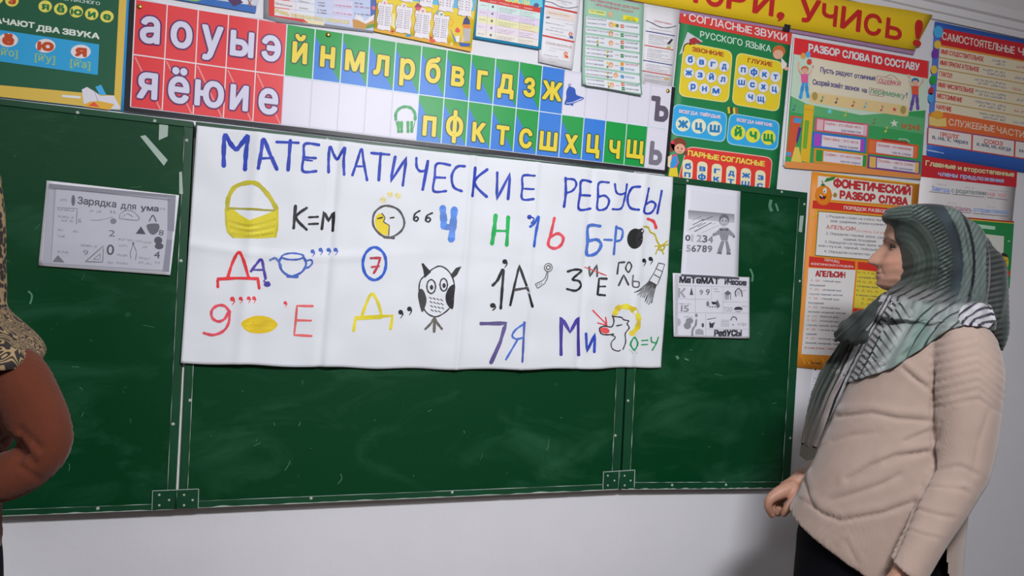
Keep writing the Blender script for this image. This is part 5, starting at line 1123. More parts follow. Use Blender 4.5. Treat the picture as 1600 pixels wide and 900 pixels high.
g2.pe(545, 445, 47, 58, '#5c5c64', 3, P); g2.pe(545, 462, 38, 42, '#9a9aa2', 3.4, P); g2.pe(530, 448, 5, 8, '#2a2a30', 3.8, P); g2.pe(565, 452, 5, 8, '#2a2a30', 3.8, P); g2.st([(528, 480), (545, 488), (562, 482)], 3, '#4a4a52', 3.8, P)
g2.pp([(515, 515), (580, 515), (645, 580), (628, 598), (590, 580), (578, 635), (522, 635), (500, 578), (462, 590), (448, 572)], '#7c7c84', 3.2, P); g2.pp([(500, 520), (545, 535), (585, 522), (580, 545), (545, 540), (510, 545)], '#4a4a52', 3.6, P)
for i in range(5): g2.st([(512, 560 + i * 15), (580, 562 + i * 15)], 3, '#6a6a72', 3.5, P)
g2.pe(448, 580, 11, 14, '#6a6a72', 3.4, P); g2.pe(638, 598, 11, 14, '#6a6a72', 3.4, P)
g2.pp([(518, 640), (550, 640), (525, 735), (482, 732)], '#75757d', 3.2, P); g2.pp([(555, 640), (580, 640), (608, 735), (570, 740)], '#75757d', 3.2, P); g2.pp([(490, 735), (525, 738), (520, 765), (475, 755)], '#62626a', 3.4, P); g2.pp([(568, 740), (600, 740), (612, 765), (570, 768)], '#62626a', 3.4, P)
g2.finish({'printed_drawing': 'printed_drawing'})
crop(1040, 420, 7.5)
g3 = Sheet('rebus_printout', 'small dark-headed printout of picture puzzles in ruled boxes, overlapping the boy sheet above', 'paper',
           ((1051, 426.5), (1171, 433.5), (1170.5, 529), (1052, 526)), BD + .0028, '#ccccd2', .62, lambda u, v: .0006 + .002 * v * v, n=(12, 12))
P = 'printed_drawing'
g3.pp([(105, 65), (978, 98), (975, 800), (98, 785)], '#a4a4ac', 1); g3.pp([(150, 75), (965, 108), (960, 790), (140, 775)], '#bcbcc4', 1.3); g3.pp([(180, 62), (640, 85), (860, 100), (860, 128), (180, 90)], '#4a4a52', 2)
g3.pt('МаТеМАТ', 160, 160, 620, 176, 66, '#2c2c34', 3, .09); g3.pt('ИЧеские', 690, 180, 942, 196, 64, '#34343c', 3, .07); g3.pt('РебУСЫ', 565, 785, 880, 785, 66, '#26262e', 3, .09)
for a, b_ in (((130, 195), (965, 215)), ((120, 350), (530, 360)), ((665, 385), (965, 390)), ((118, 512), (960, 520)), ((345, 200), (345, 512)), ((535, 205), (535, 360)), ((670, 210), (668, 515)), ((465, 520), (465, 780)), ((465, 705), (960, 708)), ((130, 195), (118, 780))): g3.st([a, b_], 3.5, '#8a8a92', 3, P, wob=0)
g3.pt('К', 145, 330, 225, 332, 100, '#8a8a92', 3, .05); g3.pp([(278, 305), (300, 215), (322, 308)], '#4a4a52', 3, P); g3.pt('15', 175, 500, 265, 502, 75, '#75757d', 3, .03); g3.pt('ТОО', 675, 498, 775, 500, 48, '#75757d', 3, 0); g3.pt('УЛИ', 835, 668, 935, 670, 34, '#75757d', 3, 0)
g3.pt('9', 395, 305, 432, 306, 62, '#6a6a72', 3, .02); g3.pt('9', 468, 305, 510, 306, 70, '#5a5a62', 3, .02); g3.st([(572, 265), (628, 268)], 5, '#6a6a72', 3, P)
g3.pp([(680, 290), (725, 252), (768, 288), (728, 312)], '#5a5a62', 3, P)
for x in (695, 712, 730, 758): g3.st([(x, 305), (x, 360)], 7, '#34343c', 3, P)
g3.st([(820, 320), (815, 270), (850, 232), (885, 265), (892, 320)], 16, '#5a5a62', 3, P); g3.pe(852, 285, 20, 32, '#a4a4ac', 3.3, P)
g3.pp([(530, 385), (590, 388), (605, 415), (545, 418)], '#26262e', 3, P); g3.pp([(578, 400), (605, 360), (635, 440), (600, 465)], '#5a5a62', 3, P); g3.pe(490, 410, 18, 32, '#6a6a72', 3, P)
for x in (515, 545, 575): g3.pe(x, 445, 9, 7, '#34343c', 3, P)
g3.pe(848, 475, 50, 33, '#75757d', 3, P); g3.pe(848, 465, 48, 17, '#34343c', 3.4, P); g3.pe(848, 490, 46, 8, '#bcbcc4', 3.5, P)
g3.pe(275, 610, 44, 35, '#75757d', 3, P); g3.pe(250, 665, 42, 42, '#75757d', 3.1, P); g3.pe(150, 625, 22, 45, '#94949c', 3, P); g3.st([(355, 600), (345, 660), (312, 710), (305, 780)], 24, '#75757d', 3, P); g3.pe(355, 545, 16, 22, '#75757d', 3, P); g3.pe(430, 660, 15, 26, '#4a4a52', 3, P); g3.pp([(340, 770), (345, 715), (390, 700), (435, 718), (440, 772)], '#8a8a92', 3, P, smooth=False)
g3.pp([(505, 620), (530, 640), (575, 625), (560, 655), (550, 690), (510, 690)], '#34343c', 3, P); g3.st([(485, 592), (580, 575)], 9, '#5a5a62', 3, P); g3.st([(760, 600), (780, 565), (815, 570), (828, 600)], 14, '#5a5a62', 3, P); g3.pe(785, 655, 9, 8, '#5a5a62', 3, P)
for i in range(5): g3.st([(645 - i, 600 + i * 18), (740, 604 + i * 17)], 4, '#75757d', 3, P)
for x, y, x1 in ((150, 400, 300), (210, 555, 315), (905, 245, 945), (890, 430, 960), (560, 228, 620)): wordline(g3, x, y, x1, .05, 14, '#75757d')
g3.finish({'printed_drawing': 'printed_drawing'})
# drawing pins
crop(0, 0, 1)
for x, y, nm, lab in ((218, 10, 'brass_pin', 'brass drawing pin at the top left corner of the alphabet strip'), (513, 54, 'brass_pin', 'brass drawing pin above the letter after the green cell of the alphabet strip'), (1044, 142, 'brass_pin', 'brass drawing pin at the right end of the alphabet strip')):
    X, Zz = wallpt(x, y, .012)
    bm = bmesh.new(); bmesh.ops.create_uvsphere(bm, u_segments=14, v_segments=8, radius=.0055, matrix=Matrix.Translation((X, -.011, Zz)) @ Matrix.Diagonal((1, .45, 1, 1)))
    bmesh.ops.create_cone(bm, cap_ends=True, segments=14, radius1=.0065, radius2=.0065, depth=.001, matrix=Matrix.Translation((X, -.0105, Zz)) @ Matrix.Rotation(pi / 2, 4, 'X'))
    me = bpy.data.meshes.new(nm); bm.to_mesh(me); bm.free(); o = link(nm, me, None, mat('brass', (.75, .5, .12, 1), .35, metal=1.0), True); rebase(o); tag(o, lab, 'drawing pin')
# ================================================================ people
RWC = RCW.transposed()
def proj(P):
    c = RWC @ (P - CAM); return (800 + FPX * c.x / -c.z, 450 - FPX * c.y / -c.z)
def frame_at(px, py, z):                              # centre and the horizontal axes across / along the line of sight
    C = W(px, py, z); D = (C - CAM); D.z = 0; D.normalize(); R = Vector((D.y, -D.x, 0)); return C, R, D
def px2m(px, z):
    return z * cos(math.atan((px - 800) / FPX)) / FPX
def loft(rings, seg=48, sub=5, expo=2.0, cap=True):
    # ring: (xl, yl, xr, yr, depth, half thickness[, exponent])
    rs = spline([tuple(r) + ((expo,) if len(r) == 6 else ()) for r in rings], False, sub); vv = []; ff = []
    for xl, yl, xr, yr, z, hd, ex in rs:
        mx, my = (xl + xr) / 2, (yl + yr) / 2; C, R, D = frame_at(mx, my, z); s_ = px2m(mx, z)
        A = R * ((xr - xl) / 2 * s_) + Vector((0, 0, -(yr - yl) / 2 * z / FPX)); hd = max(hd, .001)
        # sideways camera lean: image-vertical is not exactly world-vertical
        for k in range(seg):
            t = 2 * pi * k / seg; c_, s2 = cos(t), sin(t); e = 2 / ex
            vv.append(C + A * (abs(c_) ** e * (1 if c_ > 0 else -1)) + D * (hd * abs(s2) ** e * (1 if s2 > 0 else -1)))
    n = len(rs)
    for j in range(n - 1):
        for k in range(seg):
            a = j * seg + k; b = j * seg + (k + 1) % seg
            ff.append((a, b, b + seg, a + seg))
    if cap:
        ff.append(tuple(range(seg))[::-1]); ff.append(tuple((n - 1) * seg + k for k in range(seg)))
    return vv, ff
def tube(pts, seg=14, sub=4, flat=1.0):               # (x, y, z, r) with world centres; rounded ends
    P = spline([tuple(p) for p in pts], False, sub); vv = []; ff = []
    P = [(Vector(p[:3]), max(p[3], .0005)) for p in P]
    d0 = (P[1][0] - P[0][0]).normalized(); d1 = (P[-1][0] - P[-2][0]).normalized()
    Q = [(P[0][0] - d0 * P[0][1] * .85, P[0][1] * .35), (P[0][0] - d0 * P[0][1] * .5, P[0][1] * .82)] + P + [(P[-1][0] + d1 * P[-1][1] * .5, P[-1][1] * .82), (P[-1][0] + d1 * P[-1][1] * .85, P[-1][1] * .35)]
    up = Vector((0.3, 0.2, 1)).normalized(); prev = None
    for i, (c, r) in enumerate(Q):
        d = (Q[min(i + 1, len(Q) - 1)][0] - Q[max(i - 1, 0)][0]).normalized()
        if prev is None: a = d.cross(up).normalized()
        else: a = (prev - d * prev.dot(d)).normalized()
        prev = a; b = d.cross(a)
        for k in range(seg):
            t = 2 * pi * k / seg; vv.append(c + a * (r * cos(t)) + b * (r * sin(t) * flat))
    n = len(Q)
    for j in range(n - 1):
        for k in range(seg):
            x = j * seg + k; y = j * seg + (k + 1) % seg; ff.append((x, y, y + seg, x + seg))
    ff.append(tuple(range(seg))[::-1]); ff.append(tuple((n - 1) * seg + k for k in range(seg)))
    return vv, ff
def join(parts):
    V = []; F = []
    for v, f in parts:
        n = len(V); V += list(v); F += [tuple(n + i for i in q) for q in f]
    return V, F
def fuse(parts, voxel, smooth_it=4, factor=.5):       # overlapping solids -> one continuous skin
    V, F = join(parts)
    me = bpy.data.meshes.new('tmp'); me.from_pydata([tuple(v) for v in V], [], F)
    bm = bmesh.new(); bm.from_mesh(me); bmesh.ops.recalc_face_normals(bm, faces=bm.faces[:]); bm.to_mesh(me); bm.free()
    o = bpy.data.objects.new('tmp', me); COL.objects.link(o)
    m = o.modifiers.new('r', 'REMESH'); m.mode = 'VOXEL'; m.voxel_size = voxel
    m2 = o.modifiers.new('s', 'SMOOTH'); m2.iterations = smooth_it; m2.factor = factor
    dg = bpy.context.evaluated_depsgraph_get(); dg.update()
    out = bpy.data.meshes.new_from_object(o.evaluated_get(dg), depsgraph=dg)
    bpy.data.objects.remove(o); bpy.data.meshes.remove(me)
    return out
def displace(me, fn):                                 # fn(co, normal, px, py) -> metres along the normal
    ns = [v.normal.copy() for v in me.vertices]
    for v, n in zip(me.vertices, ns):
        px, py = proj(v.co); v.co = v.co + n * fn(v.co, n, px, py)
    me.update()
def paint(me, fn):
    at = me.color_attributes.new('Col', 'FLOAT_COLOR', 'POINT'); flat = []
    for v in me.vertices:
        px, py = proj(v.co); flat.extend(tuple(fn(v.co, v.normal, px, py)) + (1.0,))
    at.data.foreach_set('color', flat)
def put(name, me, parent, m):
    me.name = name; me.materials.clear(); return link(name, me, parent, m, True)
def segdist(p, a, b):
    ax, ay = a; bx, by = b; dx, dy = bx - ax, by - ay; t = max(0, min(1, ((p[0] - ax) * dx + (p[1] - ay) * dy) / (dx * dx + dy * dy + 1e-9)))
    ex, ey = p[0] - ax - dx * t, p[1] - ay - dy * t; l = math.hypot(ex, ey); s_ = 1 if dx * ey - dy * ex > 0 else -1
    return l, s_, t
def mixc(a, b, t): t = max(0, min(1, t)); return tuple(a[i] + (b[i] - a[i]) * t for i in range(3))
def sm(a, b, x): t = max(0, min(1, (x - a) / (b - a))); return t * t * (3 - 2 * t)
def T3(px, py, z, r): c = W(px, py, z); return (c.x, c.y, c.z, r)
SKIN = (0.43, 0.235, 0.165)
skinm = mat('skin', rough=.5, spec=.4, attr=True); skinm.node_tree.nodes['Principled BSDF'].inputs['Subsurface Weight'].default_value = 0.06

# ---- head with a face; returns solid + a function giving local coordinates
def head_solid(axis_px, top_y, chin_y, z, yaw, prof, xaxis_m, nose=1.0):
    C, R, D = frame_at(axis_px, (top_y + chin_y) / 2, z)
    fwd = (-R * cos(yaw) - D * sin(yaw)).normalized(); side = Vector((fwd.y, -fwd.x, 0))
    if side.dot(-D) < 0: side = -side                 # + side is towards the camera
    H = (chin_y - top_y) * z / FPX
    return C, fwd, side, H
def build_head(C, fwd, side, H, F0, B0, W0, N0):
    vv = []; ff = []; nu, nt = 110, 120
    def tab(T, y):
        for (a, va), (b, vb) in zip(T, T[1:]):
            if a <= y <= b: t = (y - a) / (b - a); t = t * t * (3 - 2 * t) if T is not N0 else t; return va + (vb - va) * t
        return T[0][1] if y < T[0][0] else T[-1][1]
    for j in range(nu + 1):
        u = j / nu                                    # 0 crown .. 1 chin
        f, b, w_ = tab(F0, u), tab(B0, u), tab(W0, u)
        for k in range(nt):
            t = 2 * pi * k / nt; c_, s_ = cos(t), sin(t)
            x = (f if c_ > 0 else b) * (abs(c_) ** .86) * (1 if c_ > 0 else -1); y = w_ * (abs(s_) ** .92) * (1 if s_ > 0 else -1)
            if c_ > 0:
                g = lambda cy, cu_, sy, su: exp(-((abs(y) - cy) / sy) ** 2 - ((u - cu_) / su) ** 2)
                nw = .0100 + .0075 * max(0, min(1, (u - .52) / .18))
                x += tab(N0, u) * exp(-(y / nw) ** 2)
                x -= .0125 * g(.031, .478, .017, .040); x += .0045 * g(.028, .385, .022, .028)       # sockets, brows
                x += .006 * g(.040, .64, .022, .07)                                                    # cheeks
                x += .0055 * exp(-(y / .022) ** 2) * (exp(-((u - .765) / .016) ** 2) + exp(-((u - .815) / .018) ** 2)) - .0035 * exp(-(y / .024) ** 2 - ((u - .790) / .007) ** 2)
                x += .004 * g(.013, .705, .006, .022)                                                  # nostril wings
                x -= .003 * exp(-((abs(y) - (.020 + (u - .70) * .08)) / .004) ** 2) * sm(.68, .74, u) * (1 - sm(.80, .86, u))
                x += .005 * exp(-(y / .018) ** 2 - ((u - .93) / .035) ** 2)                             # chin
            vv.append(C + fwd * x + side * y + Vector((0, 0, H * (.5 - u))))
    for j in range(nu):
        for k in range(nt):
            a = j * nt + k; b_ = j * nt + (k + 1) % nt; ff.append((a, b_, b_ + nt, a + nt))
    ff.append(tuple(range(nt))); ff.append(tuple(nu * nt + k for k in range(nt)))
    return vv, ff
def hand_solids(wrist, palm_dir, side_dir, normal, curl, sc=1.0, thumb=1, wr=.027, spread=1.0, curls=None):
    # wrist point, direction to the knuckles, direction towards the thumb side, direction the fingers curl to
    out = []; d, s_, n = palm_dir.normalized(), side_dir.normalized(), normal.normalized()
    L = .088 * sc
    out.append(tube([tuple(wrist - d * .05 * sc) + (wr * sc,), tuple(wrist) + (wr * sc * .96,), tuple(wrist + d * .03 * sc) + (.030 * sc,)], 18))
    for i, (o_, l, r) in enumerate(((.030, .95, .0105), (.010, 1.0, .0108), (-.010, .95, .0102), (-.029, .80, .0092))):
        o_ *= sc; k0 = wrist + s_ * o_ * .55 + d * .018 * sc; k1 = wrist + s_ * o_ + d * L * (1 - .06 * abs(i - 1))
        out.append(tube([tuple(k0) + (.0150 * sc,), tuple((k0 + k1) / 2) + (.0145 * sc,), tuple(k1) + (.0125 * sc,)], 14))
        p = k1; dirv = (d + s_ * o_ * 4 * spread).normalized(); ch = [tuple(p) + (.0118 * sc,)]
        cv = (curls[i] if curls else curl)
        for q, ln in enumerate((.042, .026, .020)):
            ang = cv[q]; axis = s_; rot = Matrix.Rotation(ang, 3, n.cross(dirv).normalized() * -1)
            dirv = (rot @ dirv).normalized()
            if dirv.dot(n) < 0 and q == 0: rot = Matrix.Rotation(-2 * ang, 3, n.cross(dirv).normalized() * -1); dirv = (rot @ dirv).normalized()
            p = p + dirv * ln * l * sc; ch.append(tuple(p) + (r * sc * (1 - .10 * q),))
        out.append(tube(ch, 12, 3))
    b = wrist + s_ * .022 * sc + d * .022 * sc; t1 = b + (s_ * .55 + d * .5 + n * .45).normalized() * .040 * sc; t2 = t1 + (d * .8 + n * .45 + s_ * .1 * thumb).normalized() * .033 * sc; t3 = t2 + (d * .75 + n * .6 - s_ * .15).normalized() * .024 * sc
    out.append(tube([tuple(b) + (.0150 * sc,), tuple(t1) + (.0130 * sc,), tuple(t2) + (.0112 * sc,), tuple(t3) + (.0092 * sc,)], 12, 3))
    return out

# ================================================================ woman at the right
zb = 1.86
feet_c = W(1395, 1300, zb)
woman = tag(empty('person', (feet_c.x, feet_c.y, 0)), 'woman in green striped headscarf and beige sweater standing in profile right of the board', 'person')
# --- sweater: torso, near sleeve, far sleeve fused into one knitted skin
torso = loft([(1420, 478, 1505, 478, 1.87, .060), (1392, 500, 1528, 500, 1.87, .120), (1362, 522, 1545, 520, 1.865, .165), (1340, 556, 1549, 556, 1.86, .178), (1324, 600, 1546, 600, 1.86, .180), (1306, 642, 1538, 642, 1.86, .182), (1288, 682, 1528, 685, 1.86, .186), (1270, 722, 1516, 728, 1.86, .192),
              (1256, 752, 1508, 775, 1.86, .196), (1241, 782, 1502, 840, 1.86, .200), (1231, 798, 1500, 880, 1.86, .202), (1224, 808, 1498, 925, 1.86, .203)], 72, 6, 2.25)
near = loft([(1492, 500, 1520, 500, 1.72, .020), (1468, 510, 1545, 512, 1.71, .060), (1456, 540, 1560, 535, 1.70, .074), (1454, 585, 1570, 582, 1.685, .078), (1456, 635, 1566, 636, 1.675, .076), (1458, 690, 1557, 697, 1.665, .072), (1455, 728, 1545, 745, 1.655, .068), (1444, 755, 1529, 772, 1.645, .064),
             (1431, 785, 1509, 805, 1.635, .058), (1415, 824, 1481, 848, 1.62, .052), (1402, 853, 1462, 879, 1.61, .046), (1390, 876, 1447, 906, 1.60, .042)], 40, 6)
far = loft([(1420, 520, 1500, 520, 1.985, .06), (1390, 570, 1470, 575, 2.02, .062), (1340, 640, 1425, 665, 2.04, .058), (1298, 690, 1350, 740, 2.03, .050), (1268, 716, 1300, 765, 2.01, .042), (1247, 738, 1268, 774, 1.995, .034)], 32, 6)
sw = fuse([torso, near, far], .0052, 5, .5)
CREASES = [([(1309, 651), (1360, 645), (1402, 654), (1457, 658)], .009, 7), ([(1412, 690), (1436, 680), (1460, 671)], .006, 5), ([(1385, 724), (1420, 712), (1459, 704)], .006, 6), ([(1410, 575), (1432, 594), (1451, 607)], .010, 6), ([(1325, 750), (1360, 728), (1400, 712), (1448, 707)], .009, 7),
           ([(1298, 782), (1345, 768), (1380, 756), (1405, 742)], .007, 8), ([(1262, 786), (1285, 803), (1313, 814), (1380, 802), (1432, 783)], .008, 7), ([(1320, 845), (1340, 880)], .004, 6), ([(1300, 690), (1330, 680), (1370, 676)], .005, 9), ([(1255, 745), (1262, 770), (1270, 790)], .006, 6),
           ([(1462, 735), (1500, 728), (1530, 742)], .004, 5), ([(1450, 760), (1490, 763), (1515, 768)], .004, 4), ([(1430, 795), (1470, 806), (1490, 808)], .005, 5), ([(1420, 828), (1450, 838), (1470, 842)], .004, 4), ([(1505, 763), (1515, 775)], .005, 4), ([(1490, 640), (1470, 660), (1462, 690)], .004, 8), ([(1546, 640), (1530, 690), (1520, 740)], .003, 8)]
ARMLINE = [(1457, 560), (1456, 640), (1459, 730), (1444, 760), (1414, 826), (1390, 880)]
def near_side(n, co):
    return n.dot((CAM - co).normalized()) > 0.05
def knit(co, n, px, py):
    h = 0.0012 * mnoise.noise(co * 9) + .0007 * mnoise.noise(co * 24)
    if near_side(n, co):
        for pl, dep, wd in CREASES:
            best = 1e9; sg = 1
            for a, b in zip(pl, pl[1:]):
                if min(a[0], b[0]) - 30 < px < max(a[0], b[0]) + 30 and min(a[1], b[1]) - 30 < py < max(a[1], b[1]) + 30:
                    d_, s_, t_ = segdist((px, py), a, b)
                    if d_ < best: best = d_; sg = s_
            if best < 40:
                e0 = max(0, 1 - min(math.dist((px, py), pl[0]), math.dist((px, py), pl[-1])) / 22) if best < 3 else 0
                h += -.75 * dep * exp(-(best / (wd * .38)) ** 2) * (1 - .5 * e0) + dep * .26 * exp(-((best - wd * 1.5) / wd) ** 2) * (1.1 if sg < 0 else .3)
        # raised ribs in a chevron on the upper sleeve and along the raglan
        if 1452 < px < 1575 and 505 < py < 632 and n.length:
            seam = 1528 + (py - 520) * .015; k = (px - seam)
            base = 622 + (k * .85 if k > 0 else -k * .24)
            if py < base: h += .0042 * (abs(sin((py - base) * pi / 13.5)) ** .5 - .7) * sm(base, base - 3, py) * sm(508, 522, py)
            h += .0016 * exp(-(k / 1.6) ** 2)
        if abs(py - (624 + max(0, (px - 1530)) * .62 - min(0, px - 1530) * .17)) < 2 and px > 1458: h -= .002
        # armhole seam
        if py > 545 and 1380 < px < 1475:
            best = min(segdist((px, py), a, b)[0] for a, b in zip(ARMLINE, ARMLINE[1:])); h -= .013 * exp(-(best / 2.8) ** 2) * sm(545, 600, py)
        if 1350 < px < 1455 and 520 < py < 600: h += .0009 * sin((px * .8 + py * .6) * 1.0)
    if py > 792 + (px - 1240) * .16 and px < 1420: h += .0010 * sin(px * 1.35)      # ribbed welt
    return h
displace(sw, knit)
def sweater_col(co, n, px, py):
    c = (0.385, 0.285, 0.238); k = 1 + .05 * mnoise.noise(co * 40)
    return tuple(x * k for x in c)
paint(sw, sweater_col)
bm = bmesh.new(); bm.from_mesh(sw)                    # the open side slit at the hem
def in_slit(co):
    px, py = proj(co); depth = -(RWC @ (co - CAM)).z
    return depth > 1.645 and depth < 1.80 and py > 843 and px > 1474 - (py - 843) * .62 - 3 and px < 1477 + (py - 843) * .10
bmesh.ops.delete(bm, geom=[f for f in bm.faces if in_slit(f.calc_center_median())], context='FACES'); bm.to_mesh(sw); bm.free()
knitm = mat('beige_knit', rough=.9, spec=.15, attr=True, bump=('wave', 260, .25, .0012), sheen=.25)
sweater = put('sweater', sw, woman, knitm)
sw_bvh = BVHTree.FromPolygons([v.co + parent_world(woman) for v in sw.vertices], [tuple(p.vertices) for p in sw.polygons])

# --- long black skirt and shoes
sk = loft([(1290, 770, 1485, 800, 1.865, .15), (1246, 830, 1482, 850, 1.865, .185), (1238, 880, 1484, 890, 1.865, .19), (1230, 960, 1490, 965, 1.865, .195), (1222, 1060, 1496, 1065, 1.865, .20), (1214, 1200, 1500, 1205, 1.865, .205), (1212, 1262, 1502, 1264, 1.865, .205)], 64, 6)
me = bpy.data.meshes.new('skirt'); me.from_pydata([tuple(v) for v in sk[0]], [], sk[1]); me.update()
displace(me, lambda co, n, px, py: .006 * sin(atan2(n.y, n.x) * 9 + co.z * 2) * sm(850, 1000, py))
put('skirt', me, woman, mat('black_skirt', (.0035, .0035, .006, 1), .9, .1))
for zz in (1.78, 1.95):
    c, R, D = frame_at(1400, 1300, zz); 
    v, f = tube([tuple(Vector((c.x, c.y, .045)) + R * .09) + (.040,), tuple(Vector((c.x, c.y, .050)) + R * .02) + (.042,), tuple(Vector((c.x, c.y, .038)) - R * .08) + (.038,), tuple(Vector((c.x, c.y, .032)) - R * .15) + (.030,)], 16)
    v = [Vector((p.x, p.y, max(0.001, p.z))) for p in v]
    mesh('shoe', v, f, woman, mat('black_leather', (.012, .011, .012, 1), .4), True)

# --- body: head, neck, trunk core, arms, hands and legs in one skin
def wx(y): return (1440 - y)
HZ = 1.88; m_px = px2m(1440, HZ)
C, fwd, side, H = head_solid(1440, 326, 458, HZ, math.radians(9), None, None)
uy = lambda y: (y - 326) / 132.0
fp = lambda x: (1440 - x) * m_px
F0 = [(0, .012), (.03, .038), (.09, .062), (.2, .082), (uy(366), fp(1379)), (uy(378), fp(1379.5)), (uy(392), fp(1380)), (uy(404), fp(1378)), (uy(416), fp(1372)), (uy(428), fp(1371)), (uy(438), fp(1370)), (uy(446), fp(1371)), (uy(453), fp(1379)), (1.0, fp(1392))]
B0 = [(0, .012), (.03, .045), (.1, .075), (.25, .098), (.45, .102), (.6, .092), (.75, .072), (.9, .05), (1, .03)]
W0 = [(0, .012), (.03, .035), (.1, .056), (.25, .073), (.45, .075), (.6, .071), (.72, .066), (.84, .056), (.93, .042), (1, .022)]
N0 = [(0, 0), (uy(374), 0), (uy(382), .003), (uy(391), .016), (uy(402), .029), (uy(409), .0325), (uy(414), .026), (uy(418), .005), (uy(420), 0), (1, 0)]
hd = build_head(C, fwd, side, H, F0, B0, W0, N0)
parts = [hd]
parts.append(tube([T3(1445, 430, 1.89, .050), T3(1448, 470, 1.885, .052), T3(1452, 505, 1.88, .062), T3(1445, 600, 1.87, .075), T3(1420, 720, 1.87, .085), T3(1390, 840, 1.87, .085)], 24))
for zz, xx in ((1.79, 1395), (1.94, 1385)):
    parts.append(tube([T3(1390, 830, (zz + 1.87) / 2, .075), T3(xx, 950, zz, .07), T3(xx, 1090, zz, .05), T3(xx + 2, 1270, zz, .036)], 18))
# near arm and hand
parts.append(tube([T3(1500, 530, 1.80, .045), T3(1512, 560, 1.69, .043), T3(1508, 680, 1.67, .040), T3(1490, 765, 1.648, .034), T3(1445, 850, 1.615, .022), T3(1414, 898, 1.60, .025)], 18))
wr = W(1406, 903, 1.600); cc, RR_, DD = frame_at(1406, 896, 1.598)
pd = (W(1384, 942, 1.595) - wr).normalized()
parts += hand_solids(wr, pd, (-RR_ * .8 + Vector((0, 0, -.2)) - DD * .3), (DD - RR_ * .4), (.35, .45, .3), .92, wr=.025)
# far arm and hand closing on the hem
parts.append(tube([T3(1470, 530, 1.95, .045), T3(1440, 590, 2.00, .042), T3(1375, 680, 2.03, .038), T3(1300, 728, 2.01, .030), T3(1258, 753, 1.99, .0245)], 18))
HZ2 = 1.985
def hp(X, Y, dz, r): return T3(1180 + X / 4.5, 700 + Y / 4.5, HZ2 + dz, r)
parts.append(tube([hp(330, 215, .01, .025), hp(285, 255, .005, .024), hp(225, 300, 0, .026)], 18))
for ch in ([(270, 275, -.012, .019), (205, 300, -.018, .019), (145, 330, -.024, .016), (100, 368, -.030, .0125), (92, 420, -.028, .0105), (118, 472, -.020, .0088)],      # index
           [(260, 270, .002, .019), (190, 310, .000, .018), (135, 352, -.004, .0145), (112, 400, -.006, .0115), (130, 440, -.004, .0098), (160, 462, .002, .0085)],    # middle
           [(255, 275, .016, .018), (190, 325, .016, .017), (145, 368, .014, .013), (138, 408, .012, .0108), (165, 432, .012, .0092), (190, 440, .012, .008)],          # ring
           [(260, 285, .028, .016), (205, 330, .030, .014), (170, 375, .028, .0112), (168, 405, .026, .0095), (188, 420, .024, .0082), (205, 428, .022, .0072)],       # little
           [(275, 290, -.014, .018), (285, 335, -.030, .0165), (258, 385, -.038, .0135), (225, 425, -.038, .0118), (200, 462, -.032, .0092)]):                          # thumb
    parts.append(tube([hp(*c_) for c_ in ch], 14, 4))
body = fuse(parts, .0026, 3, .45)
def hl(co):
    r = co - C; return r.dot(fwd), r.dot(side), .5 - r.z / H
def skin_col(co, n, px, py):
    k = 1 + .05 * mnoise.noise(co * 30) + .05 * mnoise.noise(co * 110); c = SKIN
    f_, s_, u = hl(co)
    if -.1 < u < 1.1 and abs(s_) < .09 and f_ > .02:
        a = abs(s_)
        rosy = exp(-((a - .042) / .02) ** 2 - ((u - .66) / .09) ** 2); c = mixc(c, (.56, .24, .17), .45 * rosy)
        lip = exp(-(a / .021) ** 4) * exp(-((u - .788) / .024) ** 4); c = mixc(c, (.34, .12, .10), .75 * lip)
        line = exp(-(a / .026) ** 4) * exp(-((u - .790) / .005) ** 2); c = mixc(c, (.10, .035, .03), .85 * line)
        bu = .372 + .9 * (a - .028) ** 2 / .01 + (.02 if a > .035 else 0) * (a - .035) * 30
        brow = 1.25 * sm(.006, .012, a) * (1 - sm(.050, .060, a)) * exp(-((u - bu) / .021) ** 2); c = mixc(c, (.022, .014, .012), .97 * min(1, brow) * (.75 + .5 * mnoise.noise(co * 260)))
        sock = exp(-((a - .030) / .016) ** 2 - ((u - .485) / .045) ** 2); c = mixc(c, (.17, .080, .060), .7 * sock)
        ns = exp(-((a - .0075) / .004) ** 2 - ((u - .705) / .008) ** 2); c = mixc(c, (.10, .03, .03), .7 * ns if f_ > .05 else 0)
    # finger nails and knuckles are only slightly paler / redder
    if py > 745: c = mixc(c, (.45, .22, .15), .4 + .3 * mnoise.noise(co * 60))
    return tuple(x * k for x in c)
paint(body, skin_col)
b_o = put('body', body, woman, skinm); b_o['label'] = 'face in profile and hands'
white = mat('eye_white', (.55, .50, .47, 1), .25); dark = mat('eye_dark', (.015, .01, .008, 1), .15)
lash = mat('lash_dark', (.03, .02, .018, 1), .8)
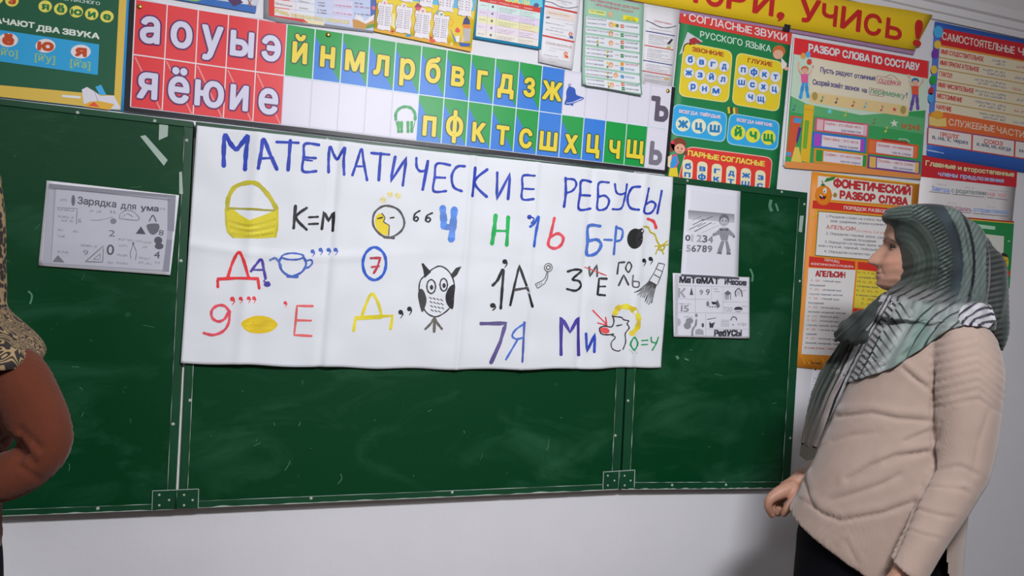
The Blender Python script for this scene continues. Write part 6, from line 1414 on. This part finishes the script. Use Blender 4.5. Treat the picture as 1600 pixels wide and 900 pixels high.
for sg in (1, -1):
    ec = C + fwd * .0615 + side * (.0315 * sg) + Vector((0, 0, H * (.5 - .484)))
    bm = bmesh.new(); bmesh.ops.create_uvsphere(bm, u_segments=20, v_segments=14, radius=.0120)
    for v in bm.verts: v.co = ec + v.co
    me = bpy.data.meshes.new('eye'); bm.to_mesh(me); bm.free(); eo = link('eye', me, woman, white, True)
    gd = (fwd * 1.0 + side * .12 * sg).normalized()
    bm = bmesh.new(); bmesh.ops.create_uvsphere(bm, u_segments=16, v_segments=10, radius=.0052)
    for v in bm.verts: v.co = ec + gd * .0078 + v.co
    me = bpy.data.meshes.new('iris'); bm.to_mesh(me); bm.free(); link('iris', me, eo, dark, True)
    for (du, rr_, mm, nm) in ((.0046, .0034, lash, 'eyelid'), (-.0052, .0019, mat('lid_skin', (.30, .15, .11, 1), .5), 'eyelid')):
        pts = []
        for i in range(7):
            a = -1.15 + 2.3 * i / 6
            d_ = (fwd * cos(a) + side * sin(a)); pts.append(tuple(ec + d_ * (.0122) + Vector((0, 0, du * cos(a) - .0015 * abs(sin(a))))) + (rr_ * (.6 + .5 * cos(a)),))
        v, f = tube(pts, 8, 3); mesh(nm, v, f, eo, mm, True)

# --- headscarf: hood round the head
hood_r = [(1438, 320, 1462, 320, 1.862, .018, 2.2), (1404, 323, 1482, 324, 1.862, .050, 2.3), (1384, 328, 1496, 330, 1.862, .072, 2.6), (1378, 337, 1511, 340, 1.862, .086, 3.0), (1380, 346, 1523, 352, 1.860, .098, 3.4), (1388, 354, 1533, 366, 1.860, .101, 3.8), (1396, 370, 1541, 385, 1.860, .101, 4.2), (1402, 393, 1545, 402, 1.860, .101, 4.4), (1403, 416, 1546, 422, 1.860, .099, 4.2),
          (1400, 434, 1545, 445, 1.862, .091, 3.6), (1390, 450, 1543, 465, 1.862, .090, 2.9), (1385, 463, 1546, 482, 1.868, .104, 2.4), (1376, 478, 1552, 498, 1.875, .130, 2.3), (1366, 498, 1552, 512, 1.87, .160, 2.3)]
tail_r = [(1505, 372, 1546, 372, 1.92, .030), (1508, 388, 1556, 388, 1.925, .060), (1512, 402, 1564, 400, 1.925, .078), (1515, 425, 1573, 423, 1.92, .088), (1520, 455, 1578, 452, 1.915, .092), (1525, 497, 1577, 497, 1.90, .090), (1540, 525, 1573, 528, 1.885, .06), (1553, 540, 1566, 547, 1.88, .02)]
hood = fuse([loft(hood_r, 64, 6, 2.35), loft(tail_r, 36, 5)], .0026, 5, .5)
def hood_fold(co, n, px, py):
    h = .0016 * mnoise.noise(co * 16)
    # folds sweeping from the crown round the face and down to the nape
    r = math.hypot((px - 1398) * 1.0, (py - 415) * .80)
    if py > 330: h += .0032 * sin(r * .23 + .7 * mnoise.noise(co * 7)) * sm(18, 40, r)
    d_, _, _ = segdist((px, py), (1540, 388), (1533, 470)); h -= .008 * exp(-(d_ / 3.5) ** 2)
    d_, _, _ = segdist((px, py), (1503, 345), (1512, 400)); d2, _, _ = segdist((px, py), (1512, 400), (1522, 460)); h -= .006 * exp(-(min(d_, d2) / 2.8) ** 2)
    d_, _, _ = segdist((px, py), (1385, 455), (1460, 430)); h += .002 * sin(d_ * .5) * exp(-(d_ / 30) ** 2)
    if px > 1543: h += .0005 * sin(py * .75)
    return h
displace(hood, hood_fold)
DK = (.017, .028, .023); MD = (.048, .068, .060); LT = (.155, .195, .180); BKc = (.006, .008, .011); WH = (.42, .41, .42); BR = (.036, .036, .028)
def scarf_pattern(px, py, co):
    nz = mnoise.noise(co * 12); nz2 = mnoise.noise(co * 45)
    if px > 1541 and py > 375:                                                                # lower tail behind
        c = mixc((.065, .068, .064), (.012, .016, .016), .5 + .5 * sin(py * .72 + (px - 1550) * .15))
        if px > 1566 and py > 430: c = mixc(c, (.03, .06, .05), .7)
        return c
    r = math.hypot(px - 1400, (py - 420) * .85)
    g = mixc(DK, BR, .5 + .8 * nz)
    c = g
    # arc of short oblique light hatches
    arc = math.hypot(px - 1408, (py - 412) * .78)
    if py < 345: c = mixc(c, MD, sm(338, 326, py) * .8); c = mixc(c, LT, .35 * (sin(py * 1.1 + px * .12) > .55) * sm(1378, 1400, px))
    if 58 < arc < 82 and px > 1425 and py < 470:
        hat = sin((py * 1.0 + px * .55) * .95); c = mixc(mixc(DK, BKc, .3), LT, sm(.15, .5, hat) * (1 - abs(arc - 70) / 13) * .85)
    if 82 <= arc < 97 and px > 1425: c = mixc(BKc, (.04, .06, .07), .5 + nz)
    if arc >= 97 and px > 1420:
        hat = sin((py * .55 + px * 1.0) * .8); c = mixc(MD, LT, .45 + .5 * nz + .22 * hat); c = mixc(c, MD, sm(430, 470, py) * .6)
        if abs(arc - 114) < 2.4: c = BKc
    if 20 < arc <= 58 and px > 1405:
        st_ = sin(arc * .9 + nz * 2); c = mixc(c, MD, .30 + .22 * st_) if abs((py - 362) - (px - 1400) * .35) < 8 else mixc(c, (.05, .075, .062), .4 + .2 * st_)
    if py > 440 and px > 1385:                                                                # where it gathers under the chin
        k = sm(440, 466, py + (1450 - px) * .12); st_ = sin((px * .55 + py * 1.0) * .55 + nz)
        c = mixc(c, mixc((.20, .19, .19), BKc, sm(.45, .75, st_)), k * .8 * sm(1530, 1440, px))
    return tuple(x * (1 + .18 * nz2) for x in c)
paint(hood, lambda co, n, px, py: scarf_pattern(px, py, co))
scm = mat('scarf_cloth', rough=.75, spec=.25, attr=True, bump=('noise', 420, .25, .0008), sheen=.15)
hood_bv = BVHTree.FromPolygons([v.co.copy() for v in hood.vertices], [tuple(p.vertices) for p in hood.polygons])
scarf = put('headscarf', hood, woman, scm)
# --- the part of the scarf draped over shoulder and chest
Lc = [(0, 1383, 456), (.12, 1368, 467), (.22, 1352, 482), (.34, 1336, 502), (.46, 1317, 528), (.58, 1299, 556), (.68, 1281, 582), (.78, 1269, 612), (.89, 1259, 652), (1, 1252, 692)]
Rc = [(0, 1520, 462), (.06, 1548, 478), (.12, 1556, 500), (.17, 1546, 512), (.23, 1516, 504), (.31, 1480, 516), (.40, 1442, 543), (.5, 1392, 576), (.58, 1350, 590), (.65, 1325, 599), (.75, 1306, 630), (.87, 1293, 660), (1, 1276, 699)]
def ev(T, a):
    for i in range(len(T) - 1):
        if T[i][0] <= a <= T[i + 1][0]:
            p0 = T[max(i - 1, 0)]; p1 = T[i]; p2 = T[i + 1]; p3 = T[min(i + 2, len(T) - 1)]; t = (a - p1[0]) / (p2[0] - p1[0])
            return tuple(p1[k] + (p2[k] - p1[k]) * (t) for k in (1, 2))
    return T[-1][1:]
NA, NB = 250, 150
P2 = []; Zd = []
for i in range(NA + 1):
    a = i / NA; l = ev(Lc, a); r = ev(Rc, a)
    for j in range(NB + 1):
        b = j / NB; bow = 10 * sin(pi * b) * (1 - a) * .6
        x = l[0] + (r[0] - l[0]) * b; y = l[1] + (r[1] - l[1]) * b + bow * (1 if a < .5 else 0)
        if j in (0, NB): x += .8 * mnoise.noise(Vector((a * 30, b, 0)))
        P2.append((x, y))
for (x, y) in P2:
    d_ = ray(x, y).normalized(); best = None
    for bv in (sw_bvh, hood_bv):
        h_ = bv.ray_cast(CAM, d_)
        if h_[0] is not None and (best is None or h_[3] < best): best = h_[3]
    Zd.append(best)
val = [z_ for z_ in Zd if z_]; ini = 2.10
# fill what hangs clear of the body from its neighbours, then relax
idx = lambda i, j: i * (NB + 1) + j
Zf = [z_ if z_ else None for z_ in Zd]
for i in range(NA + 1):
    last = None
    for j in range(NB, -1, -1):
        k = idx(i, j)
        if Zf[k] is None: Zf[k] = (last if last else (Zf[idx(i - 1, j)] if i else ini))
        last = Zf[k]
for _ in range(26):
    Zn = Zf[:]
    for i in range(NA + 1):
        for j in range(NB + 1):
            k = idx(i, j); s_ = 0; c_ = 0
            for di, dj in ((1, 0), (-1, 0), (0, 1), (0, -1), (2, 0), (-2, 0), (0, 3), (0, -3)):
                if 0 <= i + di <= NA and 0 <= j + dj <= NB: s_ += Zf[idx(i + di, j + dj)]; c_ += 1
            m_ = s_ / c_; Zn[k] = min(m_, Zd[k]) if Zd[k] else m_
    Zf = Zn
def axis_st(x, y):
    # s runs down the long fold from the chin, t across it
    pl = [(1383, 460), (1350, 520), (1322, 575), (1300, 620), (1270, 700)]; best = (1e9, 1, 0); acc = 0
    for a, b in zip(pl, pl[1:]):
        d_, sg, t = segdist((x, y), a, b)
        if d_ < best[0]: best = (d_, -sg, acc + t * math.dist(a, b))
        acc += math.dist(a, b)
    return best[2], best[0] * best[1]
vv = []; cols = []; 
for k, (x, y) in enumerate(P2):
    s_, t_ = axis_st(x, y); i, j = divmod(k, NB + 1); a, b = i / NA, j / NB
    co0 = CAM + ray(x, y).normalized() * Zf[k]
    fold = .0045 * sin(t_ * .30 + .8 * sin(s_ * .02)) * sm(-2, 8, abs(t_)) + .003 * sin(b * 38 + a * 5) * (1 - a) + .002 * mnoise.noise(co0 * 14)
    if a > .62: fold += .005 * sin(b * 15 + 1)
    kd = math.hypot((x - 1527) / 26, (y - 494) / 20)
    if kd < 1: fold += .012 * (1 - kd * kd) + .004 * sin(math.hypot(x - 1548, (y - 540) * .9) * .45)
    off = -.001 + .010 * sm(.0, .10, a)
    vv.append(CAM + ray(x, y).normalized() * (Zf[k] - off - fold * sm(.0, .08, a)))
    nz = mnoise.noise(co0 * 10); nz2 = mnoise.noise(co0 * 40)
    soft = mixc(LT, (.36, .36, .36), .5 + .8 * nz)
    if t_ < -3:
        f_ = sin(t_ * .85 + 1.5 * nz); c = mixc(mixc((.028, .036, .030), (.085, .105, .086), .5 + nz), BKc if (t_ > -26) else (.05, .045, .038), sm(.1, .6, f_) * .85)
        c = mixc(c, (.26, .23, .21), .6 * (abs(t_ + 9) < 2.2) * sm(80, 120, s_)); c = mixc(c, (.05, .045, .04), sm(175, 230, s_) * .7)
    elif t_ < 5: c = mixc(WH, (.30, .25, .24), sm(110, 170, s_))
    elif t_ < 7.5: c = BKc
    elif t_ < 11: c = WH
    elif t_ < 13.5: c = mixc(BKc, WH, .1)
    elif t_ < 24: c = mixc(WH, BKc, sm(.05, .35, sin((s_ - t_ * .25) * .66)))
    elif t_ < 26: c = BKc if s_ > 60 else soft
    elif t_ < 95:
        curve = s_ - t_ * .42 - .0035 * (t_ - 26) ** 2
        f_ = sin(curve * (.62 if s_ > 95 else .5)); c = mixc(soft, BKc, sm(.55, .8, f_) * (1 - sm(34, 60, t_)) * .95)
        c = mixc(c, (.13, .20, .17), sm(42, 75, t_) * sm(.2, .6, .5 + nz) * .9)
    else:
        c = mixc((.13, .20, .17), LT, .25 + .6 * nz)
    if t_ >= 60:                                       # long dark curved lines towards the shoulder
        q = math.hypot(x - 1600, (y - 600) * 1.25); f_ = sin(q * .37 + nz * 1.2); c = mixc(c, mixc(WH, LT, .4), .6 * sm(1440, 1490, x)); c = mixc(c, BKc, sm(.70, .92, f_) * .9 * sm(1395, 1440, x))
        if y < 478: c = mixc(c, MD, sm(480, 466, y))
    if kd < 1.15:
        f_ = sin(math.hypot(x - 1548, (y - 540) * .9) * .62 + 1.6 * mnoise.noise(co0 * 30)); c = mixc((.50, .49, .51), (.02, .016, .04), sm(.25, .55, f_))
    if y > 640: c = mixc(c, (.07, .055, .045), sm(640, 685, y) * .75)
    if a < .09 and kd > 1: c = mixc(scarf_pattern(x, y, co0), c, sm(.015, .09, a))
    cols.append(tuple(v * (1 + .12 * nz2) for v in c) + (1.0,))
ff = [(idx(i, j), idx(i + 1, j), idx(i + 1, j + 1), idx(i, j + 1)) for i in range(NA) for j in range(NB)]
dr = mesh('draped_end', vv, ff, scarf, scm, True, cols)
md = dr.modifiers.new('thickness', 'SOLIDIFY'); md.thickness = .0035; md.offset = 0
dr['label'] = 'long striped end of the scarf over shoulder and chest'
# fringe at its tip
vv = []; ff = []; cl = []
for i in range(34):
    t = i / 33; x = 1253 + 25 * t; y = 690 + 8 * sin(t * 3)
    d0 = ray(x, y).normalized(); zf = Zf[idx(NA, int(t * NB))] - .008
    p = [CAM + ray(x + q * 4 * mnoise.noise(Vector((i, q, 0))) - q * 1.2, y + q * 7).normalized() * zf for q in range(4)]
    tb = tube([tuple(a) + (.0009,) for a in p], 5, 2); n_ = len(vv); vv += tb[0]; ff += [tuple(n_ + q for q in f) for f in tb[1]]
fr = mesh('fringe', vv, ff, scarf, mat('fringe_thread', (.05, .045, .036, 1), .9)); fr['kind'] = 'stuff'
# dark fold standing off the chest below the chin
fv = fuse([tube([T3(1372, 474, 1.84, .010), T3(1354, 492, 1.83, .018), T3(1334, 508, 1.83, .026), T3(1319, 521, 1.83, .024), T3(1310, 528, 1.835, .012)], 24), tube([T3(1320, 522, 1.83, .016), T3(1340, 528, 1.83, .018), T3(1352, 522, 1.83, .012)], 18)], .003, 4)
displace(fv, lambda co, n, px, py: .003 * sin((px + py) * .5) + .002 * mnoise.noise(co * 40))
paint(fv, lambda co, n, px, py: mixc((.008, .010, .010), (.035, .045, .04), .5 + mnoise.noise(co * 30)))
put('scarf_fold', fv, scarf, scm)
# little pin under the chin
pc = W(1393, 478, 1.735)
h_ = hood_bv.ray_cast(CAM, ray(1391, 476).normalized())
if h_[0] is not None: pc = h_[0] - ray(1391, 476).normalized() * .012
bm = bmesh.new()
for q in range(3): bmesh.ops.create_uvsphere(bm, u_segments=10, v_segments=8, radius=.0026, matrix=Matrix.Translation(pc + Vector((0, -.004, .004 - q * .0055))))
me = bpy.data.meshes.new('scarf_pin'); bm.to_mesh(me); bm.free(); link('scarf_pin', me, scarf, mat('silver', (.7, .7, .72, 1), .25, metal=1.0), True)

# ================================================================ woman at the left edge
def T3(px, py, z, r): c = W(px, py, z * .833); return (c.x, c.y, c.z, r * .74)
fc = W(-70, 1400, 1.30)
lady = tag(empty('person', (fc.x, fc.y, 0)), 'woman in rust-red sweater and patterned scarf at the left edge, hand on hip', 'person')
tor = loft([(-95, 455, -45, 455, 1.299, 0.042), (-130, 490, -5, 490, 1.299, 0.101), (-150, 530, 28, 530, 1.299, 0.139), (-158, 590, 34, 590, 1.299, 0.147), (-160, 650, 36, 650, 1.299, 0.143), (-155, 710, 26, 712, 1.299, 0.139), (-160, 780, 8, 782, 1.299, 0.147), (-168, 830, 8, 832, 1.299, 0.155), (-168, 850, 7, 852, 1.299, 0.155)], 64, 6, 2.2)
arm = tube([T3(-12, 560, 1.51, .050), T3(22, 582, 1.475, .062), T3(42, 620, 1.46, .066), T3(60, 665, 1.455, .064), T3(66, 697, 1.45, .058), T3(42, 728, 1.44, .054), T3(5, 748, 1.425, .052), T3(-35, 762, 1.41, .038)], 30, 7)
arm2 = tube([T3(-130, 530, 1.62, .055), T3(-165, 600, 1.66, .055), T3(-178, 690, 1.68, .048), T3(-172, 760, 1.60, .042), T3(-152, 795, 1.50, .036)], 24, 6)
ls = fuse([tor, arm, arm2], .0055, 5)
def rustknit(co, n, px, py):
    h = .003 * mnoise.noise(co * 8)
    h += .0011 * (abs(sin((px * .9 + py * .35) * .40)) + abs(sin((py - px * .45) * .36)) - 1)
    for a, b, dep, wd in (((10, 690), (30, 712), .012, 8), ((28, 690), (52, 725), .006, 6), ((30, 672), (64, 700), .005, 6), ((20, 722), (60, 748), .004, 5)):
        d_, _, _ = segdist((px, py), a, b); h -= dep * exp(-(d_ / wd) ** 2)
    return h
displace(ls, rustknit)
paint(ls, lambda co, n, px, py: tuple(x * (1 + .12 * mnoise.noise(co * 25)) for x in (.105, .027, .013)))
put('sweater', ls, lady, mat('rust_knit', rough=.9, spec=.15, attr=True, bump=('noise', 300, .3, .001), sheen=.1))
sk = loft([(-160, 820, 0, 820, 1.299, 0.139), (-172, 880, 9, 882, 1.299, 0.160), (-182, 1000, 14, 1000, 1.299, 0.168), (-196, 1200, 20, 1200, 1.299, 0.176), (-200, 1330, 22, 1330, 1.299, 0.181)], 56, 6)
me = bpy.data.meshes.new('skirt'); me.from_pydata([tuple(v) for v in sk[0]], [], sk[1]); me.update()
displace(me, lambda co, n, px, py: .006 * sin(atan2(n.y, n.x) * 9 + co.z * 2) * sm(850, 1000, py))
put('skirt', me, lady, mat('black_skirt'))
for zz in (1.23, 1.37):
    c, R, D = frame_at(-80, 1330, zz)
    v, f = tube([tuple(Vector((c.x, c.y, .045)) - R * .09) + (.040,), tuple(Vector((c.x, c.y, .050)) - R * .02) + (.042,), tuple(Vector((c.x, c.y, .038)) + R * .08) + (.038,), tuple(Vector((c.x, c.y, .032)) + R * .15) + (.030,)], 16)
    mesh('shoe', [Vector((p.x, p.y, max(0.001, p.z))) for p in v], f, lady, mat('black_leather'), True)
# body: head turned to the board, neck, limbs, hands
C2, R2, D2 = frame_at(-72, 318, 1.30); f2 = (D2 * .9 + R2 * .45).normalized(); s2 = Vector((f2.y, -f2.x, 0)); H2 = .205
hd2 = build_head(C2, f2, s2, H2, [(a, v * .86) for a, v in F0], [(a, v * .85) for a, v in B0], [(a, v * .86) for a, v in W0], [(a, v * .7) for a, v in N0])
pts2 = [hd2, tube([T3(-75, 400, 1.57, .052), T3(-72, 460, 1.565, .055), T3(-70, 560, 1.56, .075), T3(-72, 700, 1.56, .08), T3(-75, 830, 1.56, .085)], 22)]
for zz in (1.48, 1.64): pts2.append(tube([T3(-75, 830, 1.56, .07), T3(-78, 950, zz, .068), T3(-80, 1120, zz, .05), T3(-80, 1370, zz, .034)], 16))
pts2.append(tube([T3(-30, 530, 1.53, .042), T3(26, 590, 1.47, .030), T3(56, 675, 1.455, .026), T3(40, 722, 1.442, .022), T3(5, 748, 1.425, .022), T3(-45, 765, 1.40, .024)], 16))
pts2.append(tube([T3(-120, 530, 1.60, .042), T3(-165, 620, 1.66, .038), T3(-176, 690, 1.68, .034), T3(-150, 790, 1.50, .025), T3(-146, 806, 1.47, .024)], 16))
wr2 = W(-60, 766, 1.165); pts2 += hand_solids(wr2, (-R2 + D2 * .1 - Vector((0, 0, .25))), (Vector((0, 0, 1)) * .9 - D2 * .2), D2, (.5, .6, .4), .92)
wr3 = W(-150, 812, 1.225); pts2 += hand_solids(wr3, (R2 * .8 - Vector((0, 0, .4)) - D2 * .3), (Vector((0, 0, 1)) * .8 - D2 * .3), D2, (.5, .6, .4), .92)
bd2 = fuse(pts2, .0032, 3, .45)
C_, f_s, s_s, H_s = C, fwd, side, H
C, fwd, side, H = C2, f2, s2, H2
paint(bd2, skin_col)
C, fwd, side, H = C_, f_s, s_s, H_s
put('body', bd2, lady, skinm)
for sg in (1, -1):
    ec = C2 + f2 * .0500 + s2 * (.0275 * sg) + Vector((0, 0, H2 * (.5 - .484)))
    bm = bmesh.new(); bmesh.ops.create_uvsphere(bm, u_segments=16, v_segments=10, radius=.0120)
    for v in bm.verts: v.co = ec + v.co
    me = bpy.data.meshes.new('eye'); bm.to_mesh(me); bm.free(); eo = link('eye', me, lady, white, True)
    bm = bmesh.new(); bmesh.ops.create_uvsphere(bm, u_segments=12, v_segments=8, radius=.006)
    for v in bm.verts: v.co = ec + f2 * .008 + v.co
    me = bpy.data.meshes.new('iris'); bm.to_mesh(me); bm.free(); link('iris', me, eo, dark, True)
# patterned scarf: hood + cape over the shoulders
hr = [(-90, 222, -54, 222, 1.304, 0.017), (-125, 230, -20, 230, 1.304, 0.055), (-142, 255, -6, 255, 1.304, 0.080), (-150, 300, 2, 300, 1.304, 0.091), (-150, 350, 6, 350, 1.304, 0.091), (-146, 400, 7, 400, 1.304, 0.088), (-140, 445, 7, 445, 1.304, 0.084), (-142, 478, 9, 478, 1.304, 0.097), (-165, 500, 36, 503, 1.295, .140), (-180, 530, 60, 524, 1.285, .175), (-190, 560, 73, 543, 1.28, .195), (-192, 575, 70, 556, 1.28, .198)]
V, F = loft(hr, 96, 8, 2.2, cap=False)
# leave an oval opening for the face
keep = []
for f in F:
    c_ = sum((V[i] for i in f), Vector()) / len(f); r = c_ - C2
    if r.dot(f2) > .03 and (r.dot(s2) / .062) ** 2 + ((r.z + .012) / .098) ** 2 < 1: continue
    keep.append(f)
me = bpy.data.meshes.new('headscarf'); me.from_pydata([tuple(v) for v in V], [], keep); me.update()
displace(me, lambda co, n, px, py: .004 * sin(atan2(n.y, n.x) * 7 + co.z * 9) + .003 * mnoise.noise(co * 12))
sub = None
lo = link('headscarf', me, lady, None, True)
m = bpy.data.materials.new('patterned_scarf'); m.use_nodes = True; nt = m.node_tree; b = nt.nodes['Principled BSDF']; b.inputs['Roughness'].default_value = .85
tc = nt.nodes.new('ShaderNodeTexCoord'); n1 = nt.nodes.new('ShaderNodeTexNoise'); n1.inputs['Scale'].default_value = 19; n1.inputs['Detail'].default_value = 0; n1.inputs['Distortion'].default_value = 2.2
nt.links.new(tc.outputs['Object'], n1.inputs['Vector'])
mu = nt.nodes.new('ShaderNodeMath'); mu.operation = 'MULTIPLY'; mu.inputs[1].default_value = 60; nt.links.new(n1.outputs['Fac'], mu.inputs[0])
si = nt.nodes.new('ShaderNodeMath'); si.operation = 'SINE'; nt.links.new(mu.outputs[0], si.inputs[0])
vo = nt.nodes.new('ShaderNodeTexVoronoi'); vo.inputs['Scale'].default_value = 85; nt.links.new(tc.outputs['Object'], vo.inputs['Vector'])
sp = nt.nodes.new('ShaderNodeSeparateXYZ'); nt.links.new(tc.outputs['Object'], sp.inputs[0])
st_ = nt.nodes.new('ShaderNodeMath'); st_.operation = 'GREATER_THAN'; st_.inputs[1].default_value = 1.285; nt.links.new(sp.outputs['Z'], st_.inputs[0])
r1 = nt.nodes.new('ShaderNodeMapRange'); r1.inputs['From Min'].default_value = -.25; r1.inputs['From Max'].default_value = .05; nt.links.new(si.outputs[0], r1.inputs['Value'])
r2 = nt.nodes.new('ShaderNodeMapRange'); r2.inputs['From Min'].default_value = .62; r2.inputs['From Max'].default_value = .5; nt.links.new(vo.outputs['Distance'], r2.inputs['Value'])
mf = nt.nodes.new('ShaderNodeMix'); mf.data_type = 'FLOAT'; nt.links.new(st_.outputs[0], mf.inputs[0]); nt.links.new(r1.outputs[0], mf.inputs[2]); nt.links.new(r2.outputs[0], mf.inputs[3])
mx = nt.nodes.new('ShaderNodeMix'); mx.data_type = 'RGBA'; mx.inputs[6].default_value = (.30, .205, .10, 1); mx.inputs[7].default_value = (.018, .013, .012, 1); nt.links.new(mf.outputs[0], mx.inputs[0]); nt.links.new(mx.outputs[2], b.inputs['Base Color'])
me.materials.append(m)
md = lo.modifiers.new('thickness', 'SOLIDIFY'); md.thickness = .004; md.offset = 0
bpy.data.objects.remove(_fo)
